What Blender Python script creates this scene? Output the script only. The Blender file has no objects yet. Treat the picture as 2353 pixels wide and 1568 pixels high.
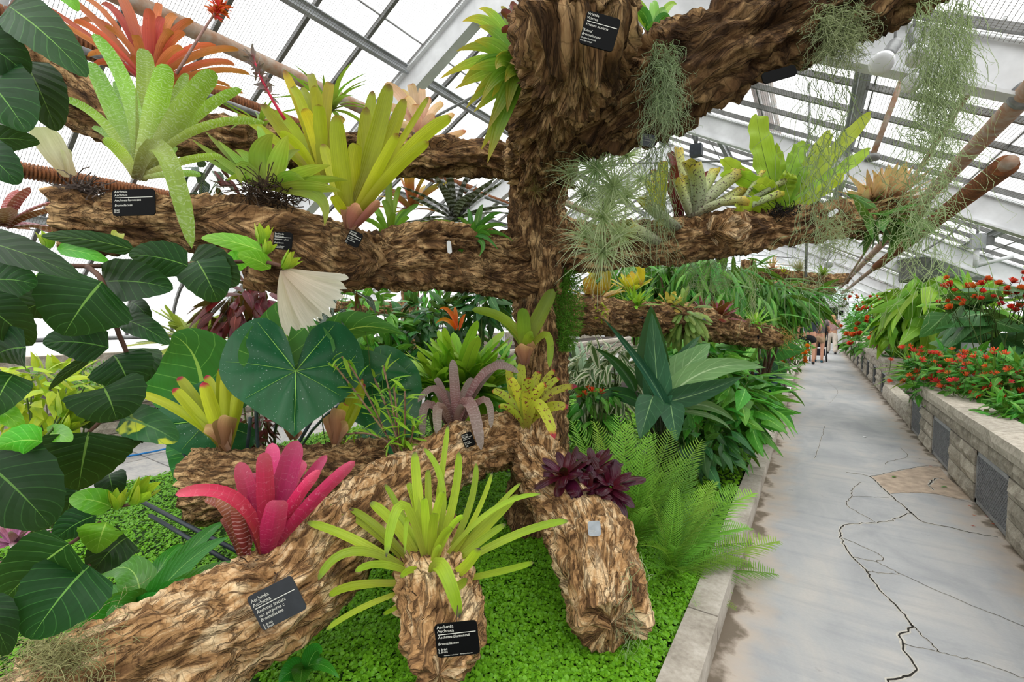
import bpy, bmesh, math, random
import numpy as np
from mathutils import Matrix, Vector
rng = np.random.default_rng(11); random.seed(11)
SC = bpy.context.scene; COL = SC.collection
# ------------------------------------------------------------------ camera, sky, exposure
W, H, FPX = 2353., 1568., 1060.
YAW, PIT = math.radians(33.0064), math.radians(-3.0241)
CAM = np.array([0., 0., 1.55])
FW = np.array([-math.sin(YAW)*math.cos(PIT), math.cos(YAW)*math.cos(PIT), math.sin(PIT)])
RT = np.array([math.cos(YAW), math.sin(YAW), 0.]); UP = np.cross(RT, FW)
cd = bpy.data.cameras.new('camera'); cam = bpy.data.objects.new('camera', cd); COL.objects.link(cam)
cd.sensor_width = 36; cd.lens = FPX/W*36; cd.clip_start = .02; cd.clip_end = 300
m = Matrix.Identity(4)
for i in range(3):
    m[i][0], m[i][1], m[i][2], m[i][3] = RT[i], UP[i], -FW[i], CAM[i]
cam.matrix_world = m; SC.camera = cam
wd = bpy.data.worlds.new('overcast_sky'); SC.world = wd; wd.use_nodes = True
bg = wd.node_tree.nodes['Background']; wt = wd.node_tree   # even overcast dome: zenith brighter than the horizon, pale ground below
bg.inputs[0].default_value = (1., .995, .985, 1)
tcw = wt.nodes.new('ShaderNodeTexCoord'); spw = wt.nodes.new('ShaderNodeSeparateXYZ'); wt.links.new(tcw.outputs['Generated'], spw.inputs[0])
mrw = wt.nodes.new('ShaderNodeMapRange'); wt.links.new(spw.outputs[2], mrw.inputs[0])
for i_, v_ in enumerate((-.25, 1., .9, 4.2)): mrw.inputs[i_+1].default_value = v_
wt.links.new(mrw.outputs[0], bg.inputs[1])
sd = bpy.data.lights.new('hazy_sun', 'SUN'); sd.energy = 1.6; sd.angle = math.radians(35); sd.color = (1, .96, .9)
sun = bpy.data.objects.new('hazy_sun', sd); COL.objects.link(sun)
sun.rotation_euler = (math.radians(28), math.radians(18), math.radians(30))
SC.view_settings.view_transform = 'Standard'; SC.view_settings.look = 'None'
SC.view_settings.gamma = 1; SC.view_settings.exposure = -0.12; SC.view_settings.use_curve_mapping = False
# ------------------------------------------------------------------ placing helpers
def ray(x, y): return RT*((x-W/2)/FPX)+UP*((H/2-y)/FPX)+FW
def P(x, y, d): return CAM+ray(x, y)*d          # world point seen at x, y, at depth d
def G(x, y, z=0.):
    r = ray(x, y); return CAM+r*((z-CAM[2])/r[2])
def nz(v):
    v = np.asarray(v, float); n = np.linalg.norm(v, axis=-1, keepdims=True); return v/np.maximum(n, 1e-9)
def lin(c):
    c = np.array(c[:3], float)/255.; c = np.where(c <= .04045, c/12.92, ((c+.055)/1.055)**2.4); return (*c.tolist(), 1.)
# ------------------------------------------------------------------ object helpers
def tag(o, label=None, cat=None, group=None, kind=None):
    if label: o['label'] = label
    if cat: o['category'] = cat
    if group: o['group'] = group
    if kind: o['kind'] = kind
    return o
def thing(name, label, cat, loc=(0, 0, 0), group=None):
    o = bpy.data.objects.new(name, None); COL.objects.link(o); o.location = tuple(map(float, loc))
    o.empty_display_size = .05
    return tag(o, label, cat, group)
def mesh(name, V, F, mat=None, uv=None, smooth=True):
    V = np.asarray(V, np.float32); me = bpy.data.meshes.new(name)
    if isinstance(F, np.ndarray):
        k = F.shape[1]; nf = len(F)
        me.vertices.add(len(V)); me.vertices.foreach_set('co', V.ravel())
        me.loops.add(nf*k); me.loops.foreach_set('vertex_index', F.astype(np.int32).ravel())
        me.polygons.add(nf); me.polygons.foreach_set('loop_start', np.arange(0, nf*k, k, dtype=np.int32))
        me.update(calc_edges=True)
    else:
        me.from_pydata(V.tolist(), [], F)
    if uv is not None:
        ul = me.uv_layers.new(name='UVMap'); li = np.zeros(len(me.loops), np.int32)
        me.loops.foreach_get('vertex_index', li)
        ul.data.foreach_set('uv', np.asarray(uv, np.float32)[li].ravel())
    if smooth: me.polygons.foreach_set('use_smooth', np.ones(len(me.polygons), bool))
    if mat: me.materials.append(mat)
    return me
def obj(name, me, parent=None, M=None, loc=None):
    o = bpy.data.objects.new(name, me); COL.objects.link(o)
    if parent is not None: o.parent = parent
    if M is not None: o.matrix_basis = M
    if loc is not None: o.location = tuple(map(float, loc))
    return o
def mk(name, V, F, mat, parent=None, uv=None, smooth=True, loc=None):
    return obj(name, mesh(name, V, F, mat, uv, smooth), parent, None, loc)
class MB:
    def __init__(s): s.V = []; s.F = []; s.U = []; s.n = 0
    def add(s, V, F, U=None):
        V = np.asarray(V, float); s.V.append(V)
        s.F += [tuple(int(i)+s.n for i in f) for f in F]
        s.U.append(np.zeros((len(V), 2)) if U is None else np.asarray(U, float)); s.n += len(V); return s
    def box(s, lo, hi, M=None):
        x0, y0, z0 = lo; x1, y1, z1 = hi
        V = np.array([(x0, y0, z0), (x1, y0, z0), (x1, y1, z0), (x0, y1, z0), (x0, y0, z1), (x1, y0, z1), (x1, y1, z1), (x0, y1, z1)], float)
        if M is not None: V = V@np.array(M.to_3x3()).T+np.array(M.translation)
        return s.add(V, [(0, 3, 2, 1), (4, 5, 6, 7), (0, 1, 5, 4), (1, 2, 6, 5), (2, 3, 7, 6), (3, 0, 4, 7)])
    def bar(s, a, b, w, h, up=(0, 0, 1)):
        a = np.asarray(a, float); b = np.asarray(b, float); t = nz(b-a); sd = nz(np.cross(t, up)); u = np.cross(sd, t)
        V = [p+sd*i*w/2+u*j*h/2 for p in (a, b) for i, j in ((-1, -1), (1, -1), (1, 1), (-1, 1))]
        return s.add(V, [(0, 3, 2, 1), (4, 5, 6, 7), (0, 1, 5, 4), (1, 2, 6, 5), (2, 3, 7, 6), (3, 0, 4, 7)])
    def tube(s, pts, r, k=8):
        V, F, U = tube_data(pts, r, k); return s.add(V, F, U)
    def build(s, name, mat, parent=None, smooth=False, loc=None):
        return mk(name, np.concatenate(s.V), s.F, mat, parent, np.concatenate(s.U), smooth, loc)
def frames(pts):
    pts = np.asarray(pts, float); T = nz(np.gradient(pts, axis=0))
    a = np.array([0, 0, 1.]) if abs(T[0][2]) < .9 else np.array([1., 0, 0])
    N = np.zeros_like(T); N[0] = nz(np.cross(T[0], a))
    for i in range(1, len(T)):
        v = N[i-1]-T[i]*np.dot(N[i-1], T[i]); N[i] = nz(v)
    return T, N, np.cross(T, N)
def tube_data(pts, r, k=8):
    pts = np.asarray(pts, float); n = len(pts); r = np.broadcast_to(np.asarray(r, float), (n,))
    T, N, B = frames(pts); th = np.arange(k)*2*np.pi/k
    V = pts[:, None]+r[:, None, None]*(np.cos(th)[None, :, None]*N[:, None]+np.sin(th)[None, :, None]*B[:, None])
    F = [(i*k+j, i*k+(j+1) % k, (i+1)*k+(j+1) % k, (i+1)*k+j) for i in range(n-1) for j in range(k)]
    F += [tuple(range(k))[::-1], tuple((n-1)*k+j for j in range(k))]
    U = np.stack([np.tile(np.arange(k)/k, n), np.repeat(np.linspace(0, 1, n), k)], 1)
    return V.reshape(-1, 3), F, U
def spline(pts, n):
    pts = np.asarray(pts, float)
    q = np.vstack([2*pts[0]-pts[1], pts, 2*pts[-1]-pts[-2]])
    L = np.concatenate([[0], np.cumsum(np.linalg.norm(np.diff(pts[:, :3], axis=0), axis=1))]); L /= L[-1]
    out = []
    for u in np.linspace(0, 1, n):
        i = min(np.searchsorted(L, u, side='right')-1, len(pts)-2); t = (u-L[i])/max(L[i+1]-L[i], 1e-9)
        a, b, c, d = q[i:i+4]
        out.append(.5*((2*b)+(-a+c)*t+(2*a-5*b+4*c-d)*t*t+(-a+3*b-3*c+d)*t**3))
    return np.array(out)
def bez(b, c, t, n):
    u = np.linspace(0, 1, n)[:, None]; return (1-u)**2*b+2*u*(1-u)*c+u*u*t
# ------------------------------------------------------------------ noise
def _h(ix, iy, iz, s):
    n = (ix*374761393+iy*668265263+iz*2147483647+s*974634777) & 0xffffffff
    n = ((n ^ (n >> 13))*1274126177) & 0xffffffff
    return ((n ^ (n >> 16)) & 0xffff)/65535.
def vnoise(p, s=0):
    p = np.asarray(p, float); i = np.floor(p).astype(np.int64); f = p-i; f = f*f*(3-2*f); o = 0
    for dx in (0, 1):
        for dy in (0, 1):
            for dz in (0, 1):
                w = (f[..., 0] if dx else 1-f[..., 0])*(f[..., 1] if dy else 1-f[..., 1])*(f[..., 2] if dz else 1-f[..., 2])
                o = o+w*_h(i[..., 0]+dx, i[..., 1]+dy, i[..., 2]+dz, s)
    return o
def fbm(p, s=0, o=3):
    r = 0; a = .5; t = 0
    for k in range(o): r = r+a*vnoise(np.asarray(p)*2**k, s+k*17); t += a; a *= .5
    return r/t
# ------------------------------------------------------------------ materials
MATS = {}
class NT:
    def __init__(s, name):
        s.m = bpy.data.materials.new(name); s.m.use_nodes = True; s.t = s.m.node_tree; s.t.nodes.clear()
    def n(s, typ, **k):
        nd = s.t.nodes.new(typ)
        for a, v in k.items():
            if a.startswith('i_'):
                key = a[2:]; key = int(key) if key.isdigit() else key.replace('_', ' ')
                s.set(nd.inputs[key], v)
            else: setattr(nd, a, v)
        return nd
    def set(s, sock, v):
        if isinstance(v, bpy.types.NodeSocket): s.t.links.new(v, sock)
        else: sock.default_value = v
    def math(s, op, a, b=None, c=None):
        nd = s.t.nodes.new('ShaderNodeMath'); nd.operation = op; s.set(nd.inputs[0], a)
        if b is not None: s.set(nd.inputs[1], b)
        if c is not None: s.set(nd.inputs[2], c)
        return nd.outputs[0]
    def mix(s, f, a, b, mode='MIX'):
        nd = s.t.nodes.new('ShaderNodeMix'); nd.data_type = 'RGBA'; nd.blend_type = mode
        s.set(nd.inputs[0], f); s.set(nd.inputs[6], a); s.set(nd.inputs[7], b); return nd.outputs[2]
    def ramp(s, f, stops, interp='LINEAR'):
        nd = s.t.nodes.new('ShaderNodeValToRGB'); s.set(nd.inputs[0], f); cr = nd.color_ramp; cr.interpolation = interp
        while len(cr.elements) < len(stops): cr.elements.new(.5)
        for e, (p, c) in zip(cr.elements, stops): e.position = p; e.color = lin(c)
        return nd.outputs[0]
    def noise(s, vec, scale, detail=3, rough=.55, dist=0.):
        nd = s.n('ShaderNodeTexNoise', i_Scale=scale, i_Detail=detail, i_Roughness=rough, i_Distortion=dist)
        if vec is not None: s.set(nd.inputs['Vector'], vec)
        return nd.outputs['Fac']
    def out(s, sh): s.t.links.new(sh, s.n('ShaderNodeOutputMaterial').inputs[0]); return s.m
    def bsdf(s, col, rough=.5, **k): return s.n('ShaderNodeBsdfPrincipled', i_Base_Color=col, i_Roughness=rough, **k)
def plain(name, col, rough=.5, var=.12, scale=20, bump=0., metal=0., col2=None, spec=.35):
    if name in MATS: return MATS[name]
    t = NT(name); tc = t.n('ShaderNodeTexCoord').outputs['Object']; f = t.noise(tc, scale, 4)
    c2 = col2 or tuple(v*(1-var*1.6) for v in col)
    c = t.ramp(f, [(.3, c2), (.7, col)])
    b = t.bsdf(c, rough, i_Metallic=metal); b.inputs['Specular IOR Level'].default_value = spec
    if bump:
        bn = t.n('ShaderNodeBump', i_Strength=bump, i_Distance=.01, i_Height=f); t.set(b.inputs['Normal'], bn.outputs[0])
    MATS[name] = t.out(b.outputs[0]); return MATS[name]
def leafmat(name, stops, rib=None, ribw=.035, side=0, veinc=None, veinw=.1, bands=None, spots=None, edge=None,
            rough=.38, trans=.3, var=.25, hue=.02, lines=0, bump=.15, spec=.3):
    t = NT(name); uvn = t.n('ShaderNodeUVMap'); sp = t.n('ShaderNodeSeparateXYZ', i_0=uvn.outputs[0]); u, v = sp.outputs[0], sp.outputs[1]
    oc = t.n('ShaderNodeTexCoord').outputs['Object']; oi = t.n('ShaderNodeObjectInfo').outputs['Random']
    nf = t.noise(oc, 14, 3)
    vv = t.math('ADD', v, t.math('MULTIPLY', t.math('SUBTRACT', nf, .5), .12))
    c = t.ramp(vv, stops)
    au = t.math('MULTIPLY', t.math('ABSOLUTE', t.math('SUBTRACT', u, .5)), 2.)
    c = t.mix(t.math('MULTIPLY', nf, .35), c, (.55, .55, .5, 1), 'MULTIPLY')
    stv = t.n('ShaderNodeMapping', i_Vector=uvn.outputs[0], i_Scale=(16, 2.2, 1)).outputs[0]
    c = t.mix(t.n('ShaderNodeMapRange', i_0=t.noise(stv, 1., 4, .6), i_1=.35, i_2=.75, i_4=.42).outputs[0], c, (.4, .42, .3, 1), 'MULTIPLY')
    hgt = nf
    if lines:
        w = t.math('SINE', t.math('MULTIPLY', u, 6.283*lines)); c = t.mix(t.math('MULTIPLY', t.math('ADD', w, 1.), .04), c, (0, 0, 0, 1)); hgt = w
    if edge:
        c = t.mix(t.math('GREATER_THAN', t.math('ADD', au, t.math('MULTIPLY', nf, .3)), edge[1]), c, lin(edge[0]))
    if bands:
        bc, fr, th = bands[:3]; st = bands[3] if len(bands) > 3 else .8
        wv = t.math('ADD', t.math('MULTIPLY', v, fr), t.math('MULTIPLY', t.noise(oc, 30, 2), bands[4] if len(bands) > 4 else 1.2))
        wv = t.math('FRACT', wv)
        k = t.math('MULTIPLY', t.math('GREATER_THAN', wv, th), t.math('MULTIPLY', t.noise(oc, 60, 2), st*1.6))
        c = t.mix(t.math('MINIMUM', k, 1.), c, lin(bc))
    if spots:
        scol, sc, th = spots
        k = t.n('ShaderNodeMapRange', i_0=t.noise(oc, sc, 2), i_1=th, i_2=th+.04).outputs[0]
        c = t.mix(k, c, lin(scol))
    if side:
        w = t.math('FRACT', t.math('SUBTRACT', t.math('MULTIPLY', v, float(side)), t.math('MULTIPLY', au, side*.28)))
        w = t.math('ABSOLUTE', t.math('SUBTRACT', w, .5))
        k = t.math('MULTIPLY', t.math('LESS_THAN', w, veinw*.5), .55); c = t.mix(k, c, lin(veinc or rib)); hgt = w
    if rib:
        k = t.math('LESS_THAN', au, t.math('MULTIPLY', ribw*2, t.math('SUBTRACT', 1.15, v))); c = t.mix(k, c, lin(rib))
    hv = t.n('ShaderNodeHueSaturation', i_Color=c, i_Hue=t.math('ADD', .5, t.math('MULTIPLY', t.math('SUBTRACT', oi, .5), hue*2)),
             i_Value=t.math('ADD', 1., t.math('MULTIPLY', t.math('SUBTRACT', t.math('FRACT', t.math('MULTIPLY', oi, 7.3)), .5), var*2)))
    c = hv.outputs[0]
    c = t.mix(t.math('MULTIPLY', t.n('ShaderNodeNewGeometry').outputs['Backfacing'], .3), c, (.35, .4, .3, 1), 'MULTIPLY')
    b = t.bsdf(c, rough); b.inputs['Specular IOR Level'].default_value = spec
    if bump:
        bn = t.n('ShaderNodeBump', i_Strength=bump, i_Distance=.004, i_Height=hgt); t.set(b.inputs['Normal'], bn.outputs[0])
    tr = t.n('ShaderNodeBsdfTranslucent', i_Color=t.mix(.15, c, (.7, .9, .1, 1), 'MIX') if trans > .01 else c)
    mx = t.n('ShaderNodeMixShader', i_0=trans, i_1=b.outputs[0], i_2=tr.outputs[0])
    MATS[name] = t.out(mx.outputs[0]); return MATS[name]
def barkmat(name, dark, mid, light):
    t = NT(name); uv = t.n('ShaderNodeUVMap').outputs[0]
    def mp(x, y): return t.n('ShaderNodeMapping', i_Vector=uv, i_Scale=(x, y, 1)).outputs[0]
    fib = t.noise(mp(44, 9), 1., 8, .7, .7)           # fibres along the log
    pat = t.noise(mp(11, 6), 1., 5, .6, 1.)             # pale weathered plates
    grv = t.math('ABSOLUTE', t.math('SUBTRACT', t.noise(mp(17, 4.5), 1., 4, .6, 1.6), .5))   # winding grooves
    lich = t.noise(mp(5, 5), 1., 6, .7)
    m1 = tuple((a+b)/2 for a, b in zip(dark, mid))
    c = t.ramp(t.math('ADD', t.math('MULTIPLY', fib, .42), t.math('MULTIPLY', pat, .58)), [(.33, dark), (.42, m1), (.49, mid), (.6, light)])
    g = t.n('ShaderNodeMapRange', i_0=grv, i_1=.0, i_2=.05, i_3=.7, i_4=0.).outputs[0]
    c = t.mix(g, c, lin(dark))
    c = t.mix(t.n('ShaderNodeMapRange', i_0=lich, i_1=.58, i_2=.72, i_4=.4).outputs[0], c, lin((150, 138, 112)))
    vo = t.n('ShaderNodeTexVoronoi', feature='DISTANCE_TO_EDGE', i_Scale=1.); t.set(vo.inputs['Vector'], t.mix(.5, mp(22, 40), t.n('ShaderNodeTexNoise', i_Scale=50., i_Vector=uv).outputs['Color'], 'ADD'))
    cr = t.n('ShaderNodeMapRange', i_0=vo.outputs['Distance'], i_1=.0, i_2=.05, i_3=.3, i_4=0.).outputs[0]
    c = t.mix(t.math('MULTIPLY', cr, t.math('GREATER_THAN', pat, .45)), c, lin(dark))
    b = t.bsdf(c, .88); b.inputs['Specular IOR Level'].default_value = .2
    hh = t.math('SUBTRACT', t.math('ADD', t.math('MULTIPLY', pat, .8), t.math('MULTIPLY', fib, .8)), t.math('ADD', t.math('MULTIPLY', cr, .3), t.math('MULTIPLY', g, .7)))
    bn = t.n('ShaderNodeBump', i_Strength=1., i_Distance=.018, i_Height=hh); t.set(b.inputs['Normal'], bn.outputs[0])
    MATS[name] = t.out(b.outputs[0]); return MATS[name]
BARK_T = barkmat('cork_bark_tan', (70, 46, 28), (186, 144, 96), (246, 218, 174))
BARK_B = barkmat('cork_bark_brown', (52, 36, 24), (138, 104, 68), (214, 178, 128))
BARK_D = barkmat('cork_bark_shaded', (44, 30, 19), (106, 78, 50), (176, 142, 98))  # darker bark copy, shade of the overhead limb put into the colour
WHITE_P = plain('white_paint', (226, 228, 230), .45, .06, 6)
GREY_P = plain('grey_paint', (176, 180, 184), .45, .1, 5)
BAR_M = plain('glazing_bar_grey', (120, 120, 118), .5, .2, 8)
STEEL = plain('galvanised_steel', (150, 152, 152), .45, .2, 12, metal=.3)
RUST = plain('rusty_iron', (150, 92, 52), .8, .35, 35, .4, col2=(90, 58, 36))
PIPE = plain('weathered_pipe', (172, 160, 146), .6, .2, 14, .1, col2=(150, 104, 70))
SOIL = plain('dark_soil', (52, 40, 30), .95, .3, 40, .6)
BLACK_L = plain('label_black', (9, 10, 11), .55, .1, 30, spec=.08)
GREY_L = plain('label_grey', (96, 102, 108), .4, .1, 30)
SILV = plain('tag_silver', (176, 184, 192), .35, .08, 30)
INK = plain('lettering_white', (215, 215, 205), .6, .04, 30)
DARKM = plain('dark_support_metal', (44, 52, 60), .45, .15, 20)
WIRE = plain('brown_wire', (80, 58, 46), .6, .2, 30)
# ------------------------------------------------------------------ structure: floors
def stone_mat(name, c1, c2, c3, sc=9):
    t = NT(name); oc = t.n('ShaderNodeTexCoord').outputs['Object']; oi = t.n('ShaderNodeObjectInfo').outputs['Random']
    n1 = t.noise(oc, sc, 8, .65); n2 = t.noise(oc, sc*9, 3)
    c = t.ramp(t.math('ADD', t.math('MULTIPLY', n1, .7), t.math('MULTIPLY', n2, .3)), [(.3, c1), (.5, c2), (.72, c3)])
    c = t.n('ShaderNodeHueSaturation', i_Color=c, i_Value=t.math('ADD', .86, t.math('MULTIPLY', oi, .28))).outputs[0]
    b = t.bsdf(c, .85)
    bn = t.n('ShaderNodeBump', i_Strength=.6, i_Distance=.01, i_Height=t.math('ADD', n1, t.math('MULTIPLY', n2, .4))); t.set(b.inputs['Normal'], bn.outputs[0])
    MATS[name] = t.out(b.outputs[0]); return MATS[name]
STONE = stone_mat('split_face_stone', (92, 84, 74), (146, 138, 124), (194, 186, 172))
CAPS = stone_mat('cap_stone', (120, 112, 100), (166, 158, 144), (198, 190, 178), 24)
CURB = stone_mat('curb_concrete', (128, 120, 108), (172, 164, 152), (204, 198, 188), 5)
def concrete(name):
    t = NT(name); oc = t.n('ShaderNodeTexCoord').outputs['Object']
    st = t.n('ShaderNodeMapping', i_Vector=oc, i_Scale=(1, .55, 1), i_Rotation=(0, 0, .5)).outputs[0]
    n1 = t.noise(st, 2.2, 6, .6, .6); n2 = t.noise(oc, 70, 3); n3 = t.noise(t.n('ShaderNodeMapping', i_Vector=oc, i_Scale=(.8, 7, 1), i_Rotation=(0, 0, -.9)).outputs[0], 1.6, 5, .6)
    c = t.ramp(n1, [(.3, (146, 148, 151)), (.5, (168, 169, 170)), (.7, (184, 180, 175))])
    c = t.mix(t.n('ShaderNodeMapRange', i_0=n3, i_1=.5, i_2=.7, i_4=.45).outputs[0], c, lin((140, 144, 150)))
    c = t.mix(t.math('MULTIPLY', n2, .16), c, (.2, .2, .2, 1), 'MULTIPLY')
    # damp stains and sandy dirt along both edges, with ragged outlines
    x = t.n('ShaderNodeSeparateXYZ', i_0=oc).outputs[0]
    e = t.math('ADD', t.math('ABSOLUTE', t.math('SUBTRACT', x, .43)), t.math('MULTIPLY', t.math('SUBTRACT', t.noise(oc, 5, 5), .5), .5))
    c = t.mix(t.n('ShaderNodeMapRange', i_0=e, i_1=.5, i_2=.72, i_4=.7).outputs[0], c, lin((186, 168, 148)))
    c = t.mix(t.n('ShaderNodeMapRange', i_0=e, i_1=.70, i_2=.76, i_4=.9).outputs[0], c, lin((96, 84, 68)))
    sp = t.n('ShaderNodeMapRange', i_0=t.noise(oc, 3.3, 6, .7), i_1=.66, i_2=.7, i_4=.35).outputs[0]
    c = t.mix(sp, c, lin((110, 110, 110)))
    b = t.bsdf(c, .62); bn = t.n('ShaderNodeBump', i_Strength=.25, i_Distance=.004, i_Height=t.math('ADD', n2, n1)); t.set(b.inputs['Normal'], bn.outputs[0])
    MATS[name] = t.out(b.outputs[0]); return MATS[name]
CONC = concrete('path_concrete')
mb = MB(); mb.box((-.34, -2.5, -.12), (1.3, 26.6, 0)); floor = tag(mb.build('floor', CONC), 'grey cracked concrete garden path', kind='structure')
CRACK = plain('crack_dark', (44, 40, 34), .95, .2, 40); CRACKL = plain('crack_pale_edge', (198, 194, 184), .9, .1, 40)  # dark tone for the crack ribbons, pale tone for their edges
def crack(pix, w=.006):
    pts = np.array([G(*q) for q in pix]); n = max(8, len(pts)*6); s = spline(pts, n); s[:, :2] += rng.normal(0, .004, (n, 2))
    T = nz(np.gradient(s, axis=0)); S = np.stack([-T[:, 1], T[:, 0], 0*T[:, 0]], 1)
    for nm, mat, ww, z in (('crack_edge', CRACKL, w*2.6, .0008), ('crack', CRACK, w, .0016)):
        wv = (ww*(.7+.6*rng.random(n)))[:, None]
        V = np.concatenate([s+S*wv/2, s-S*wv/2]); V[:, 2] = z
        mk(nm, V, [(i, i+1, n+i+1, n+i) for i in range(n-1)], mat, floor, smooth=False)
for pix, w in [([(1945, 1086), (1998, 1096), (2042, 1135), (2093, 1178), (2120, 1200), (2180, 1212), (2230, 1224), (2290, 1235)], .009),
               ([(1998, 1096), (2050, 1085), (2120, 1072), (2160, 1070)], .006),
               ([(2093, 1178), (2050, 1195), (2010, 1202), (1940, 1207), (1933, 1237), (1955, 1277), (1992, 1313), (2016, 1350), (2050, 1385), (2097, 1438), (2070, 1455), (2075, 1480), (2083, 1505), (2106, 1540), (2060, 1560), (2020, 1580)], .008),
               ([(1978, 1108), (1958, 1125), (1957, 1141), (1949, 1150), (1950, 1165), (2010, 1200)], .005),
               ([(1957, 1141), (2042, 1144)], .003), ([(1935, 1236), (2000, 1265), (2030, 1282), (2010, 1290), (1955, 1280)], .004),
               ([(2010, 1290), (2065, 1318), (2030, 1318), (1992, 1313)], .004), ([(2065, 1318), (2180, 1370), (2353, 1440)], .003),
               ([(2097, 1438), (2150, 1490), (2160, 1500)], .004), ([(2075, 1480), (2160, 1500), (2260, 1525), (2353, 1560)], .003),
               ([(2042, 1135), (2100, 1133), (2150, 1136), (2210, 1150), (2260, 1165)], .004), ([(2133, 1115), (2150, 1100), (2170, 1103)], .01), ([(2133, 1115), (2146, 1127)], .006),
               ([(2070, 1030), (2085, 1050), (2040, 1062), (2037, 1070)], .004), ([(1895, 980), (1885, 1015), (1872, 1055)], .004),
               ([(2110, 1055), (2140, 1057), (2155, 1062)], .006), ([(1900, 878), (1925, 900), (1905, 930)], .003), ([(1838, 846), (1905, 848), (1960, 850)], .006)]:
    crack(pix, w)
PATCH = plain('sandy_patch', (190, 170, 150), .8, .14, 12, .1)
pp = [G(*q) for q in [(2000, 1097), (2050, 1086), (2120, 1072), (2158, 1073), (2180, 1100), (2205, 1122), (2235, 1150), (2195, 1146), (2150, 1136), (2100, 1133), (2044, 1135)]]
mk('repair_patch', np.array(pp)+[0, 0, .0005], [tuple(range(len(pp)))], PATCH, floor, smooth=False)
# planting bed, ground under everything
mb = MB(); mb.box((-4.95, -2.5, -.15), (-.46, 26.4, .08)); bed = tag(mb.build('ground_bed', SOIL), 'dark soil of the central planting bed', kind='structure')
def block(mb_or_name, lo, hi, mat, parent, bulge=.018, seed=None, face=-1, name='stone_block'):
    """split-face stone block: a box whose faces bulge unevenly"""
    lo = np.array(lo, float); hi = np.array(hi, float); nn = (2, 3, 3) ; g = []
    d = hi-lo; nx, ny, nzz = 1, max(2, min(7, int(d[1]/.07))), max(2, min(4, int(d[2]/.05)))
    V = []; idx = {}; F = []
    def vid(i, j, k):
        if (i, j, k) not in idx:
            p = lo+d*np.array([i/nx, j/ny, k/nzz])
            inn = (0 < j < ny) and (0 < k < nzz)
            if face and ((face < 0 and i == 0) or (face > 0 and i == nx)):
                p[0] += face*(bulge*(.4+rng.random()) if inn else -.004*rng.random())
            idx[(i, j, k)] = len(V); V.append(p)
        return idx[(i, j, k)]
    for j in range(ny):
        for k in range(nzz):
            F.append((vid(0, j, k), vid(0, j, k+1), vid(0, j+1, k+1), vid(0, j+1, k))); F.append((vid(nx, j, k), vid(nx, j+1, k), vid(nx, j+1, k+1), vid(nx, j, k+1)))
    for j in range(ny):
        F.append((vid(0, j, 0), vid(0, j+1, 0), vid(nx, j+1, 0), vid(nx, j, 0))); F.append((vid(0, j, nzz), vid(nx, j, nzz), vid(nx, j+1, nzz), vid(0, j+1, nzz)))
    for k in range(nzz):
        F.append((vid(0, 0, k), vid(nx, 0, k), vid(nx, 0, k+1), vid(0, 0, k+1))); F.append((vid(0, ny, k), vid(0, ny, k+1), vid(nx, ny, k+1), vid(nx, ny, k)))
    return mk(name, V, F, mat, parent, smooth=False)
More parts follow.
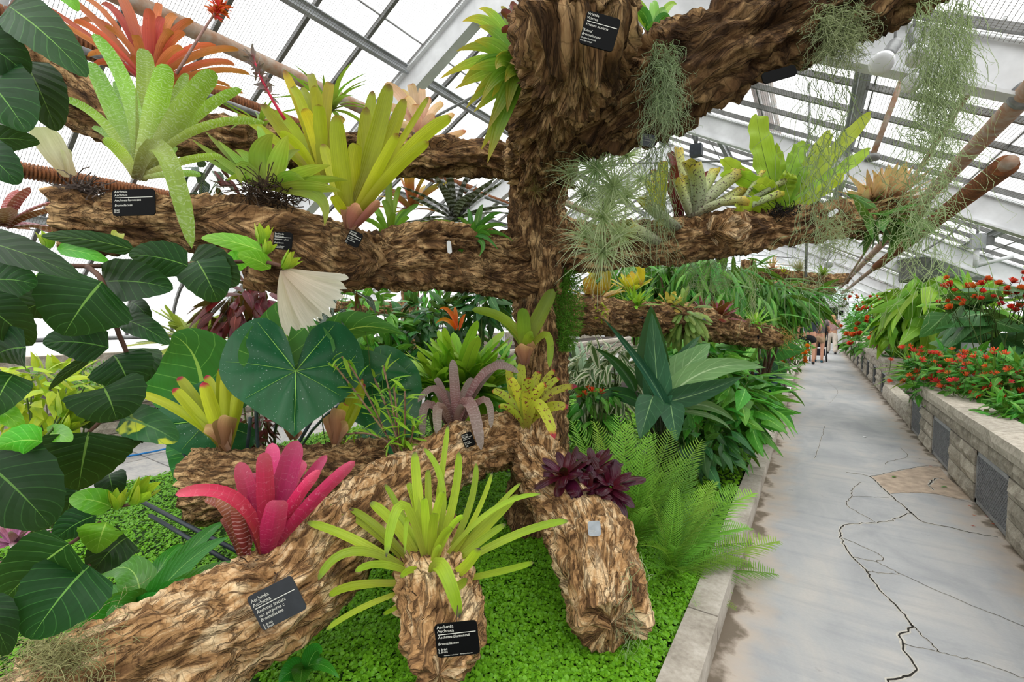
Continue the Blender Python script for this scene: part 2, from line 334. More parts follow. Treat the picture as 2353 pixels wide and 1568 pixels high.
# ------------------------------------------------------------------ right planter walls
MORT = plain('mortar_dark', (84, 78, 70), .95, .15, 30)  # dark mortar tone, behind the stone blocks and under the slabs
MESHM = plain('grille_steel', (150, 152, 154), .4, .1, 20, metal=.4); DARKV = plain('duct_dark_sheet', (34, 34, 36), .9, .1, 10)
def planter_wall(name, label, X, y0, y1, ztop, grilles, sgn, depth=1.9, gh=.44):
    root = thing(name, None, None, (0, 0, 0)); tag(root, label, kind='structure')
    s = sgn
    def xr(a, b): return (min(X+s*a, X+s*b), max(X+s*a, X+s*b))
    a, b = xr(.1, depth)
    mb = MB(); mb.box((a, y0+.02, 0), (b, y1-.02, ztop-.1)); mb.build('soil_fill', SOIL, root)
    a, b = xr(.03, .12); mb = MB(); mb.box((a, y0+.01, 0), (b, y1-.01, ztop-.05)); mb.build('backing', MORT, root)
    fc = -s; g = .004
    # cap
    y = y0
    a, b = xr(-.035, .26)
    while y < y1-.05:
        L = min(.95+rng.random()*.25, y1-y); L = y1-y if y1-y-L < .3 else L
        block(None, (a, y+g, ztop-.115), (b, y+L-g, ztop), CAPS, root, .012, face=fc, name='cap_stone'); y += L
    # upper course
    a, b = xr(0, .14); y = y0
    while y < y1-.05:
        L = .42+rng.random()*.2; L = y1-y if y1-y-L < .3 else L
        block(None, (a, y+g, gh+.01), (b, y+L-g, ztop-.12), STONE, root, .02, face=fc); y += L
    # pillars between grilles
    edges = [y0]+[e for gg in grilles for e in gg]+[y1]
    for i in range(0, len(edges), 2):
        p0, p1 = edges[i], edges[i+1]
        if p1-p0 < .05: continue
        z = 0; row = 0
        for hgt in (.16, .15, gh-.31):
            n = max(1, round((p1-p0)/(.4 if row % 2 else .55))); cuts = np.linspace(p0, p1, n+1)
            if n > 1: cuts[1:-1] += rng.normal(0, .05, n-1)
            for k in range(n): block(None, (a, cuts[k]+g, z+.004), (b, cuts[k+1]-g, z+hgt-.004), STONE, root, .026, face=fc)
            z += hgt; row += 1
    for (p0, p1) in grilles:
        gx = X+s*.03
        mb = MB(); mb.box((min(X+s*.026, X+s*.03)-.0, p0, 0), (max(X+s*.026, X+s*.03), p1, gh)); mb.build('vent_dark_sheet', DARKV, root)  # solid dark sheet, shade of the hollow duct put into its colour
        fr = MB(); xx = X+s*.012
        for q0, q1, w1, w2 in ((p0, p0+.035, .0, gh), (p1-.035, p1, 0, gh), (p0, p1, .01, .045), (p0, p1, gh-.035, gh)):
            fr.box((min(xx, xx+s*.02), q0, w1), (max(xx, xx+s*.02), q1, w2))
        gr = fr.build('grille', MESHM, root)
        ms = MB(); st = .036; hz_ = gh-.07; wd_ = p1-p0-.06; c = 0
        if p0 < 9.5:
            k = -hz_
            while k < wd_:
                for dirn in (1, -1):
                    A0, A1 = max(k, 0), min(k+hz_, wd_)
                    if A1-A0 > .01:
                        za, zb = A0-k, A1-k
                        if dirn < 0: za, zb = hz_-za, hz_-zb
                        ms.bar((xx+s*.006, p0+.03+A0, .04+za), (xx+s*.006, p0+.03+A1, .04+zb), .004, .008, up=(1, 0, 0))
                k += st
            mo = ms.build('mesh_screen', MESHM, gr); tag(mo, kind='stuff')
    return root
planter_wall('wall_right', 'near stone planter wall with mesh vent grilles beside path', 1.17, -1.2, 8.4, .70,
             [(1.4, 2.2), (2.95, 3.75), (4.5, 5.27), (6.12, 6.92), (7.55, 8.22)], 1, 2.4)
planter_wall('wall_right', 'far stone planter wall running up to the exit door', 1.22, 11.2, 26.3, .74,
             [(11.35+i*1.5, 12.05+i*1.5) for i in range(9)], 1, 2.4)
rt = thing('wall_low', None, None); tag(rt, 'low stone kerb between the two planter walls', kind='structure')
for i in range(4): block(None, (1.19, 8.42+i*.7, 0), (1.36, 9.11+i*.7, .26), CAPS, rt, .03)
mb = MB(); mb.box((1.36, 8.42, -.05), (3.6, 11.2, .16)); mb.build('soil_fill', SOIL, rt)
for j in range(3):
    for i in range(3): block(None, (1.36+i*.62, 11.2, .02+j*.2), (1.97+i*.62, 11.23, .21+j*.2), STONE, rt, 0, face=0)
planter_wall('wall_left', 'left stone planter wall beyond the slab path', -6.9, -2.0, 26.3, .62,
             [(2.2+i*2.4, 2.9+i*2.4) for i in range(7)], -1, 2.5)
# curbs
cr = thing('trim_1', None, None); tag(cr, 'low concrete curb edging the planting bed along the path', kind='structure')
ys = [(-1.5, .3), (.31, 2.3), (2.31, 4.6), (4.61, 6.9), (6.91, 9.0), (9.01, 10.72)]
for a, b in ys: block(None, (-.47, a, -.02), (-.33, b, .13), CURB, cr, .004, face=1, name='curb_stone')
for k in range(7): block(None, (-.50, 12.1+k*2.03, -.02), (-.32, 14.1+k*2.03, .13), CURB, cr, .004, face=1, name='curb_stone')
block(None, (-1.0, 11.95, -.02), (-.33, 12.09, .13), CURB, cr, 0, face=0, name='curb_stone')
# left slab path
lp = thing('floor_left', None, None); tag(lp, 'stone slab side path beyond the bed', kind='structure')
SLAB = stone_mat('slab_stone', (120, 120, 122), (158, 156, 154), (186, 176, 164), 3)
mb = MB(); mb.box((-6.92, -2.5, -.2), (-4.93, 26.4, -.02)); mb.build('slab_bed', MORT, lp)
y = -1.5
while y < 10:
    L = .75+rng.random()*.3; x = -6.9
    while x < -5.0:
        wd_ = .6+rng.random()*.25; wd_ = -4.96-x if -4.96-x-wd_ < .35 else wd_
        mb = MB(); mb.box((x+.006, y+.006, -.05), (x+wd_-.006, y+L-.006, rng.random()*.006)); mb.build('paving_slab', SLAB, lp); x += wd_
    y += L
mb = MB(); mb.box((-6.9, y, -.05), (-4.96, 26.3, 0)); mb.build('paving_run', SLAB, lp)
# ------------------------------------------------------------------ roof
XR, ZR, SL = -2.7, 5.2, .53; XE = 5.8    # ridge x, z, slope, half-span to the eave curve
def roofz(dx): return ZR-SL*dx
def glassmat(name, tint, op, opw):
    t = NT(name); oc = t.n('ShaderNodeTexCoord').outputs['Object']; n = t.noise(oc, 3, 5)
    tr = t.n('ShaderNodeBsdfTransparent', i_Color=tint); df = t.n('ShaderNodeBsdfTranslucent', i_Color=(*opw, 1)); gl = t.n('ShaderNodeBsdfGlossy', i_Roughness=.15)
    a = t.n('ShaderNodeMixShader', i_0=t.math('ADD', op, t.math('MULTIPLY', n, .12)), i_1=tr.outputs[0], i_2=df.outputs[0])
    b = t.n('ShaderNodeMixShader', i_0=.04, i_1=a.outputs[0], i_2=gl.outputs[0])
    MATS[name] = t.out(b.outputs[0]); return MATS[name]
GLASS = glassmat('roof_glass', (.97, .98, .98, 1), .12, (.95, .97, .97))
GLASSG = glassmat('green_glass', (.72, .86, .82, 1), .35, (.6, .78, .72))
ceil = thing('ceiling', None, None); tag(ceil, 'pitched greenhouse glass roof with grey girders', kind='structure')
BAY = .61; Y0R = 4.0-BAY*10; NB = 47
gird = [4.0+3.05*k for k in range(-2, 8)]
def rp(side, dx, y, off=0.): return np.array([XR+side*dx, y, roofz(dx)+off])
cuts = [0.1, 1.1, 2.1, 3.1, 4.1, 5.0, 5.8]
curve = [(XE, roofz(XE))]
for a in np.linspace(0, 1, 7)[1:]:
    an = math.atan(SL)+a*(math.pi/2-math.atan(SL)); curve.append((curve[-1][0]+math.cos(an)*.22, curve[-1][1]-math.sin(an)*.22))
shared = {}
for side in (-1, 1):
    far = MB()
    for b in range(NB):
        y = Y0R+b*BAY
        for k in range(6):
            q = [rp(side, cuts[k], y+.015, .03+.012*k % .02), rp(side, cuts[k+1]+.03, y+.015, .03), rp(side, cuts[k+1]+.03, y+BAY-.015, .03), rp(side, cuts[k], y+BAY-.015, .03)]
            if -.1 < y < 12.5: mk('pane', q, [(0, 1, 2, 3)], GLASS, ceil, smooth=False)
            else: far.add(q, [(0, 1, 2, 3)])
        for k in range(6):
            (x0, z0), (x1, z1) = curve[k], curve[k+1]
            far.add([(XR+side*x0, y, z0+.03), (XR+side*x1, y, z1+.03), (XR+side*x1, y+BAY, z1+.03), (XR+side*x0, y+BAY, z0+.03)], [(0, 1, 2, 3)])
    tag(far.build('far_glazing', GLASS, ceil), kind='stuff')
    for b in range(NB+1):
        y = Y0R+b*BAY
        mb = MB(); mb.bar(rp(side, 0, y), rp(side, XE, y), .035, .05)
        for k in range(6): mb.bar((XR+side*curve[k][0], y, curve[k][1]), (XR+side*curve[k+1][0], y, curve[k+1][1]), .035, .05)
        mb.build('glazing_bar', BAR_M, ceil)
    for dx in cuts[1:-1]:   # thin lap lines between panes
        mb = MB(); mb.bar(rp(side, dx, Y0R, .02), rp(side, dx, Y0R+NB*BAY, .02), .012, .012); mb.build('glazing_lap', BAR_M, ceil)
    for dx in (1.35, 3.0, 4.7):
        mb = MB(); mb.bar(rp(side, dx, Y0R, -.07), rp(side, dx, Y0R+NB*BAY, -.07), .06, .07); mb.bar(rp(side, dx, Y0R, -.03), rp(side, dx, Y0R+NB*BAY, -.03), .12, .012); mb.build('purlin', GREY_P, ceil)
    for y in gird:
        mb = MB(); up = nz(np.array([side*SL, 0, 1.]))
        mb.bar(rp(side, -.05, y, -.24), rp(side, XE, y, -.24), .03, .30, up); mb.bar(rp(side, -.05, y, -.40), rp(side, XE, y, -.40), .13, .02, up); mb.bar(rp(side, -.05, y, -.09), rp(side, XE, y, -.09), .13, .02, up)
        for k in range(6): mb.bar((XR+side*(curve[k][0]-.2), y, curve[k][1]-.12), (XR+side*(curve[k+1][0]-.2), y, curve[k+1][1]-.12), .12, .2)
        mb.build('girder', WHITE_P, ceil)
    xw, zw = curve[-1]
    mb = MB()
    for y in gird: mb.bar((XR+side*(xw-.12), y, 0), (XR+side*(xw-.12), y, zw), .12, .12, up=(0, 1, 0))
    mb.build('eave_post', WHITE_P, ceil)
    kw = MB(); X_ = XR+side*xw; kw.box((min(X_, X_+side*.2), -2.5, 0), (max(X_, X_+side*.2), 26.6, zw)); tag(kw.build('wall_knee', STONE), 'low stone knee wall under the glass eave', kind='structure')
    # wire netting below the glass
    t = NT('wire_netting_%d' % (side+2)); sp = t.n('ShaderNodeSeparateXYZ', i_0=t.n('ShaderNodeUVMap').outputs[0])
    def gl(o): return t.math('LESS_THAN', t.math('FRACT', t.math('MULTIPLY', o, 1/.026)), .13)
    kf = t.math('MAXIMUM', gl(sp.outputs[0]), gl(sp.outputs[1]))
    mxs = t.n('ShaderNodeMixShader', i_0=kf, i_1=t.n('ShaderNodeBsdfTransparent').outputs[0], i_2=t.bsdf(lin((120, 118, 112)), .5).outputs[0])
    nm = t.out(mxs.outputs[0]); ln = XE*math.hypot(1, SL)
    for i in range(len(gird)-1):
        a, b = gird[i]+.08, gird[i+1]-.08
        if b < -1 or a > 17: continue
        q = [rp(side, .2, a, -.13), rp(side, XE, a, -.13), rp(side, XE, b, -.13), rp(side, .2, b, -.13)]
        tag(mk('wire_netting', q, [(0, 1, 2, 3)], nm, ceil, uv=[(0, a), (ln, a), (ln, b), (0, b)], smooth=False), kind='stuff')
mb = MB(); mb.bar((XR, Y0R, ZR+.02), (XR, Y0R+NB*BAY, ZR+.02), .16, .1); mb.build('ridge_beam', GREY_P, ceil)
for y in gird:   # gusset plates and tie rods under the ridge
    mb = MB(); mb.box((XR-.3, y-.07, ZR-.62), (XR+.3, y+.07, ZR-.12)); mb.build('gusset_plate', WHITE_P, ceil)
    mb = MB(); mb.tube([rp(-1, 2.4, y, -.35), (XR, y, ZR-1.25), rp(1, 2.4, y, -.35)], .015, 6); mb.tube([(XR, y, ZR-.2), (XR, y, ZR-1.25)], .015, 6); mb.build('tie_rod', STEEL, ceil)
# left glass wall above the knee wall has open bays of glass down to the planter: posts
# ------------------------------------------------------------------ end wall with exit doors
ew = thing('wall_end', None, None); tag(ew, 'pale green glazed gable wall with white exit doors', kind='structure'); YE = 26.5
mb = MB()
xs = [XR-XE-1.0, -7.5, -6, -4.5, -2.9, -1.5]
for a, b, z0, z1 in [(-9.3, -1.55, 0, 2.2), (1.4, 4.0, 0, 2.2)]:
    n = int((b-a)/.75)
    for i in range(n):
        x0 = a+(b-a)*i/n; x1 = a+(b-a)*(i+1)/n
        mk('pane', [(x0+.03, YE, z0), (x1-.03, YE, z0), (x1-.03, YE, z1), (x0+.03, YE, z1)], [(0, 1, 2, 3)], GLASSG, ew, smooth=False)
        mb.bar((x0, YE-.01, 0), (x0, YE-.01, 2.2), .05, .05, up=(0, 1, 0))
x = -9.0
while x < 3.8:
    z1 = min(roofz(abs(x-XR)), roofz(abs(x+.8-XR)))
    if z1 > 2.3:
        zt0, zt1 = roofz(abs(x-XR)), roofz(abs(x+.8-XR)); zs = [2.25]+[z for z in (2.75, 3.5, 4.3) if z < z1-.1]+[None]
        for k in range(len(zs)-1):
            za = zs[k]; zb0, zb1 = (zs[k+1], zs[k+1]) if zs[k+1] else (zt0, zt1)
            mk('pane', [(x+.03, YE, za+.02), (x+.77, YE, za+.02), (x+.77, YE, zb1-.02), (x+.03, YE, zb0-.02)], [(0, 1, 2, 3)], GLASSG, ew, smooth=False)
            mb.bar((x, YE-.01, za), (x+.8, YE-.01, za), .05, .05)
        mb.bar((x, YE-.01, 2.2), (x, YE-.01, zt0), .05, .05, up=(0, 1, 0))
    x += .8
mb.bar((-9.3, YE-.02, 2.22), (4, YE-.02, 2.22), .08, .12)
for sd_ in (-1, 1): mb.bar(rp(sd_, 0, YE, -.05), rp(sd_, 6.6, YE, -.05), .1, .16)
mb.build('mullions', WHITE_P, ew)
DGL = plain('door_glass_dark', (30, 48, 30), .15, .5, 4, col2=(14, 22, 14))
dr = thing('door_1', None, None); tag(dr, 'white framed double exit door with dark glass', kind='structure')
mb = MB()
for a, b in ((-1.5, -1.4), (1.3, 1.4), (-.05, .05)): mb.box((a, YE-.08, 0), (b, YE, 2.2))
mb.box((-1.5, YE-.08, 2.1), (1.4, YE, 2.2)); mb.build('door_frame', WHITE_P, dr)
for a, b in ((-1.38, -.06), (.06, 1.29)):
    lf = MB()
    for q in (((a, YE-.05, .02), (a+.2, YE-.02, 2.08)), ((b-.28, YE-.05, .02), (b, YE-.02, 2.08)), ((a, YE-.05, .02), (b, YE-.02, .3)), ((a, YE-.05, 1.98), (b, YE-.02, 2.08))): lf.box(*q)
    l_ = lf.build('door_leaf', WHITE_P, dr)
    mk('pane', [(a+.2, YE-.03, .3), (b-.28, YE-.03, .3), (b-.28, YE-.03, 1.98), (a+.2, YE-.03, 1.98)], [(0, 1, 2, 3)], DGL, l_, smooth=False)
    hb = MB(); hb.bar((a+.15, YE-.1, 1.0), (b-.12, YE-.1, 1.0), .03, .04); hb.bar((a+.2, YE-.1, 1.0), (a+.2, YE-.04, 1.0), .03, .03); hb.bar((b-.2, YE-.1, 1.0), (b-.2, YE-.04, 1.0), .03, .03); hb.build('push_bar', STEEL, l_)
nb = MB(); nb.box((1.05, YE-.06, 1.62), (1.22, YE-.05, 1.84)); tag(nb.build('door_notice', BLACK_L), 'small black notice plate on the exit door', 'sign')
TMP = bpy.data.scenes.new('bake')
def bake(o):      # evaluate one object alone, in a scratch scene
    TMP.collection.objects.link(o)
    with bpy.context.temp_override(scene=TMP, view_layer=TMP.view_layers[0]): dg = bpy.context.evaluated_depsgraph_get()
    dg.update(); return bpy.data.meshes.new_from_object(o.evaluated_get(dg))
def text_mesh(s, size, ext=0.):
    c = bpy.data.curves.new('txt', 'FONT'); c.body = s; c.size = size; c.extrude = ext; c.resolution_u = 2
    o = bpy.data.objects.new('txt', c); me = bake(o); bpy.data.objects.remove(o); bpy.data.curves.remove(c); return me
sg = thing('exit_sign', 'white exit sign with red lettering above the far doors', 'sign', (.0, YE-.3, 2.42))
mb = MB(); mb.box((-.3, -.04, 0), (.38, .04, .3)); mb.build('sign_box', WHITE_P, sg)
mb = MB(); mb.bar((0, .03, .15), (0, .3, .15), .04, .04); mb.build('bracket', WHITE_P, sg)
RED = plain('sign_red', (214, 60, 50), .5, .05, 10)
me = text_mesh('SORTIE', .24); me.materials.append(RED); o = obj('lettering', me, sg, loc=(-.26, -.045, .07)); o.rotation_euler = (math.pi/2, 0, 0); o.scale = (.62, 1, 1)
# ------------------------------------------------------------------ cork logs
def log(name, parent, ctrl, mat, seed, px=True, amp=1., nl=None, nr=64, caps=(0, 1), hollow=.3, org=None):
    """ctrl: (x, y, depth, radius px) control points, or (X, Y, Z, r) in metres if px is False"""
    q = np.array([[*P(a, b, d), r*d/FPX] for a, b, d, r in ctrl]) if px else np.array(ctrl, float)
    if org is not None: q[:, :3] -= org
    L = np.linalg.norm(np.diff(q[:, :3], axis=0), axis=1).sum()
    nl = nl or int(max(24, min(170, L/.014))); s = spline(q, nl); C = s[:, :3]; R = s[:, 3]; T, N, B = frames(C)
    # end caps: extra rings that close towards the middle
    sl = np.concatenate([[0], np.cumsum(np.linalg.norm(np.diff(C, axis=0), axis=1))])
    rings = []
    if caps[0]:
        for f, o in ((.02, hollow*.55), (.3, hollow*.6), (.6, hollow*.35), (.85, .02), (.97, -.03)): rings.append((0, f, o*R[0]))
    for i in range(nl): rings.append((i, 1., 0.))
    if caps[1]:
        for f, o in ((.97, .03), (.85, -.02), (.6, -hollow*.35), (.3, -hollow*.6), (.02, -hollow*.55)): rings.append((nl-1, f, o*R[-1]))
    ii = np.array([r[0] for r in rings]); ff = np.array([r[1] for r in rings]); oo = np.array([r[2] for r in rings])
    th = np.arange(nr)*2*np.pi/nr; ct, st = np.cos(th), np.sin(th); k = 1/.16
    Rm = R[ii][:, None]; S = (sl[ii]+oo)[:, None]
    def co(fx, fs): return np.stack([ct[None]*Rm*ff[:, None]**.3*fx+7, st[None]*Rm*ff[:, None]**.3*fx+3, S*fs+0*Rm*ct[None]+seed*3.7], -1)
    lump = fbm(co(5, 3.2), seed, 2)-.5
    wob = vnoise(co(9, 5), seed+3)*.09
    c1 = co(20, 5.); c1[..., 0] += wob*30; ridge = 1-np.abs(2*fbm(c1, seed+9, 2)-1)*1.6
    plate = np.abs(2*fbm(co(26, 24), seed+21, 2)-1); fine = fbm(co(75, 40), seed+31, 2)-.5
    base = .16
    hgt = (lump*.36*Rm+(ridge-.5)*.055+(.22-plate)*.034+fine*.024)*amp
    hgt = hgt*np.minimum(1, Rm/.07)
    rad = Rm*ff[:, None]+hgt*np.where(ff < 1, ff**.5, 1.)[:, None]
    ctr = C[ii]+T[ii]*oo[:, None]
    rag = (fbm(co(22, 0.1), seed+40, 2)-.5)*.12*np.where((ii == 0) & (caps[0] > 0), -1, np.where((ii == nl-1) & (caps[1] > 0), 1, 0))[:, None]*np.minimum(1, Rm/.12)
    V = ctr[:, None]+rad[..., None]*(ct[None, :, None]*N[ii][:, None]+st[None, :, None]*B[ii][:, None])+T[ii][:, None]*rag[..., None]
    n = len(rings); a = np.arange(n-1)[:, None]*nr; j = np.arange(nr)[None]; j2 = (j+1) % nr
    F = np.stack([a+j, a+j2, a+nr+j2, a+nr+j], -1).reshape(-1, 4)
    U = np.stack([np.broadcast_to(np.abs(th-np.pi)[None]*np.maximum(Rm, .03), (n, nr)), np.broadcast_to(S+(1-ff[:, None])*Rm, (n, nr))], -1).reshape(-1, 2)
    return mk(name, V.reshape(-1, 3), F, mat, parent, U)
tb = G(1238, 1205, .08)
tree = thing('cork_log_tree', 'epiphyte tree built from cork bark logs with a thick upright trunk', 'tree', tb)
def lg(nm, c, mat, seed, **k): return log(nm, tree, c, mat, seed, org=np.array(tree.location), **k)
lg('trunk', [(1238, 1215, 3.15, 70), (1240, 1080, 3.15, 62), (1248, 900, 3.15, 52), (1246, 720, 3.15, 56), (1242, 600, 3.12, 66), (1238, 460, 3.05, 58), (1240, 330, 2.9, 60), (1245, 280, 2.75, 62)], BARK_B, 3)
lg('branch', [(1190, 1010, 3.05, 58), (1080, 1035, 2.8, 62), (950, 1105, 2.45, 68), (800, 1225, 2.05, 88), (650, 1360, 1.75, 108), (430, 1480, 1.48, 118), (200, 1585, 1.28, 120), (40, 1660, 1.18, 118)], BARK_T, 5, nr=110)
lg('branch', [(985, 1220, 2.15, 62), (1005, 1330, 1.88, 78), (1020, 1450, 1.66, 84), (1010, 1545, 1.5, 60)], BARK_T, 8, nr=84, hollow=.1)
lg('branch', [(1215, 1000, 3.05, 60), (1235, 1060, 2.85, 58), (1290, 1140, 2.55, 72), (1345, 1225, 2.3, 86), (1375, 1320, 2.08, 88), (1405, 1435, 1.88, 84)], BARK_T, 13, nr=90, hollow=.12)
lg('branch', [(445, 1118, 2.65, 74), (600, 1108, 2.7, 72), (760, 1092, 2.8, 66), (900, 1075, 2.9, 60), (1100, 1040, 3.1, 55)], BARK_B, 17, nr=84, caps=(1, 0), hollow=.25)
lg('branch', [(125, 505, 1.72, 58), (300, 512, 1.84, 60), (480, 520, 1.98, 64), (640, 545, 2.12, 74), (760, 590, 2.3, 72), (860, 588, 2.5, 42), (960, 555, 2.65, 35), (1060, 562, 2.85, 36), (1150, 580, 3.0, 38), (1230, 590, 3.12, 40)], BARK_B, 23, nr=84, caps=(1, 0))
lg('branch', [(560, 625, 2.1, 30), (680, 628, 2.25, 40), (800, 620, 2.42, 42), (930, 610, 2.6, 44), (1050, 622, 2.8, 42), (1140, 640, 2.98, 40), (1235, 640, 3.12, 44)], BARK_B, 29, caps=(1, 0))
lg('branch', [(20, 110, 2.25, 58), (130, 205, 2.32, 60), (260, 275, 2.42, 56), (420, 305, 2.55, 48), (600, 330, 2.7, 42), (800, 352, 2.85, 40), (1000, 360, 2.97, 38), (1120, 362, 3.03, 38), (1225, 380, 3.1, 42)], BARK_B, 31, nr=80, caps=(1, 0))
lg('branch', [(1245, 400, 2.95, 60), (1250, 320, 2.6, 68), (1285, 215, 2.15, 90), (1325, 110, 1.8, 108), (1340, 50, 1.62, 108), (1345, -25, 1.55, 100)], BARK_B, 37, nr=110, amp=1.9, hollow=.7)
lg('branch', [(1290, 255, 2.45, 80), (1400, 225, 2.15, 92), (1500, 200, 1.98, 86), (1620, 142, 1.85, 82), (1760, 72, 1.78, 84), (1900, 18, 1.72, 82), (2050, -35, 1.66, 68), (2180, -80, 1.6, 56)], BARK_D, 41, nr=110, amp=1.9)
lg('branch', [(1245, 545, 3.1, 50), (1360, 570, 3.02, 46), (1480, 560, 2.96, 45), (1600, 545, 2.95, 46), (1680, 535, 2.95, 45), (1800, 525, 2.97, 36), (1920, 505, 3.0, 34), (2020, 500, 3.02, 34), (2095, 488, 3.05, 26)], BARK_B, 43, nr=80, amp=1.2)
lg('branch', [(1240, 715, 3.2, 40), (1330, 724, 3.6, 40), (1450, 732, 4.0, 37), (1600, 742, 4.4, 33), (1690, 760, 4.7, 28), (1775, 778, 5.0, 22)], BARK_B, 47, nr=72)
# roots / knot lump on the right branch
lg('knot', [(1625, 545, 2.88, 8), (1650, 535, 2.85, 34), (1690, 530, 2.84, 40), (1712, 525, 2.86, 12)], BARK_T, 51, nr=48, caps=(1, 1), amp=1.1)
def far_tree(label, base, parts, seed):
    t = thing('cork_log_tree', label, 'tree', base)
    for i, (nm, c, mat) in enumerate(parts): log(nm, t, c, mat, seed+i*3, org=np.array(base), nl=40, nr=32)
b2 = G(943, 905, .08); d2 = np.dot(b2-CAM, FW)
far_tree('slimmer cork log tree standing behind the leafy shrubs', b2,
         [('trunk', [(943, 905, d2, 24), (943, 800, d2, 20), (942, 700, d2, 19), (942, 640, d2, 20), (945, 560, d2, 18)], BARK_B),
          ('branch', [(760, 705, d2-.4, 12), (850, 708, d2-.2, 14), (942, 712, d2, 15)], BARK_B),
          ('branch', [(942, 600, d2, 15), (1050, 585, d2+.4, 13), (1130, 560, d2+.6, 10)], BARK_B)], 61)
b3 = G(1712, 850, .08); d3 = np.dot(b3-CAM, FW)
far_tree('distant cork log tree with a drooping arm near the exit', b3,
         [('trunk', [(1712, 850, d3, 17), (1712, 740, d3, 15), (1715, 640, d3, 15), (1720, 600, d3, 14)], BARK_B),
          ('branch', [(1712, 630, d3, 13), (1790, 632, d3, 13), (1860, 640, d3, 12), (1910, 645, d3+.2, 13), (1944, 640, d3+.4, 11)], BARK_B),
          ('branch', [(1712, 650, d3, 11), (1800, 656, d3, 11), (1870, 664, d3, 11), (1912, 668, d3, 10)], BARK_T)], 71)
# ------------------------------------------------------------------ leaves
def prof(kind, t):
    if kind == 'strap':
        w = .5+.5*np.clip(t/.5, 0, 1)**.8-.2*np.clip((t-.55)/.45, 0, 1); e = np.clip((t-.84)/.16, 0, 1); return w*np.sqrt(np.maximum(0, 1-e**2))
    if kind == 'broad':
        w = .5+.5*np.sin(np.clip(t/.62, 0, 1)*np.pi/2); e = np.clip((t-.7)/.3, 0, 1); return w*np.sqrt(np.maximum(0, 1-e**2))
    if kind == 'taper': return np.minimum(.75+t*1.2, 1)*(1-t)**.55
    if kind == 'lance': return np.sin(np.pi*np.clip(t, 0, 1)**.75)**.85+.02*(1-t)
    if kind == 'ovate': return np.sin(np.pi*np.clip(t, 0, 1)**.55)**.8*(1-.12*t)
    if kind == 'hib': return np.sin(np.pi*np.clip(t, 0, 1)**.7)**.55*(1-.1*t)
    if kind == 'round': return np.sqrt(np.maximum(0, 1-(2*t**.9-1)**2))
    if kind == 'arrow': return np.interp(t, [0, .04, .12, .3, .55, .8, .93, 1], [.25, .7, .95, 1, .78, .42, .18, 0])
    if kind == 'tube': return np.where(t < .93, 1., np.sqrt(np.maximum(0, 1-((t-.93)/.07)**2))*.6+.4*(t < 1))
def tips(n): return 1-(1-np.linspace(0, 1, n))**1.45      # samples crowd towards the leaf tip
def blade(C, S, w, m=4, chan=.25, wav=0., wf=6., serr=0., N=None, puck=0., t=None):
    n = len(C); T = nz(np.gradient(C, axis=0)); S = nz(S-T*np.sum(S*T, 1)[:, None]); Nn = np.cross(T, S) if N is None else N
    s = np.linspace(-1, 1, m+1); t = np.linspace(0, 1, n) if t is None else t
    ww = w[:, None]*np.ones(m+1)[None]
    if serr: ww = ww*(1+serr*np.where(np.abs(s)[None] > .99, (np.arange(n) % 2)[:, None]-.5, 0))
    z = chan*np.abs(s)[None]**1.5*w[:, None]*.5
    if wav: z = z+wav*w.max()*np.sin(t*wf*6.28+1.3)[:, None]*np.abs(s)[None]*np.sign(s)[None]+wav*.6*w.max()*np.cos(t*wf*8.1)[:, None]*np.abs(s)[None]
    if puck: z = z+puck*w[:, None]*np.abs(np.sin(t[:, None]*np.pi*6-np.abs(s)[None]*2.2))*(1-np.abs(s)[None]*.4)*np.minimum(1, np.abs(s)[None]*3)
    V = C[:, None]+S[:, None]*(s[None]*ww*.5)[..., None]+Nn[:, None]*z[..., None]
    k = m+1; a = np.arange(n-1)[:, None]*k; j = np.arange(m)[None]
    F = np.stack([a+j, a+j+1, a+k+j+1, a+k+j], -1).reshape(-1, 4)
    U = np.stack([np.broadcast_to((s[None]+1)/2, (n, k)), np.broadcast_to(t[:, None], (n, k))], -1).reshape(-1, 2)
    return V.reshape(-1, 3), F, U
def hleaf(root, base, tip, w, mat, ctrl=None, kind='strap', face=.6, chan=.3, n=11, m=4, axis=(0, 0, 1), name='leaf', arch=.35, **k):
    """one leaf in world space, from base to tip"""
    base = np.asarray(base, float); tip = np.asarray(tip, float); axis = nz(axis); L = np.linalg.norm(tip-base)
    if ctrl is None: ctrl = (base+tip)/2+axis*L*arch
    tt = tips(n); u_ = tt[:, None]; C = (1-u_)**2*base+2*u_*(1-u_)*np.asarray(ctrl)+u_*u_*tip; T = nz(np.gradient(C, axis=0)); v = nz(C-CAM)
    sc_ = nz(np.cross(T, v)); sr = np.cross(np.broadcast_to(axis, T.shape), T); nr_ = np.linalg.norm(sr, axis=1, keepdims=True); sr = np.where(nr_ > .12, sr/np.maximum(nr_, 1e-6), sc_)
    sg_ = np.sign(np.sum(sr*sc_, 1).mean()) or 1.; S = nz(sc_*face+sr*sg_*(1-face)+1e-6)
    for i in range(1, n):
        if np.dot(S[i], S[i-1]) < 0: S[i] *= -1
    Nn = np.cross(T, nz(S)); 
    if np.sum(Nn[n//3:2*n//3]@axis) < 0: S = -S
    V, F, U = blade(C, S, w*prof(kind, tt), m, chan, t=tt, **k)
    return mk(name, V-np.array(root.location), F, mat, root, U)
HERO = {}
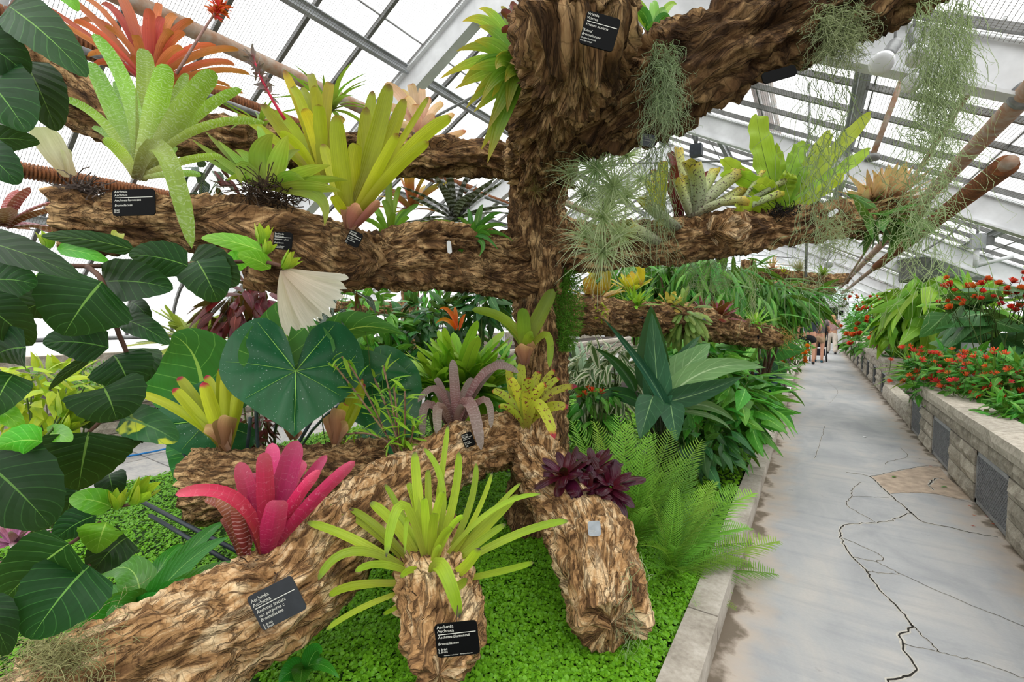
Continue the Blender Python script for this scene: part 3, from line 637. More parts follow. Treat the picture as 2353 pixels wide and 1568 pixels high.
def hero(name, label, base, leaves, mat, cat='bromeliad', kind='strap', axis=None, face=.6, chan=.42, group=None, wf=.86, up=None, mats=None, wk={}, arch=.35, into=None, lname='leaf', tube=False):
    """base (x, y, depth). leaves: (tipx, tipy, width px, ddepth[, midx, midy, ddmid])"""
    b = P(*base); r = HERO[into] if into else thing(name, label, cat, b, group); d = base[2]
    if not into: HERO[label] = HERO['last'] = r
    ax = nz(P(*up, d)-b) if up else (nz(axis) if axis is not None else np.array([0, 0, 1.]))
    for i, l in enumerate(leaves):
        tx, ty, lw, dd = l[:4]; tip = P(tx, ty, d+dd); c = None
        off = RT*(rng.random()-.5)*.02*d+FW*(rng.random()-.5)*.02
        if len(l) > 4:
            mid = P(l[4], l[5], d+(l[6] if len(l) > 6 else dd*.5)); c = 2*mid-.5*(b+tip)
        mt = mats[i % len(mats)] if mats else mat
        if tube:
            cc = c if c is not None else (b+tip)/2; C = bez(b+off, cc, tip, 9); rr = lw*.5*d/FPX*np.array([.55, .75, .85, .92, .97, 1, 1.02, 1.08, 1.15]); V, F, U = tube_data(C, rr, 10); F = F[:-1]
            tp = V[-10:]; V[-10:-5] += nz(tip-cc)*lw*.5*d/FPX; mk(lname, V-np.array(r.location), F, mt, r, U); continue
        hleaf(r, b+off*.6, tip, lw*wf*d/FPX, mt, c, kind, face, chan, axis=ax, arch=arch, name=lname, **wk)
    return r
# pooled leaves: unit length along +X, normal +Z
def pool(name, mat, kind='lance', ratio=.3, droop=.25, chan=.3, n=7, m=2, var=3, **k):
    out = []
    for i in range(var):
        dr_ = droop*(.6+.8*i/max(1, var-1)); t = tips(n)
        C = np.stack([t, .06*np.sin(t*3+i)*(i-1), .25*dr_*t-dr_*t**2], 1); S = np.tile([0, 1., 0], (n, 1))
        V, F, U = blade(C, S, -ratio*prof(kind, t)*(.9+.1*i), m, chan, t=t, **k); out.append(mesh(name, V, F, mat, U))
    return out
def orient(pos, d, up, s, sy=None):
    x = nz(d); y = np.cross(up, x); ny = np.linalg.norm(y); y = y/ny if ny > 1e-4 else nz(np.cross([0, 1., 0.2], x)); z = np.cross(x, y)
    M = Matrix.Identity(4)
    for i in range(3):
        M[i][0] = x[i]*s; M[i][1] = y[i]*(sy or s); M[i][2] = z[i]*s; M[i][3] = pos[i]
    return M
def rosette(root, base, n, L, pl, axis=(0, 0, 1), el=(15, 80), jit=.2, name='leaf', tw=0., r0=.01):
    """n pooled leaves spiralling out of base (world coords)"""
    ax = nz(axis); a = nz(np.cross(ax, [.3, 1., .1])); b = np.cross(ax, a); loc = np.array(root.location)
    for i in range(n):
        f = i/max(1, n-1); ph = i*2.39996+rng.normal(0, .15); e = math.radians(el[0]+(el[1]-el[0])*f+rng.normal(0, 6))
        rd = a*math.cos(ph)+b*math.sin(ph); d = rd*math.cos(e)+ax*math.sin(e)
        up = nz(ax*math.cos(e)-rd*math.sin(e)+rng.normal(0, .05+tw, 3)); s = L*(1-.25*f)*(1+rng.normal(0, jit*.5))
        obj(name, pl[i % len(pl)], root, orient(base-loc+rd*r0, d, up, s))
def brom(name, label, base, n, Lpx, pl, cat='bromeliad', axis=(0, 0, 1), el=(10, 80), group=None, heads=1, spread=0):
    b = P(*base); r = HERO[label] = thing(name, label, cat, b, group); s = base[2]/FPX
    for h in range(heads):
        o = RT*(h-(heads-1)/2)*spread*s+FW*rng.normal(0, .3)*spread*s if heads > 1 else 0
        rosette(r, b+o, n, Lpx*s, pl, axis, el)
    return r
def stem_path(a, b, bend=.15, n=6):
    a = np.asarray(a, float); b = np.asarray(b, float); c = (a+b)/2+rng.normal(0, bend, 3)*np.linalg.norm(b-a); return bez(a, c, b, n)
GSTEM = plain('green_stem', (84, 108, 44), .6, .2, 20); BSTEM = plain('brown_stem', (96, 70, 46), .8, .25, 20)
def shrub(name, label, base, cen, rad, n, pl, size, cat='shrub', droop=.3, stem=None, nst=7, group=None, stuff=False, up=.55, inner=.35, sr=.006, leafname='leaf', jit=.25, whorl=0):
    """base & cen world points, rad = ellipsoid radii; leaves on branching stems"""
    base = np.asarray(base, float); cen = np.asarray(cen, float); rad = np.asarray(rad, float); r = thing(name, label, cat, base, group)
    tips = []
    for i in range(nst):
        v = nz(rng.normal(0, 1, 3)); v[2] = abs(v[2])*.9+.1 if i % 3 else v[2]; e = cen+v*rad*(.55+.3*rng.random()); tips.append(e)
        V, F, U = tube_data(stem_path(base, e, .1), np.linspace(sr*1.6, sr*.6, 6), 5); mk('stem', V-base, F, stem or GSTEM, r, U)
    SV = []; SF = []; SU = []; nv = 0; items = []
    for i in range(n):
        if whorl and i % whorl: v = nz(v0+rng.normal(0, .12, 3)); f = f0
        else: v = nz(rng.normal(0, 1, 3)); f = inner+(1-inner)*rng.random()**.5; v0 = v; f0 = f
        pos = cen+v*rad*f; d = nz(v*[1, 1, .5]+rng.normal(0, .45, 3)+np.array([0, 0, -droop]))
        u = nz(np.array([0, 0, up])+v*.5+rng.normal(0, .25, 3)); s = max(size*.5, size*(1+rng.normal(0, jit*.6)))
        items.append((np.linalg.norm(pos-CAM), i, orient(pos-base, d, u, s)))
    items.sort(key=lambda q: q[0]); keep = 0 if stuff else 290      # the nearest leaves are parts, the rest one mass of foliage
    for q, (_, i, M) in enumerate(items):
        me = pl[i % len(pl)]
        if q < keep: obj(leafname, me, r, M); continue
        k = len(me.vertices); c = np.zeros(k*3, np.float32); me.vertices.foreach_get('co', c); c = c.reshape(-1, 3)
        A = np.array(M); SV.append(c@A[:3, :3].T+A[:3, 3]); fi = np.zeros(len(me.loops), np.int32); me.loops.foreach_get('vertex_index', fi); SF.append(fi.reshape(-1, 4)+nv); nv += k
        uu = np.zeros(len(me.loops)*2, np.float32); me.uv_layers[0].data.foreach_get('uv', uu); vu = np.zeros((k, 2)); vu[fi] = uu.reshape(-1, 2); SU.append(vu)
    if SV: tag(mk('foliage', np.concatenate(SV), np.concatenate(SF), pl[0].materials[0], r, np.concatenate(SU)), kind='stuff')
    return r
# ------------------------------------------------------------------ leaf materials
L = leafmat
M_AECH = L('leaf_silver_banded', [(0, (150, 140, 90)), (.25, (178, 196, 110)), (.6, (160, 202, 66)), (1, (128, 180, 48))], bands=((222, 234, 200), 36, .74, .34, 5.), trans=.3)
M_YG = L('leaf_yellow_green', [(0, (120, 92, 50)), (.12, (176, 168, 50)), (.5, (206, 214, 40)), (.93, (186, 198, 40)), (1, (140, 84, 40))], trans=.42, lines=9)
M_YG2 = L('leaf_yellow', [(0, (170, 160, 60)), (.5, (224, 216, 50)), (.9, (220, 196, 40)), (1, (150, 90, 50))], trans=.42, lines=7)
M_CORAL = L('leaf_coral', [(0, (146, 52, 40)), (.3, (218, 96, 74)), (.7, (236, 118, 84)), (1, (200, 96, 52))], trans=.35, lines=7, spots=((186, 60, 50), 60, .68))
M_PEACH = L('leaf_peach', [(0, (214, 150, 124)), (.5, (252, 214, 182)), (.9, (244, 204, 150)), (1, (214, 120, 90))], trans=.3)
M_LIME = L('leaf_lime_pink_tip', [(0, (140, 96, 58)), (.16, (170, 160, 60)), (.35, (196, 210, 50)), (.92, (212, 216, 58)), (.96, (220, 60, 90)), (1, (200, 40, 80))], trans=.3, hue=.0)
M_PINK = L('leaf_magenta', [(0, (116, 30, 52)), (.4, (186, 24, 88)), (.75, (220, 44, 112)), (1, (232, 96, 136))], trans=.25, bands=((226, 150, 170), 16, .92, .3, 3.), spots=((240, 150, 170), 90, .72))
M_PINKD = L('leaf_dull_red', [(0, (110, 34, 44)), (.6, (150, 60, 66)), (1, (186, 104, 88))], trans=.2, bands=((210, 170, 170), 18, .8, .6))
M_BLUM = L('leaf_bright_lime', [(0, (140, 118, 82)), (.15, (176, 180, 70)), (.5, (196, 220, 66)), (.93, (176, 212, 52)), (.975, (150, 170, 70)), (1, (84, 66, 84))], trans=.34, lines=5, hue=.012)
M_BURG = L('leaf_burgundy', [(0, (120, 26, 46)), (.4, (84, 22, 42)), (1, (58, 20, 36))], trans=.08, rough=.22, lines=6)
M_MAUVE = L('leaf_mauve', [(0, (96, 56, 56)), (.4, (146, 104, 102)), (1, (150, 136, 128))], trans=.12, bands=((186, 172, 166), 34, .7, .4, 3.))
M_SPECK = L('leaf_speckled_lime', [(0, (150, 140, 60)), (.4, (196, 206, 62)), (.92, (204, 212, 70)), (.97, (196, 40, 60)), (1, (170, 30, 50))], spots=((122, 40, 48), 55, .60), trans=.28)
M_GRN = L('leaf_green_strap', [(0, (120, 140, 60)), (.5, (140, 186, 52)), (1, (110, 160, 44))], trans=.38, lines=7)
M_GRNS = L('leaf_green_spotted', [(0, (150, 150, 60)), (.5, (156, 190, 52)), (1, (130, 170, 50))], trans=.35, spots=((110, 90, 50), 70, .68))
M_BAND = L('leaf_dark_banded', [(0, (70, 66, 66)), (.5, (58, 56, 58)), (1, (46, 42, 44))], bands=((176, 178, 180), 9, .55, 1.0, .8), trans=.1)
M_REDY = L('leaf_red_yellow', [(0, (150, 60, 50)), (.5, (186, 70, 60)), (.9, (206, 176, 70)), (1, (186, 120, 50))], trans=.3)
M_TUBE = L('leaf_speckled_tube', [(0, (130, 128, 110)), (.5, (172, 184, 140)), (.85, (180, 190, 110)), (1, (200, 180, 60))], spots=((74, 56, 50), 90, .58), trans=.1)
M_RED = L('leaf_deep_red', [(0, (96, 20, 36)), (.5, (142, 30, 48)), (1, (112, 26, 40))], trans=.2)
M_REDD = L('leaf_maroon', [(0, (84, 20, 28)), (.5, (100, 24, 34)), (1, (74, 18, 26))], rib=(140, 60, 60), trans=.2)
M_BEGO = L('leaf_begonia_striped', [(0, (44, 70, 56)), (1, (50, 78, 62))], side=9, veinc=(180, 196, 186), veinw=.5, trans=.1)
M_HIB = L('leaf_hibiscus_dark', [(0, (24, 68, 28)), (.5, (20, 62, 24)), (1, (26, 72, 22))], rib=(104, 150, 66), ribw=.016, side=7, veinc=(60, 110, 48), veinw=.08, trans=.14, rough=.42, bump=.3, var=.35, spec=.16)
M_HIBL = L('leaf_hibiscus_young', [(0, (104, 186, 44)), (.5, (96, 184, 40)), (1, (120, 196, 50))], rib=(160, 214, 90), ribw=.02, side=6, veinc=(140, 204, 80), trans=.3, rough=.35)
M_HIBS = L('leaf_hibiscus_blotched', [(0, (44, 100, 50)), (1, (48, 110, 48))], rib=(110, 150, 80), side=6, veinc=(84, 130, 70), spots=((214, 216, 60), 26, .6), trans=.15)
M_ELE = L('leaf_elephant_ear', [(0, (34, 108, 62)), (1, (36, 112, 60))], spots=((226, 238, 230), 130, .70), trans=.12, rough=.3, var=.15, hue=.01)  # pale specks paint wet glints into the leaf colour
M_ELEB = L('leaf_elephant_back', [(0, (56, 140, 52)), (1, (48, 130, 54))], rib=(168, 214, 96), ribw=.025, side=6, veinc=(130, 196, 90), veinw=.06, trans=.25, var=.15)
M_VEIN = plain('leaf_vein_pale', (150, 210, 92), .5, .1, 20)
M_SPATH = L('leaf_peace_lily', [(0, (66, 140, 44)), (1, (60, 136, 38))], rib=(140, 190, 90), ribw=.02, side=12, veinc=(96, 170, 80), trans=.22, rough=.22)
M_ALOC = L('leaf_alocasia', [(0, (50, 104, 72)), (.6, (44, 98, 68)), (1, (54, 110, 70))], rib=(130, 176, 116), ribw=.022, side=5, veinc=(84, 134, 92), veinw=.07, trans=.12, rough=.4, var=.2)
M_ALOCL = L('leaf_alocasia_pale', [(0, (120, 168, 104)), (1, (112, 164, 104))], rib=(170, 200, 150), side=6, veinc=(150, 186, 130), trans=.2)
M_NARR = L('leaf_narrow_green', [(0, (70, 136, 44)), (1, (92, 160, 52))], rib=(150, 196, 90), trans=.3, var=.4)
M_SERR = L('leaf_serrate_green', [(0, (74, 150, 46)), (1, (86, 160, 50))], rib=(140, 196, 90), side=8, veinc=(110, 180, 70), trans=.28, var=.35)
M_DKG = L('leaf_dark_green', [(0, (40, 96, 40)), (1, (48, 110, 44))], rib=(90, 140, 70), trans=.2, var=.4)
M_VARG = L('leaf_white_variegated', [(0, (96, 136, 70)), (1, (104, 140, 80))], edge=((226, 228, 196), .62), trans=.2, var=.2)
M_AGAV = L('leaf_silver_green', [(0, (150, 166, 130)), (.5, (128, 158, 122)), (1, (150, 178, 150))], trans=.12)
M_CHART = L('leaf_chartreuse', [(0, (176, 206, 50)), (1, (206, 222, 60))], rib=(150, 190, 60), trans=.35, var=.2)
M_POTH = L('leaf_pothos', [(0, (130, 186, 52)), (1, (152, 204, 62))], rib=(170, 210, 90), trans=.32, var=.3)
M_BIGG = L('leaf_big_matte', [(0, (74, 128, 70)), (1, (66, 124, 62))], rib=(130, 170, 110), side=6, veinc=(110, 156, 96), trans=.2, var=.25)
M_CREST = L('leaf_fresh_fern', [(0, (126, 184, 44)), (1, (164, 214, 56))], rib=(110, 150, 50), trans=.36, var=.2)
M_NEST = L('leaf_birdnest', [(0, (150, 196, 50)), (.6, (186, 220, 60)), (1, (196, 220, 70))], rib=(90, 110, 40), ribw=.025, side=26, veinc=(160, 200, 60), trans=.42, var=.15)
M_CYC = L('leaf_feather_frond', [(0, (110, 164, 48)), (1, (146, 196, 76))], trans=.22, var=.4, spec=.2)
M_CYCD = L('leaf_frond_dark', [(0, (52, 96, 54)), (1, (58, 104, 60))], trans=.15, var=.2)
M_TILL = L('leaf_airplant', [(0, (186, 210, 150)), (1, (226, 238, 200))], trans=.25, var=.2, rough=.6)
M_SMOS = L('strand_spanish_moss', [(0, (190, 208, 156)), (1, (220, 232, 192))], trans=.4, var=.15, rough=.7)
M_DRYM = L('strand_dry_moss', [(0, (170, 168, 112)), (1, (196, 194, 140))], trans=.2, var=.1, rough=.8)
M_GMOS = L('moss_green', [(0, (92, 146, 40)), (1, (130, 186, 56))], trans=.25, var=.1, rough=.7)
M_GC = L('ground_cover_leaf', [(0, (96, 168, 30)), (1, (124, 196, 40))], trans=.3, var=.0, rough=.4)
M_TRAD = L('leaf_purple_white', [(0, (196, 130, 176)), (.5, (150, 80, 110)), (1, (226, 214, 214))], lines=4, trans=.2)
M_SHEATH = L('sheath_brown', [(0, (110, 66, 50)), (.5, (164, 108, 80)), (1, (206, 160, 110))], trans=.1, rough=.5)
M_PALEB = L('bulb_pale', [(0, (176, 160, 110)), (.5, (206, 206, 160)), (1, (196, 206, 150))], trans=.15)
M_PETAL = L('petal_blush', [(0, (255, 230, 220)), (1, (255, 248, 244))], trans=.68, rough=.6, var=.04, hue=0, bump=.3)
M_ORF = L('petal_orange', [(0, (240, 110, 20)), (1, (252, 150, 30))], trans=.25, var=.15)
M_REDF = L('petal_red', [(0, (226, 50, 30)), (1, (246, 84, 50))], trans=.25, var=.15)
M_ROOT = plain('root_mass', (70, 52, 34), .95, .35, 60, .6)
LICH = plain('fern_stem_dark', (60, 40, 36), .7, .2, 30)
# ------------------------------------------------------------------ hero bromeliads
hero('banded_bromeliad', 'tall bromeliad with silvery banded green leaves above its black label', (318, 412, 1.8),
     [(214, 77, 40, .05, 300, 230), (207, 142, 46, .12, 265, 270), (146, 226, 24, -.08, 245, 290), (330, 112, 46, .12, 335, 230), (385, 148, 54, -.02, 360, 250),
      (495, 165, 54, -.05, 415, 262), (556, 205, 30, .08, 440, 275), (610, 283, 22, -.1, 450, 300), (512, 360, 20, -.12, 420, 372), (462, 402, 18, -.15, 395, 400),
      (441, 572, 42, -.3, 372, 345, -.16), (212, 292, 20, .1, 265, 330), (236, 318, 30, -.12, 285, 360), (283, 215, 26, .2, 300, 300), (430, 168, 30, .15, 385, 270),
      (405, 337, 22, .1, 370, 370), (262, 185, 20, .25, 290, 300)], M_AECH, face=.75, wk=dict(n=13))
hero('banded_bromeliad', 'young pale green bromeliad cone with woody roots at the log end', (165, 408, 1.72), [(92, 292, 62, .02, 125, 350), (150, 345, 22, .03)], M_PALEB, kind='broad', face=.8, chan=.5)
hero('coral_bromeliad', 'large coral red bromeliad fanning out on the upper cork log', (345, 205, 2.5),
     [(88, 8, 22, .1, 210, 90), (130, -25, 26, .15, 240, 70), (175, 55, 22, .2), (110, 42, 20, -.1, 230, 110), (150, -10, 20, .1), (232, 10, 26, .1), (170, 50, 24, -.15, 240, 90),
      (260, -20, 34, .1), (285, 30, 22, .2), (345, 20, 34, -.05), (368, 8, 24, .1), (375, 40, 28, .05), (405, 35, 30, .12), (395, 70, 28, -.1), (445, 48, 28, .08), (425, 75, 26, -.08),
      (550, 115, 24, .05, 450, 130), (540, 150, 22, -.05, 460, 150), (575, 172, 20, .1, 480, 165), (500, 108, 22, .15), (420, 110, 22, -.12), (530, 200, 16, .15, 450, 185), (215, 150, 22, -.1, 280, 150), (200, 130, 20, .1), (310, 80, 28, -.15), (300, 130, 24, -.1), (560, 215, 16, -.02, 470, 200), (240, 60, 24, -.1), (325, 60, 26, .15)], M_CORAL, face=.55, wf=.72, chan=.5)
hero('yellow_bromeliad', 'big yellow green bromeliad with upright strap leaves and brown sheath', (808, 512, 2.1),
     [(772, 262, 46, -.1, 785, 400), (842, 245, 40, .05, 830, 390), (895, 192, 46, .05, 860, 340), (930, 226, 38, .1, 880, 360), (1038, 270, 36, -.1, 935, 350), (986, 326, 30, -.15, 900, 400),
      (914, 306, 28, -.12, 865, 400), (857, 208, 34, .2, 835, 350), (985, 222, 18, .15, 920, 330), (742, 330, 34, .1, 770, 420), (765, 450, 26, -.15, 785, 480), (820, 330, 40, -.05)], M_YG, face=.8, wk=dict(n=13))
hero('yellow_bromeliad', 'yellowing bromeliad cluster with withered brown leaf tips behind the label', (742, 430, 2.3),
     [(602, 238, 32, .05, 660, 320), (652, 160, 28, .1, 700, 280), (712, 170, 26, .15), (724, 196, 30, -.05), (760, 190, 30, .1), (732, 240, 34, -.1), (626, 262, 28, .1), (696, 250, 34, -.1), (545, 262, 24, .1, 640, 330),
      (640, 305, 24, -.15), (790, 270, 26, .1), (690, 205, 24, .2), (670, 200, 26, .05)], M_YG2, face=.75, mats=[M_YG, M_YG2, M_YG])
brom('green_airy_bromeliad', 'arching green strap leaved plant on the back log', (760, 250, 2.75), 22, 118, pool('leaf', M_GRN, 'taper', .14, .7, .3, 9), el=(5, 80))
brom('green_airy_bromeliad', 'tufted green bromeliad with a pink flower spike', (600, 300, 2.65), 14, 100, pool('leaf', M_GRN, 'taper', .16, .8, .3, 9), el=(5, 75))
hero('peach_bromeliad', 'peach pink bromeliad on the back log before the roof glass', (965, 312, 3.0),
     [(882, 200, 30, .1), (943, 194, 26, .05), (970, 205, 22, .1), (990, 225, 22, 0), (1020, 240, 22, .05), (1045, 262, 20, 0, 1005, 285), (930, 225, 28, -.05), (955, 240, 24, -.1), (1000, 270, 24, -.1), (1072, 300, 20, -.1, 1010, 320), (905, 290, 20, 0), (880, 250, 24, .1), (915, 215, 28, .15)], M_PEACH, face=.75)
hero('green_bromeliad', 'clump of slim green bromeliad leaves beside the small tilted label', (900, 560, 2.75),
     [(848, 470, 18, .05), (865, 500, 16, -.05), (880, 460, 20, 0), (893, 395, 20, .1, 895, 480), (905, 490, 16, -.1), (935, 485, 16, .1), (962, 470, 16, .1, 920, 505), (1045, 512, 16, .05, 960, 520), (940, 500, 14, -.1), (830, 505, 14, 0), (920, 430, 14, .15), (915, 525, 16, -.12), (870, 530, 16, -.1)], M_GRN, face=.7)
brom('black_banded_bromeliad', 'dark bromeliad with grey zebra banded leaves on the log', (1045, 505, 3.5), 26, 150, pool('leaf', M_BAND, 'strap', .16, .35, .3, 9), el=(0, 85))
brom('red_yellow_bromeliad', 'red and yellow bromeliad left of the zebra banded one', (945, 480, 3.6), 18, 120, pool('leaf', M_REDY, 'strap', .14, .3, .3, 8), el=(10, 85))
hero('lime_bromeliad', 'lime yellow bromeliad with pink leaf tips on a brown bulb base', (520, 1038, 2.7),
     [(312, 903, 24, -.1, 420, 950), (398, 893, 30, -.05, 450, 950), (410, 866, 28, .05, 455, 930), (466, 878, 36, -.08, 492, 960), (474, 862, 30, .1, 500, 940), (510, 842, 30, .08, 512, 930), (518, 862, 32, -.02, 520, 940), (556, 872, 34, .02, 540, 950)], M_LIME, face=.85, chan=.5)
hero(0, 0, (520, 1036, 2.62), [(505, 962, 44, 0), (528, 958, 44, -.02), (470, 985, 30, .02)], M_SHEATH, kind='broad', face=.9, chan=.5, into='last', lname='sheath')
hero('lime_bromeliad', 'narrow lime bromeliad with pink tips rising from brown sheath scales', (775, 1022, 2.75), [(832, 868, 30, 0, 800, 940), (836, 880, 24, .08, 815, 950), (795, 930, 30, -.05)], M_LIME, face=.85, chan=.5)
hero(0, 0, (772, 1020, 2.68), [(752, 955, 36, 0), (778, 940, 40, -.02), (800, 975, 34, .02)], M_SHEATH, kind='broad', face=.9, chan=.5, into='last', lname='sheath')
hero('young_bromeliad', 'half hidden brown bulb below the elephant ear leaf tip', (678, 1010, 2.75), [(622, 950, 26, 0), (660, 975, 30, -.02), (690, 985, 30, .02)], M_SHEATH, kind='broad', face=.9, chan=.5)
hero('pink_bromeliad', 'magenta pink bromeliad growing on the front cork log', (612, 1290, 1.72),
     [(402, 1138, 34, -.12, 545, 1150), (550, 1062, 50, .06, 580, 1170), (606, 1040, 44, -.08, 610, 1150), (625, 1018, 46, .12, 625, 1130), (684, 1012, 62, .02, 650, 1130), (752, 1046, 34, .06, 680, 1150), (816, 1060, 36, -.08, 705, 1170), (735, 1080, 34, -.05, 660, 1180), (640, 1150, 60, -.12, 625, 1220), (700, 1060, 50, .12), (575, 1090, 40, .1)], M_PINK, face=.85, chan=.4, kind='strap', wk=dict(n=13))
hero('pink_bromeliad', 'small dull red bromeliad pup beside the magenta one', (564, 1304, 1.74), [(498, 1148, 40, 0, 545, 1210), (548, 1152, 44, -.04), (512, 1190, 30, .05), (580, 1180, 34, .05), (470, 1150, 22, .06, 530, 1190)], M_PINKD, face=.85, chan=.5)
hero('bright_bromeliad', 'sprawling bright lime bromeliad with dark leaf tips on the front log', (985, 1345, 1.84),
     [(754, 1163, 22, .12, 850, 1215), (704, 1201, 25, -.05, 830, 1250), (731, 1335, 24, -.18, 830, 1268), (757, 1374, 22, -.2, 830, 1345), (748, 1450, 15, -.25, 850, 1390), (849, 1155, 30, .0, 920, 1225), (1057, 1422, 34, -.3, 1010, 1300, -.24),
      (953, 1037, 28, .12, 962, 1160), (1030, 976, 17, .16, 1012, 1120), (973, 1030, 19, .1, 1020, 1150), (1054, 1037, 24, .05, 1040, 1170), (1094, 1064, 20, .15, 1070, 1190), (1132, 1083, 15, .05, 1080, 1210), (1197, 1110, 15, .18, 1110, 1200),
      (1243, 1136, 15, .02, 1110, 1190), (1308, 1198, 22, -.1, 1165, 1240), (1228, 1293, 17, -.2, 1125, 1320), (1190, 1136, 26, .06, 1100, 1230), (1163, 1205, 22, -.02, 1085, 1260), (1102, 1259, 28, -.22, 1050, 1320), (887, 1282, 26, -.22, 930, 1165, -.12),
      (884, 1113, 18, .15, 930, 1200), (815, 1316, 20, -.2, 890, 1300), (937, 1110, 24, .1), (983, 1079, 19, .12), (975, 1144, 22, -.05), (1014, 1259, 15, -.15), (930, 1274, 12, -.12, 945, 1190), (1067, 1186, 18, -.08), (878, 1414, 12, -.2, 930, 1385), (803, 1170, 22, .1, 880, 1225),
      (1020, 1130, 24, -.02), (1000, 1180, 24, -.1), (905, 1180, 22, .05), (1040, 1215, 20, -.12), (920, 1330, 18, -.2), (1075, 1330, 24, -.25, 1035, 1355)], M_BLUM, face=.7, wk=dict(n=12), chan=.35)
for i, (x, y, d, n, Lp, lab) in enumerate([(1300, 1095, 2.44, 24, 72, 'glossy burgundy bromeliad rosette nearest the trunk'), (1365, 1085, 2.5, 22, 66, 'glossy burgundy bromeliad rosette in the middle of the dark clump'),
                                 (1350, 1128, 2.36, 16, 58, 'small burgundy bromeliad rosette low in the dark clump'), (1402, 1120, 2.4, 22, 70, 'glossy burgundy bromeliad rosette beside the feathery fronds')]):
    brom('burgundy_bromeliad', lab, (x, y, d), n, Lp, pool('leaf', M_BURG, 'broad', .4, .55, .35, 10, 4), el=(2, 80), axis=(.15*(i-1.5), -.35, 1), group='burgundy bromeliads on the right log')
hero('mauve_bromeliad', 'mauve grey bromeliad with recurving leathery leaves on the log', (1045, 1000, 2.85),
     [(1040, 826, 28, -.03, 1045, 910), (1160, 828, 28, .05, 1095, 890), (1192, 858, 24, -.05, 1110, 860), (1088, 870, 24, .02), (960, 925, 20, -.1, 1010, 900), (972, 1008, 24, -.12, 985, 930), (1008, 1008, 26, -.2, 1010, 935), (1106, 1036, 32, -.25, 1075, 925), (1128, 985, 20, -.15, 1110, 920), (995, 890, 22, .1), (1065, 935, 24, -.12), (1020, 900, 22, .12), (1000, 870, 20, .15)], M_MAUVE, face=.7, chan=.4)
hero('speckled_bromeliad', 'lime bromeliad speckled maroon with red leaf tips beside the trunk', (1208, 985, 2.85),
     [(1168, 838, 24, .1, 1180, 910), (1198, 828, 26, .02, 1200, 900), (1170, 870, 26, -.05), (1215, 868, 34, -.1, 1212, 920), (1240, 855, 26, .08), (1275, 850, 20, .1, 1240, 900), (1328, 888, 22, -.05, 1250, 915), (1286, 870, 20, .05), (1130, 900, 22, 0, 1170, 920), (1275, 1010, 30, -.25, 1235, 930), (1305, 938, 28, -.12), (1255, 885, 26, -.1), (1145, 935, 18, -.1), (1210, 900, 30, -.15)], M_SPECK, face=.75, chan=.35)
hero('trunk_bromeliad', 'green bromeliad growing from the side of the trunk', (1205, 812, 2.88),
     [(1084, 712, 26, -.1, 1165, 740), (1200, 708, 36, -.1, 1205, 760), (1272, 664, 40, -.02, 1235, 740), (1262, 846, 20, -.15, 1255, 770), (1150, 740, 24, .05), (1225, 770, 26, -.12)], M_GRNS, face=.85, chan=.3)
hero(0, 0, (1208, 838, 2.86), [(1195, 790, 40, 0), (1225, 785, 34, -.02), (1210, 795, 40, -.03)], M_SHEATH, kind='broad', face=.9, chan=.5, into='last', lname='sheath')
hero(0, 0, (808, 528, 2.05), [(800, 475, 40, 0), (830, 480, 44, -.03), (872, 462, 22, -.04, 845, 490), (820, 490, 40, .03)], M_SHEATH, kind='broad', face=.9, chan=.5, into='big yellow green bromeliad with upright strap leaves and brown sheath', lname='sheath')
# crested bird-nest fern in the bed
b = P(1060, 905, 3.55)
r = thing('crested_fern', 'light green crested fern behind the mauve bromeliad', 'fern', b)
pl = pool('frond', M_CREST, 'strap', .17, .3, .15, 11, 4, wav=.12, wf=4)
rosette(r, b, 56, .62, pl, (0, 0, 1), (5, 85), name='frond'); rosette(r, b+RT*.16, 40, .52, pl, (.2, 0, 1), (5, 80), name='frond'); rosette(r, b-RT*.17, 40, .52, pl, (-.2, 0, 1), (5, 80), name='frond')
# branch plants on the right
hero('birdnest_fern', 'upright light green wavy fern fronds on the right branch', (1795, 488, 2.95),
     [(1738, 262, 52, .05, 1760, 380), (1850, 330, 36, .05), (1908, 300, 36, .1, 1850, 400), (2002, 258, 36, .05, 1880, 390), (2000, 342, 30, -.05, 1890, 420), (1770, 345, 44, .12), (1660, 365, 40, .1, 1720, 420), (1655, 405, 34, -.02, 1730, 420), (1940, 400, 30, -.1, 1870, 450), (1690, 475, 34, -.15, 1740, 470), (1820, 400, 40, -.1), (1870, 370, 36, .1), (1740, 420, 36, -.1), (1925, 345, 32, .12, 1860, 410)], M_NEST, cat='fern', face=.8, chan=.15, wf=1., wk=dict(n=18, wav=.2, wf=5))
hero('speckled_tube_bromeliad', 'bromeliad of grey speckled tubular leaves on the right branch', (1590, 500, 2.9),
     [(1592, 380, 34, -.05, 1605, 440), (1690, 400, 28, .05, 1640, 445), (1560, 418, 22, -.05), (1575, 408, 20, .05), (1712, 462, 18, -.1, 1650, 468), (1560, 345, 18, .12, 1575, 430), (1640, 395, 22, .12), (1700, 440, 22, .1)], M_TUBE, tube=True)
hero('speckled_tube_bromeliad', 'grey speckled tubular leaves leaning over the branch front', (1556, 525, 2.8), [(1483, 462, 26, -.1, 1510, 490), (1480, 455, 16, .05)], M_TUBE, tube=True)
hero('speckled_tube_bromeliad', 'grey speckled tubular leaf lying beneath the air plants', (1510, 556, 2.8), [(1440, 520, 30, -.1, 1470, 535), (1425, 530, 20, .0)], M_TUBE, tube=True)
hero('speckled_tube_bromeliad', 'bundle of long grey flower stalks beside the light green fern', (1680, 490, 2.9), [(1818, 408, 14, 0, 1750, 445), (1790, 445, 16, -.05), (1752, 395, 10, .05), (1830, 425, 10, .1), (1770, 455, 14, .05)], M_TUBE, tube=True)
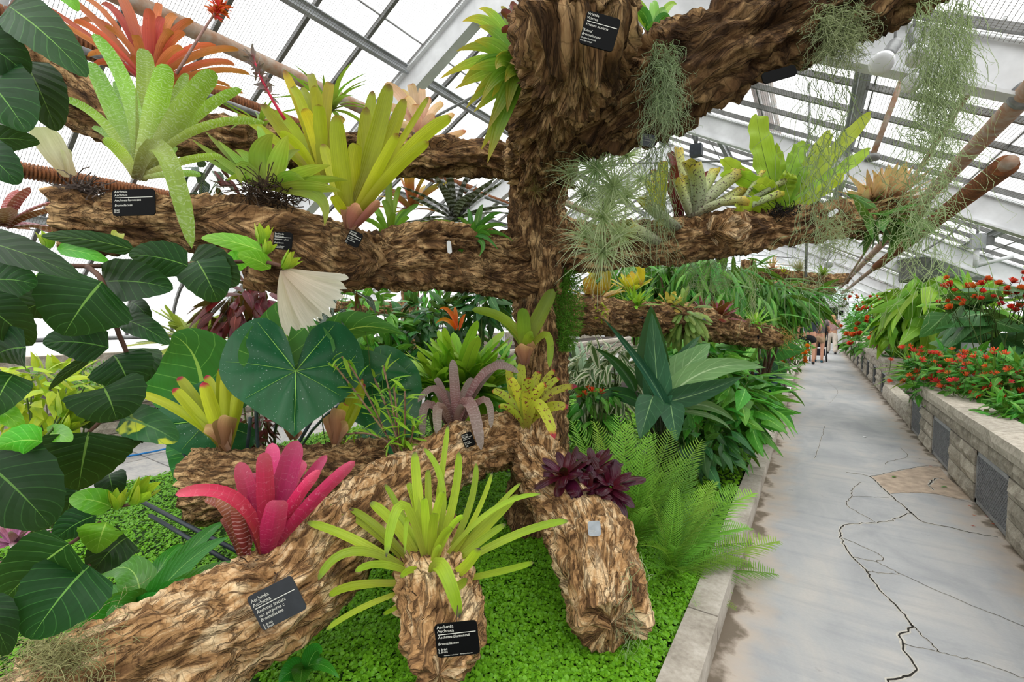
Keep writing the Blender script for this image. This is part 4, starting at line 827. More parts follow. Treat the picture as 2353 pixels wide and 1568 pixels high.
hero('red_bromeliad', 'deep red bromeliad behind the speckled tubes', (1560, 500, 3.1), [(1538, 350, 24, .05), (1560, 340, 16, .1), (1545, 380, 24, -.05), (1575, 390, 20, 0), (1600, 400, 20, .1), (1535, 420, 24, -.1), (1556, 420, 26, -.1), (1640, 400, 22, .1), (1590, 430, 24, -.05), (1530, 400, 20, .1)], M_RED, face=.7)
hero('stiff_bromeliad', 'tall stiff yellow green leaf veiled by hanging moss', (1515, 520, 2.75), [(1525, 370, 30, 0), (1500, 390, 22, .05), (1478, 410, 18, -.05)], M_SPECK, face=.8)
for k, (x, y, n, Lp, lab) in enumerate([(2020, 470, 30, 105, 'apricot bromeliad rosette on the right branch'), (2050, 462, 26, 100, 'apricot bromeliad rosette leaning towards the pipes'), (1990, 478, 18, 70, 'small apricot bromeliad rosette beside the light fern')]):
    brom('apricot_bromeliad', lab, (x, y, 3.02), n, Lp, pool('leaf', M_PEACH, 'lance', .26, .2, .3, 7), el=(5, 85), group='apricot bromeliads on the right branch')
r = thing('orchid_clump', 'dangling orchid clump with fleshy leaves at the branch end', 'orchid', P(2030, 500, 2.95)); pl = pool('leaf', L('leaf_orchid', [(0, (96, 140, 60)), (1, (80, 130, 50))], rib=(140, 180, 90), trans=.25), 'lance', .26, .3, .3, 8)
for i in range(60):
    p = P(1985+rng.random()*110, 480+rng.random()*30, 2.86+rng.random()*.2); d = nz(np.array([rng.normal(0, .7), rng.normal(0, .5), rng.normal(-.35, .5)]))
    obj('leaf', pl[i % 3], r, orient(p-np.array(r.location), d, [rng.normal(0, .3), -.6, .8], .17+rng.random()*.08))
def rootmass(name, label, x, y, d, rx, ry, mat=M_ROOT, n=260, ln=.06, cat='roots'):
    c = P(x, y, d); t = thing(name, label, cat, c); mb = MB(); s = d/FPX
    for i in range(n):
        v = nz(rng.normal(0, 1, 3)); a = (RT*v[0]*rx+UP*v[2]*ry+FW*v[1]*rx)*s*rng.random()**.4; e = a+rng.normal(0, ln, 3)*[1, 1, .8]
        mb.tube(stem_path(a, e, .3, 4), .0022, 3)
    o = mb.build('root_fibres', mat, t); tag(o, kind='stuff'); return t
rootmass('root_mass', 'matted orchid roots wrapped over the right branch end', 2030, 500, 2.98, 75, 24, plain('straw_roots', (150, 116, 66), .9, .35, 40))
rootmass('root_mass', 'dark mossy root ball under the pale orchid leaves', 620, 448, 2.02, 62, 32, M_ROOT, 340, .04)
rootmass('root_mass', 'dark fibrous roots under the bright lime bromeliad', 1000, 1365, 1.76, 48, 34, M_ROOT, 240, .035)
rootmass('root_mass', 'fern root clump pinned on the right branch', 1795, 490, 2.9, 36, 14, plain('black_roots', (34, 28, 24), .95, .3, 40), 180, .03)
rootmass('root_mass', 'woody grey root stub on the left log end', 190, 432, 1.72, 34, 14, plain('grey_roots', (96, 82, 74), .9, .3, 40), 120, .03)
rootmass('root_mass', 'mossy roots under the magenta bromeliads', 600, 1306, 1.7, 40, 16, M_ROOT, 160, .03)
# pale broad-leaved orchid on the left log
hero('pale_orchid', 'orchid with broad pleated green leaves on a mossy root ball', (618, 438, 2.02),
     [(628, 308, 62, -.05, 600, 360), (662, 310, 48, .0, 640, 365), (540, 345, 30, -.02), (555, 430, 34, -.1, 560, 385), (470, 300, 22, .1, 540, 370), (760, 380, 36, -.05, 690, 400), (785, 440, 34, -.1, 710, 430), (700, 415, 30, -.1), (745, 520, 36, -.1, 725, 450), (500, 322, 26, .05, 560, 380), (450, 350, 20, .1, 540, 400), (665, 370, 28, .05), (520, 415, 28, 0), (690, 345, 24, .1), (800, 415, 26, .0, 720, 415), (590, 290, 24, .15), (440, 320, 22, .05, 520, 375)],
     L('leaf_pale_orchid', [(0, (170, 180, 70)), (.5, (150, 194, 60)), (1, (170, 186, 60))], trans=.4, lines=5, var=.3), cat='orchid', kind='lance', face=.75, chan=.2)
hero('cane_orchid', 'drooping cane plant with yellowing lance leaves on the overhead log', (1195, 165, 1.95),
     [(1062, 50, 26, .1, 1130, 60), (1100, 20, 22, .1), (1100, 62, 24, .05), (1048, 118, 26, 0, 1130, 110), (1060, 190, 26, .0, 1130, 140), (1010, 182, 24, .05, 1110, 140), (1090, 95, 28, -.05), (1045, 205, 22, .1, 1120, 170), (1105, 235, 26, -.1, 1150, 170), (1130, 225, 24, -.05), (1070, 250, 22, .05, 1130, 190), (1088, 258, 26, 0, 1150, 200), (1120, 300, 30, -.1, 1165, 210), (1120, 375, 34, -.1, 1160, 250), (1150, 310, 26, -.05), (1105, 345, 24, .0, 1150, 260), (1160, 190, 26, -.1), (1140, 130, 26, -.1), (1125, 80, 22, .1), (1160, 60, 20, .05), (1110, 170, 24, .1), (1075, 160, 26, -.05, 1140, 150), (1165, 260, 28, -.1), (1090, 215, 24, .0), (1150, 15, 20, .1), (1140, 160, 34, -.12, 1160, 140)],
     L('leaf_cane', [(0, (120, 170, 50)), (.6, (140, 186, 56)), (1, (206, 180, 60))], rib=(170, 200, 90), trans=.4, lines=4, var=.3), cat='orchid', kind='lance', face=.8, chan=.2, wf=1.15)
hero('red_bromeliad', 'small red leaves at the back of the overhead log', (1196, 80, 1.95), [(1150, 28, 22, 0), (1190, 12, 26, -.02), (1152, 72, 18, -.02), (1172, 10, 20, .05)], M_RED, kind='broad', face=.8)
hero('white_orchid', 'green leaved orchid with thin white flower sprays above the log', (1500, 85, 2.0),
     [(1415, 18, 24, 0, 1455, 20), (1450, 30, 26, -.05, 1480, 30), (1530, 20, 28, .05), (1545, 50, 22, 0, 1520, 40), (1500, 5, 26, .1), (1470, 45, 22, .1), (1540, 75, 16, -.05), (1480, 80, 20, -.05), (1430, -5, 24, .1), (1510, 60, 26, -.1), (1555, 10, 22, .1)], M_DKG, cat='orchid', kind='lance', face=.75, mats=[M_POTH, M_SERR])
# small epiphytic orchids on the arch
hero('twig_orchid', 'small epiphytic orchid with dangling leaves on the arched branch', (1085, 545, 2.82),
     [(1050, 500, 14, 0), (1075, 480, 14, .05), (1110, 470, 18, .05), (1140, 500, 16, .0), (1165, 520, 14, -.05), (1040, 540, 14, -.08), (1018, 590, 12, -.1, 1035, 560), (1055, 605, 12, -.12, 1060, 575), (1100, 590, 14, -.12, 1110, 560), (1145, 575, 12, -.1), (1180, 555, 12, 0), (1120, 520, 16, -.08), (1090, 510, 14, -.05), (1155, 490, 16, .08), (1060, 530, 14, .05), (1130, 545, 14, -.1)], M_SERR, cat='orchid', kind='lance', face=.7, chan=.2)
# flower spikes
def spike(par, a, b, col, n, blen, bmat, bw, f0=.35, d=2.4, dd=0.):
    A = P(*a, d); B = P(*b, d+dd); r = bpy.data.objects.new('flower_spike', None); COL.objects.link(r); r.parent = HERO[par]; r.location = tuple(A-np.array(HERO[par].location)); pth = stem_path(A, B, .04, 8)
    V, F, U = tube_data(pth, np.linspace(.008, .005, 8), 6); mk('stem', V-A, F, col, r, U); pl = pool('bract', bmat, 'lance', bw, .1, .4, 5)
    for i in range(n):
        f = f0+(1-f0)*i/n; p = pth[0]+(pth[-1]-pth[0])*f; k = min(int(f*7), 6); p = pth[k]+(pth[k+1]-pth[k])*(f*7-k)
        dr = nz(nz(pth[-1]-pth[0])*.6+rng.normal(0, .7, 3)); obj('bract', pl[i % 3], r, orient(p-A, dr, rng.normal(0, 1, 3), blen*(.7+.6*rng.random())))
spike('tufted green bromeliad with a pink flower spike', (655, 275), (580, 130), plain('pink_stem', (226, 50, 84), .5, .1, 20), 70, .055, L('bract_grey_pink', [(0, (226, 120, 130)), (.4, (176, 150, 150)), (1, (150, 140, 140))], trans=.1), .3, .4, 2.3, -.1)
spike('large coral red bromeliad fanning out on the upper cork log', (405, 170), (508, 10), plain('grey_pink_stem', (180, 140, 130), .6, .15, 30), 90, .05, M_REDF, .28, .82, 2.35)
# ------------------------------------------------------------------ elephant ears
HEART = [(1, 0), (.86, .16), (.62, .46), (.34, .78), (.05, .97), (-.22, 1.0), (-.5, .9), (-.72, .68), (-.76, .44), (-.58, .2), (-.27, .07), (-.03, .01)]
def heart_leaf(root, j, tip, wpx, d, dtip, lobe=1., mat=None, roll=0., cup=.12, petiole=None, seed=0):
    J = P(*j, d); Tp = P(*tip, d+dtip); t = Tp-J; Ln = np.linalg.norm(t); t = t/Ln; s = nz(np.cross(t, nz(J-CAM))); s = nz(s*math.cos(roll)+np.cross(t, s)*math.sin(roll)); nn = np.cross(s, t)
    if np.dot(nn, CAM-J) < 0: nn = -nn
    hw = wpx/2*d/FPX; out = []
    o = spline(np.array([(a, b, 0) for a, b in HEART]), 24)[:, :2]
    pts = [(a, b) for a, b in o]+[(a, -b) for a, b in o[::-1]]
    rings = [.0, .25, .5, .75, .92, 1.0]; V = []; U = []; n = len(pts)
    for f in rings:
        for q, (a, b) in enumerate(pts):
            aa = (a if a > 0 else a*lobe)*Ln*f; bb = b*hw*f; ed = .02*hw*math.sin(q*1.7+seed)*(f > .9)
            z = -cup*hw*((abs(b)*f)**2)*1.6+cup*hw*.4*f*abs(math.sin(math.atan2(b, a+1e-6)*5))+ed-.25*cup*Ln*max(0, a*f)**2
            V.append(J+t*aa+s*bb+nn*z); U.append((.5+.5*b*f, .5+.5*a*f))
    F = [(i*n+k, i*n+(k+1) % n, (i+1)*n+(k+1) % n, (i+1)*n+k) for i in range(len(rings)-1) for k in range(n)]
    org = np.array(root.location); lf = mk('leaf', np.array(V)-org, F, mat or M_ELE, root, U)
    V = np.array(V).reshape(len(rings), n, 3)
    for q in (0, 6, 11, 16, n-7, n-12, n-17):
        pth = V[:5, q]+nn*.002; VV, FF, UU = tube_data(pth-org, np.linspace(.004 if q in (0, 16, n-17) else .0018, .0006, 5), 4); mk('vein', VV, FF, M_VEIN, lf, UU)
    if petiole is not None:
        VV, FF, UU = tube_data(stem_path(J, petiole, .06, 7)-org, np.linspace(.009, .014, 7), 7); mk('petiole', VV, FF, DARKM2, root, UU)
DARKM2 = plain('blue_grey_petiole', (62, 80, 84), .45, .2, 20)
eb = G(640, 1075, .08)
ear = thing('elephant_ear', 'elephant ear plant with huge wet heart shaped leaves', 'plant', eb)
heart_leaf(ear, (680, 853), (676, 1003), 310, 2.55, -.12, 1.15, cup=.14, petiole=eb+[0, .02, 0])
heart_leaf(ear, (480, 965), (310, 985), 190, 2.8, -.1, .9, cup=.1, petiole=eb+[-.05, 0, 0], seed=2)
heart_leaf(ear, (880, 900), (955, 1010), 190, 3.0, -.1, 1., cup=.1, petiole=eb+[.1, .05, 0], seed=4)
heart_leaf(ear, (850, 1030), (905, 1050), 170, 2.95, -.2, .8, cup=.1, petiole=eb+[.1, 0, 0], seed=5)
heart_leaf(ear, (450, 1035), (400, 1110), 120, 3.0, -.2, .9, cup=.1, petiole=eb+[-.1, 0, 0], seed=6, mat=M_ELEB)
hleaf(ear, P(672, 862, 2.62), P(642, 690, 2.7), 205*2.65/FPX, M_ELEB, None, 'ovate', .95, .25, 14, 6, arch=.02, puck=.03)
hleaf(ear, P(470, 960, 2.9), P(395, 770, 2.75), 225*2.8/FPX, M_ELEB, P(470, 800, 2.95), 'ovate', .9, .3, 14, 6, puck=.03)
hleaf(ear, P(760, 800, 2.9), P(930, 770, 2.95), 90*2.9/FPX, M_ELEB, P(800, 720, 2.9), 'ovate', .6, .4, 12, 4)
hleaf(ear, P(780, 880, 2.95), P(940, 860, 3.0), 110*2.9/FPX, M_ELE, P(840, 830, 2.9), 'ovate', .7, .3, 12, 4)
for a, b in [((590, 900), (600, 1075)), ((720, 960), (650, 1080)), ((575, 960), (560, 1080)), ((400, 1000), (470, 1150))]:
    V, F, U = tube_data(stem_path(P(*a, 2.75), P(*b, 2.85), .04, 6)-eb, .011, 7); mk('petiole', V, F, DARKM2, ear, U)
# ------------------------------------------------------------------ hibiscus in the left foreground
HD = .74
hb0 = P(-260, 1500, .95); hb0[2] = .08
hib = thing('hibiscus', 'hibiscus bush with dark glossy leaves and green buds', 'shrub', hb0)
HL = [(20, 15, 200, 178, 108, .52, 0), (-95, 75, 66, 175, 135, .5, 0), (55, 140, 130, 302, 104, .56, 0), (-50, 165, 62, 305, 150, .53, 0), (-60, 330, 92, 330, 62, .55, 0), (-60, 345, 42, 425, 92, .5, 0), (108, -45, 180, 27, 52, .55, 1),
      (-80, 545, 186, 640, 74, .62, 0), (312, 576, 94, 543, 44, .78, 0), (84, 605, -5, 560, 52, .66, 0), (-62, 650, 86, 655, 104, .62, 0), (236, 648, 146, 772, 190, .7, 0), (236, 648, 398, 665, 100, .76, 0), (432, 612, 296, 588, 84, .76, 0), (436, 600, 548, 655, 105, .84, 0), (452, 600, 500, 694, 110, .82, 0),
      (130, 572, 252, 604, 34, .8, 1), (145, 640, 82, 655, 50, .8, 1), (142, 690, 30, 728, 74, .76, 0), (-60, 690, 74, 795, 110, .58, 0), (278, 733, 390, 792, 56, .76, 0), (300, 694, 345, 738, 38, .82, 0), (604, 578, 462, 548, 42, .86, 1), (622, 618, 545, 588, 44, .86, 1), (520, 610, 590, 600, 50, .88, 1),
      (250, 800, 98, 790, 90, .74, 0), (262, 816, 304, 902, 128, .76, 0), (238, 892, 268, 966, 150, .72, 0), (330, 800, 330, 880, 70, .84, 0), (206, 825, 112, 897, 24, .74, 0), (278, 960, 408, 1015, 82, .76, 2), (205, 993, 180, 1128, 186, .7, 0), (244, 962, 160, 978, 64, .78, 0), (98, 1016, -10, 1032, 74, .6, 1), (-40, 930, 54, 988, 52, .6, 1), (110, 1000, 165, 1015, 44, .74, 1),
      (-45, 1055, 116, 1210, 180, .58, 0), (180, 1125, 150, 1190, 90, .76, 0), (258, 1166, 158, 1150, 58, .72, 1), (246, 1200, 222, 1274, 94, .7, 1), (222, 1185, 122, 1245, 78, .74, 0), (160, 1250, 5, 1385, 150, .62, 0), (292, 1235, 212, 1318, 88, .74, 0), (205, 1300, 70, 1470, 168, .66, 0), (-45, 1380, 20, 1505, 84, .58, 0), (250, 1090, 262, 1150, 60, .8, 0), (60, 800, -30, 830, 110, .6, 0), (30, 860, -20, 960, 90, .6, 0), (320, 1000, 300, 1035, 40, .8, 0)]
for i, (a, b, c, d, w, dp, mi) in enumerate(HL):
    A = P(a, b, dp+.02*rng.random()); B = P(c, d, dp+rng.normal(0, .035)); wv = w*dp/FPX
    hleaf(hib, A, B, wv, (M_HIB, M_HIBL, M_HIBS)[mi], (A+B)/2+(CAM-A)*.04+np.array([0, 0, .012]), 'hib', .93, .12 if i % 3 else .3, 15, 6, serr=.05, puck=.025)
def tubeo(nm, pix, r, mat, root, k=7):
    pts = spline(np.array([P(*q) for q in pix]), len(pix)*4); V, F, U = tube_data(pts-np.array(root.location), np.linspace(r, r*.6, len(pts)), k); return mk(nm, V, F, mat, root, U)
HST = plain('hibiscus_stem', (112, 78, 62), .7, .2, 20)
tubeo('stem', [(-260, 1500, .95), (-150, 1000, .85), (-100, 680, .75), (60, 615, .75), (200, 612, .78), (330, 608, .8), (480, 605, .84), (600, 600, .86), (650, 612, .86)], .006, HST, hib)
tubeo('stem', [(200, 612, .78), (235, 648, .74), (270, 760, .76), (290, 830, .78), (242, 950, .76), (205, 993, .72)], .0045, HST, hib)
tubeo('stem', [(-150, 1000, .85), (60, 1080, .78), (110, 1100, .78), (180, 1150, .78), (250, 1165, .74), (300, 1160, .74)], .0045, HST, hib)
tubeo('stem', [(-100, 680, .75), (-80, 400, .6), (-40, 150, .55), (40, 0, .55), (110, -50, .55)], .005, HST, hib)
tubeo('stem', [(-100, 900, .8), (20, 1030, .7), (90, 1018, .7), (140, 960, .73)], .003, GSTEM, hib)
tubeo('stem', [(-200, 1300, .85), (60, 1290, .72), (160, 1250, .68), (230, 1200, .72)], .004, HST, hib)
tubeo('stem', [(-200, 1350, .85), (60, 1330, .74), (205, 1300, .7)], .004, HST, hib)
BUD = L('bud_green', [(0, (120, 186, 40)), (1, (190, 214, 50))], lines=5, trans=.25)
blp = pool('sepal', BUD, 'lance', .5, .35, .6, 6, 2)
for (x, y, d, sx, sy, sz) in [(600, 562, .86, 605, 528, .026), (606, 585, .86, 620, 560, .02), (140, 958, .73, 160, 915, .03), (142, 992, .73, 172, 965, .028), (268, 1172, .73, 272, 1140, .022), (300, 1160, .73, 335, 1122, .032), (112, 572, .8, 108, 548, .02), (648, 618, .86, 662, 604, .026)]:
    A = P(x, y, d); D = nz(P(sx, sy, d)-A); a1 = nz(np.cross(D, [.1, .3, 1])); a2 = np.cross(D, a1)
    bd = bpy.data.objects.new('bud', None); COL.objects.link(bd); bd.parent = hib; bd.location = tuple(A-hb0)
    for i in range(6):
        ph = i*1.047; rd = a1*math.cos(ph)+a2*math.sin(ph); obj('sepal', blp[0], bd, orient(rd*.004, D*.9+rd*.45, rd, sz*1.5))
YL = leafmat('leaf_yellowed', [(0, (206, 206, 90)), (1, (226, 222, 90))], trans=.3)
hleaf(hib, P(268, 575, .8), P(272, 536, .82), 24*.8/FPX, YL, None, 'broad', .9, .5, 8, 4)
# the blush flower: a half closed trumpet of five overlapping pleated petals
fa = P(652, 622, .86); fl = bpy.data.objects.new('flower', None); COL.objects.link(fl); fl.parent = hib; fl.location = tuple(fa-hb0)
for i, (tx, ty, w, dd, mx, my) in enumerate([(688, 752, 66, .03, 662, 690), (728, 735, 60, -.02, 690, 690), (788, 662, 62, .02, 725, 645), (770, 698, 60, -.045, 715, 665), (705, 745, 56, .06, 680, 690)]):
    B = P(tx, ty, .86+dd); mid = P(mx, my, .86+dd*.6); c = 2*mid-.5*(fa+B); n = 16; C = bez(fa, c, B, n); T = nz(np.gradient(C, axis=0)); S = nz(np.cross(T, nz(C-CAM))); t = np.linspace(0, 1, n)
    V, F, U = blade(C, S, w*.86/FPX*(.2+.95*t**.9)*np.where(t > .93, .93, 1), 14, -.15, 0); V = V.reshape(n, 15, 3); sx_ = np.linspace(-1, 1, 15)
    V += (nz(CAM-fa)*.005)[None, None]*((np.sin(sx_*7+i*2)*.6+np.sin(sx_*13+i)*.35)[None, :, None]*(t[:, None, None]**1.5)); V[-2:] += (T[-1]*(.007*np.sin(np.arange(15)*1.3+i*2.2)+.003*np.sin(np.arange(15)*2.9))[:, None])*np.array([.5, 1])[:, None, None]
    mk('petal', V.reshape(-1, 3)-fa, F, M_PETAL, fl, U)
# ------------------------------------------------------------------ air plants and hanging moss
def spiky(root, c, n, Ln, w, mat, axis=None, up=.2, name='air_plant_tuft'):
    mb = MB(); ax = nz(axis) if axis is not None else None
    for i in range(n):
        d = nz(rng.normal(0, 1, 3)+np.array([0, 0, up])+(ax*1.0 if ax is not None else 0)); l = Ln*(.6+.6*rng.random()); e = c+d*l+np.array([0, 0, -.18*l])+rng.normal(0, .05, 3)*l; md = c+d*l*.55
        C = bez(c, 2*md-.5*(c+e), e, 6); S = nz(np.cross(np.gradient(C, axis=0), rng.normal(0, 1, 3))); V, F, U = blade(C, S, w*(1-np.linspace(0, 1, 6)**1.3)+.0004, 1, 0); mb.add(V-np.array(root.location), F, U)
    return mb.build(name, mat, root, True)
ap = thing('air_plant_cluster', 'hanging cluster of spiky grey green air plants', 'air plant', P(1385, 300, 2.45))
for x, y, d, n, lp in [(1345, 320, 2.4, 42, 80), (1405, 335, 2.35, 42, 80), (1440, 360, 2.45, 34, 75), (1370, 390, 2.35, 60, 95), (1410, 430, 2.32, 60, 95), (1345, 450, 2.42, 44, 85), (1440, 455, 2.45, 44, 90), (1385, 500, 2.36, 56, 95), (1345, 545, 2.42, 34, 75), (1425, 540, 2.38, 44, 85), (1385, 580, 2.36, 56, 95), (1370, 340, 2.5, 34, 80), (1400, 470, 2.5, 40, 85), (1475, 410, 2.5, 24, 65), (1310, 400, 2.45, 24, 65)]:
    spiky(ap, P(x, y, d), int(n*2.4), lp*1.1*d/FPX, .0052, M_TILL)
V, F, U = tube_data(np.array([P(1388, 250, 2.42), P(1386, 400, 2.42), P(1385, 590, 2.4)])-np.array(ap.location), .004, 5); mk('wire', V, F, WIRE, ap, U)
ap2 = thing('air_plant_cluster', 'brown grassy air plant tuft on the trunk', 'air plant', P(1230, 395, 2.75)); M_TB = L('leaf_airplant_brown', [(0, (150, 130, 80)), (1, (170, 160, 100))], trans=.2)
for x, y in [(1225, 370), (1235, 410), (1230, 440)]: spiky(ap2, P(x, y, 2.78), 40, .1, .003, M_TB, -FW)
def moss(label, x0, x1, y0, y1, d, n, mat=M_SMOS, ln=None, taper=.5, r=.0011, name='spanish_moss', dd=.12, curl=.012, cat='moss', org=None):
    """curly strands that hang from a line down to about y1"""
    o = P((x0+x1)/2, y0, d); root = thing(name, label, cat, o if org is None else P(*org)); oo = np.array(root.location); VV = []; FF = []; UU = []; nv = 0
    for i in range(n):
        x = x0+(x1-x0)*rng.random(); f = rng.random(); ys = y0+(y1-y0)*f*.75; xe = (x0+x1)/2+(x-(x0+x1)/2)*(1-taper*f); p = P(xe, ys, d+rng.normal(0, dd*.5)*(1-.4*f)); l = (y1-y0)*d/FPX*(.18+.3*rng.random()) if ln is None else ln*(.5+rng.random())
        k = 9; st = rng.normal(0, 1, (k, 3))*[curl, curl, curl*.7]; st[:, 2] -= l/k*(1+.4*rng.random()); st += nz(rng.normal(0, 1, 3))*curl*.5; C = p+np.vstack([np.zeros(3), np.cumsum(st, 0)])
        C = spline(C, 13); n_ = 13; S = nz(np.cross(np.gradient(C, axis=0), rng.normal(0, 1, 3))); N2 = nz(np.cross(np.gradient(C, axis=0), S)); rr = r*(1.2-.7*np.linspace(0, 1, n_))[:, None]
        V = np.concatenate([C+S*rr, C-S*.5*rr+N2*.87*rr, C-S*.5*rr-N2*.87*rr]); a = np.arange(n_-1); 
        for u_, v_ in ((0, 1), (1, 2), (2, 0)): FF.append(np.stack([u_*n_+a, u_*n_+a+1, v_*n_+a+1, v_*n_+a], 1)+nv)
        VV.append(V-oo); UU.append(np.tile(np.stack([0*a[:1].repeat(n_)+.3, np.linspace(0, 1, n_)], 1), (3, 1))); nv += len(V)
    tag(mk('strands', np.concatenate(VV), np.concatenate(FF), mat, root, np.concatenate(UU)), kind='stuff'); return root
moss('thick clump of pale moss hanging off the overhead branch', 1870, 1985, 5, 130, 1.62, 460, r=.0011)
moss('sparse pale moss trailing below the branch towards the fern', 1840, 1960, 90, 560, 1.7, 95, taper=.3, r=.0011, curl=.018)
moss('long curtain of grey green moss hanging before the roof pipes', 2095, 2235, -20, 330, 1.55, 520, taper=.35, r=.0009)
moss('lower tangle of pale moss in front of the pipes', 2060, 2190, 250, 620, 1.58, 150, taper=.1, r=.0011, curl=.022)
moss('pale moss beard in the fork of the overhead log', 1500, 1556, 90, 300, 1.72, 360, r=.0010, taper=.2, curl=.012)
moss('thin moss veil over the stiff leaf on the right branch', 1480, 1545, 280, 560, 2.2, 130, r=.0012, taper=.1)
moss('grey moss wisps hanging under the right branch', 1560, 1700, 580, 690, 3.0, 90, r=.0013, taper=.3, curl=.02)
moss('single moss strand hanging beside the narrow leaf tree', 1722, 1738, 580, 740, 4.0, 34, r=.0016, taper=.2)
moss('pale moss strands draped over the branch end', 1880, 1960, 480, 600, 2.3, 80, r=.0012, curl=.02)
moss('dry straw coloured moss on the front log end', 70, 215, 1470, 1560, 1.22, 330, mat=M_DRYM, r=.0009, curl=.02, ln=.07, dd=.14)
moss('tiny dry moss wisps beside the right log end', 1430, 1480, 1250, 1520, 1.9, 30, r=.0009, curl=.014)
moss('far moss hanging from the distant log arm', 1850, 1930, 645, 700, d3-.2, 90, r=.006, curl=.05, taper=.1)
moss('thin white moss hanging in front of the exit doors', 1930, 1948, 650, 720, d3-.2, 30, r=.006, curl=.05, taper=.1)
# green moss cushion on the trunk
mr = thing('moss_cushion', 'shaggy bright green moss patch on the right side of the trunk', 'moss', P(1300, 700, 3.02)); VV = []; FF = []; UU = []; nv = 0; o_ = np.array(mr.location)
for i in range(5200):
    f = rng.random(); y = 622+f*185; cx_ = 1306-8*f; hw_ = 34*math.sin(math.pi*(.1+.85*f))**.6+3; a = rng.normal(0, .5); p = P(cx_+np.clip(a, -1, 1)*hw_, y, 3.06-.05*math.cos(np.clip(a, -1.5, 1.5))+rng.normal(0, .012)); d = nz(rng.normal(0, .6, 3)+RT*a*.9-FW*.7+np.array([0, 0, -.1])); l = .028*(.5+rng.random())
    s = nz(np.cross(d, rng.normal(0, 1, 3)))*.0028; VV += [p-s-o_, p+s-o_, p+d*l-o_]; FF.append((nv, nv+1, nv+2)); UU += [(0, 0), (1, 0), (.5, 1)]; nv += 3
tag(mk('moss_leaves', VV, FF, M_GMOS, mr, UU), kind='stuff')
# ------------------------------------------------------------------ feathery fronds
def frond_mesh(mat, npin=30, pl=.17, curve=.5, name='frond', w=.011, seed=0):
    """unit frond along +X with paired narrow leaflets"""
    mb = MB(); n = 12; t = np.linspace(0, 1, n); C = np.stack([t*(1-.08*curve), .05*np.sin(t*2+seed), .35*curve*t-.6*curve*t**2], 1); mb.tube(C, np.linspace(.006, .0015, n), 4)
    for i in range(npin):
        f = .06+.92*i/npin; k = f*(n-1); a = int(k); p = C[a]+(C[min(a+1, n-1)]-C[a])*(k-a); L_ = pl*math.sin(math.pi*(f**.75)*.93+.12)+.012
        for sd_ in (-1, 1):
            d = nz(np.array([.62, sd_*1.0, .28+.1*rng.normal()])); e = p+d*L_+np.array([.25*L_, 0, -.22*L_])+rng.normal(0, .004, 3); Cc = bez(p, p+d*L_*.6+[0, 0, .02], e, 4)
            V, F, U = blade(Cc, np.tile([.8, -sd_*.5, .1], (4, 1)), w*np.array([.7, 1, .7, .03]), 1, 0); U[:, 1] = f; mb.add(V, F, U)
    return mesh(name, np.concatenate(mb.V), mb.F, mat, np.concatenate(mb.U))
FRD = [frond_mesh(M_CYC, 40, .16, .6, seed=1, w=.0075), frond_mesh(M_CYC, 42, .14, 1., seed=2, w=.0075), frond_mesh(M_CYC, 38, .17, .4, seed=3, w=.0075)]
FRDD = [frond_mesh(M_CYCD, 28, .2, .6, seed=4, w=.014)]
def feather(name, label, base, spec, pl, group=None, cat='fern'):
    b = np.asarray(base); r = thing(name, label, cat, b, group)
    for i, (tx, ty, dd) in enumerate(spec):
        d0 = np.dot(b-CAM, FW); tip = P(tx, ty, d0+dd); v = tip-b; Ln = np.linalg.norm(v); hz_ = np.array([v[0], v[1], 0]); 
        d = nz(v+np.array([0, 0, .12*Ln])); up = nz(np.array([0, 0, 1.])-nz(hz_+1e-6)*.25-FW*.35); obj('frond', pl[i % len(pl)], r, orient(np.zeros(3), d, up, Ln*1.06))
    return r
fb = P(1440, 1225, 2.75); fb[2] = .12
feather('feather_fern', 'large feathery bright green fern arching over the curb', fb,
        [(1330, 960, .2), (1372, 948, .3), (1410, 955, .15), (1448, 965, .3), (1490, 975, .2), (1530, 985, .35), (1345, 1010, 0), (1400, 1000, 0), (1470, 1005, 0), (1520, 1020, .1), (1560, 1030, .2), (1600, 1010, .3), (1430, 1080, -.2), (1370, 1060, -.1), (1500, 1080, -.15), (1560, 1100, -.05), (1320, 1050, .1), (1590, 1080, .1), (1480, 1150, -.35), (1540, 1170, -.3)], FRD)
fb2 = P(1540, 1290, 2.55); fb2[2] = .12
feather('feather_fern', 'feathery fern spilling over the curb beside the right log', fb2,
        [(1600, 1050, .3), (1640, 1080, .3), (1680, 1115, .35), (1745, 1130, .4), (1730, 1185, .3), (1780, 1245, .25), (1745, 1310, .1), (1690, 1350, -.05), (1775, 1320, .2), (1620, 1180, 0), (1680, 1200, .15), (1660, 1260, -.1), (1740, 1250, .2), (1660, 1420, -.25), (1690, 1400, -.15), (1600, 1390, -.35), (1560, 1230, -.2), (1500, 1150, 0), (1620, 1120, .2), (1500, 1230, -.25), (1580, 1320, -.35), (1630, 1310, -.25), (1550, 1110, .1), (1700, 1290, 0), (1490, 1300, -.3), (1530, 1360, -.4), (1600, 1200, -.15), (1650, 1150, .1)], FRD)
fb3 = P(1330, 1290, 2.9); fb3[2] = .1
feather('dark_frond', 'dark green divided fronds under the right log', fb3, [(1215, 1320, .0), (1195, 1255, .2), (1240, 1245, .25), (1230, 1345, -.2)], FRDD)
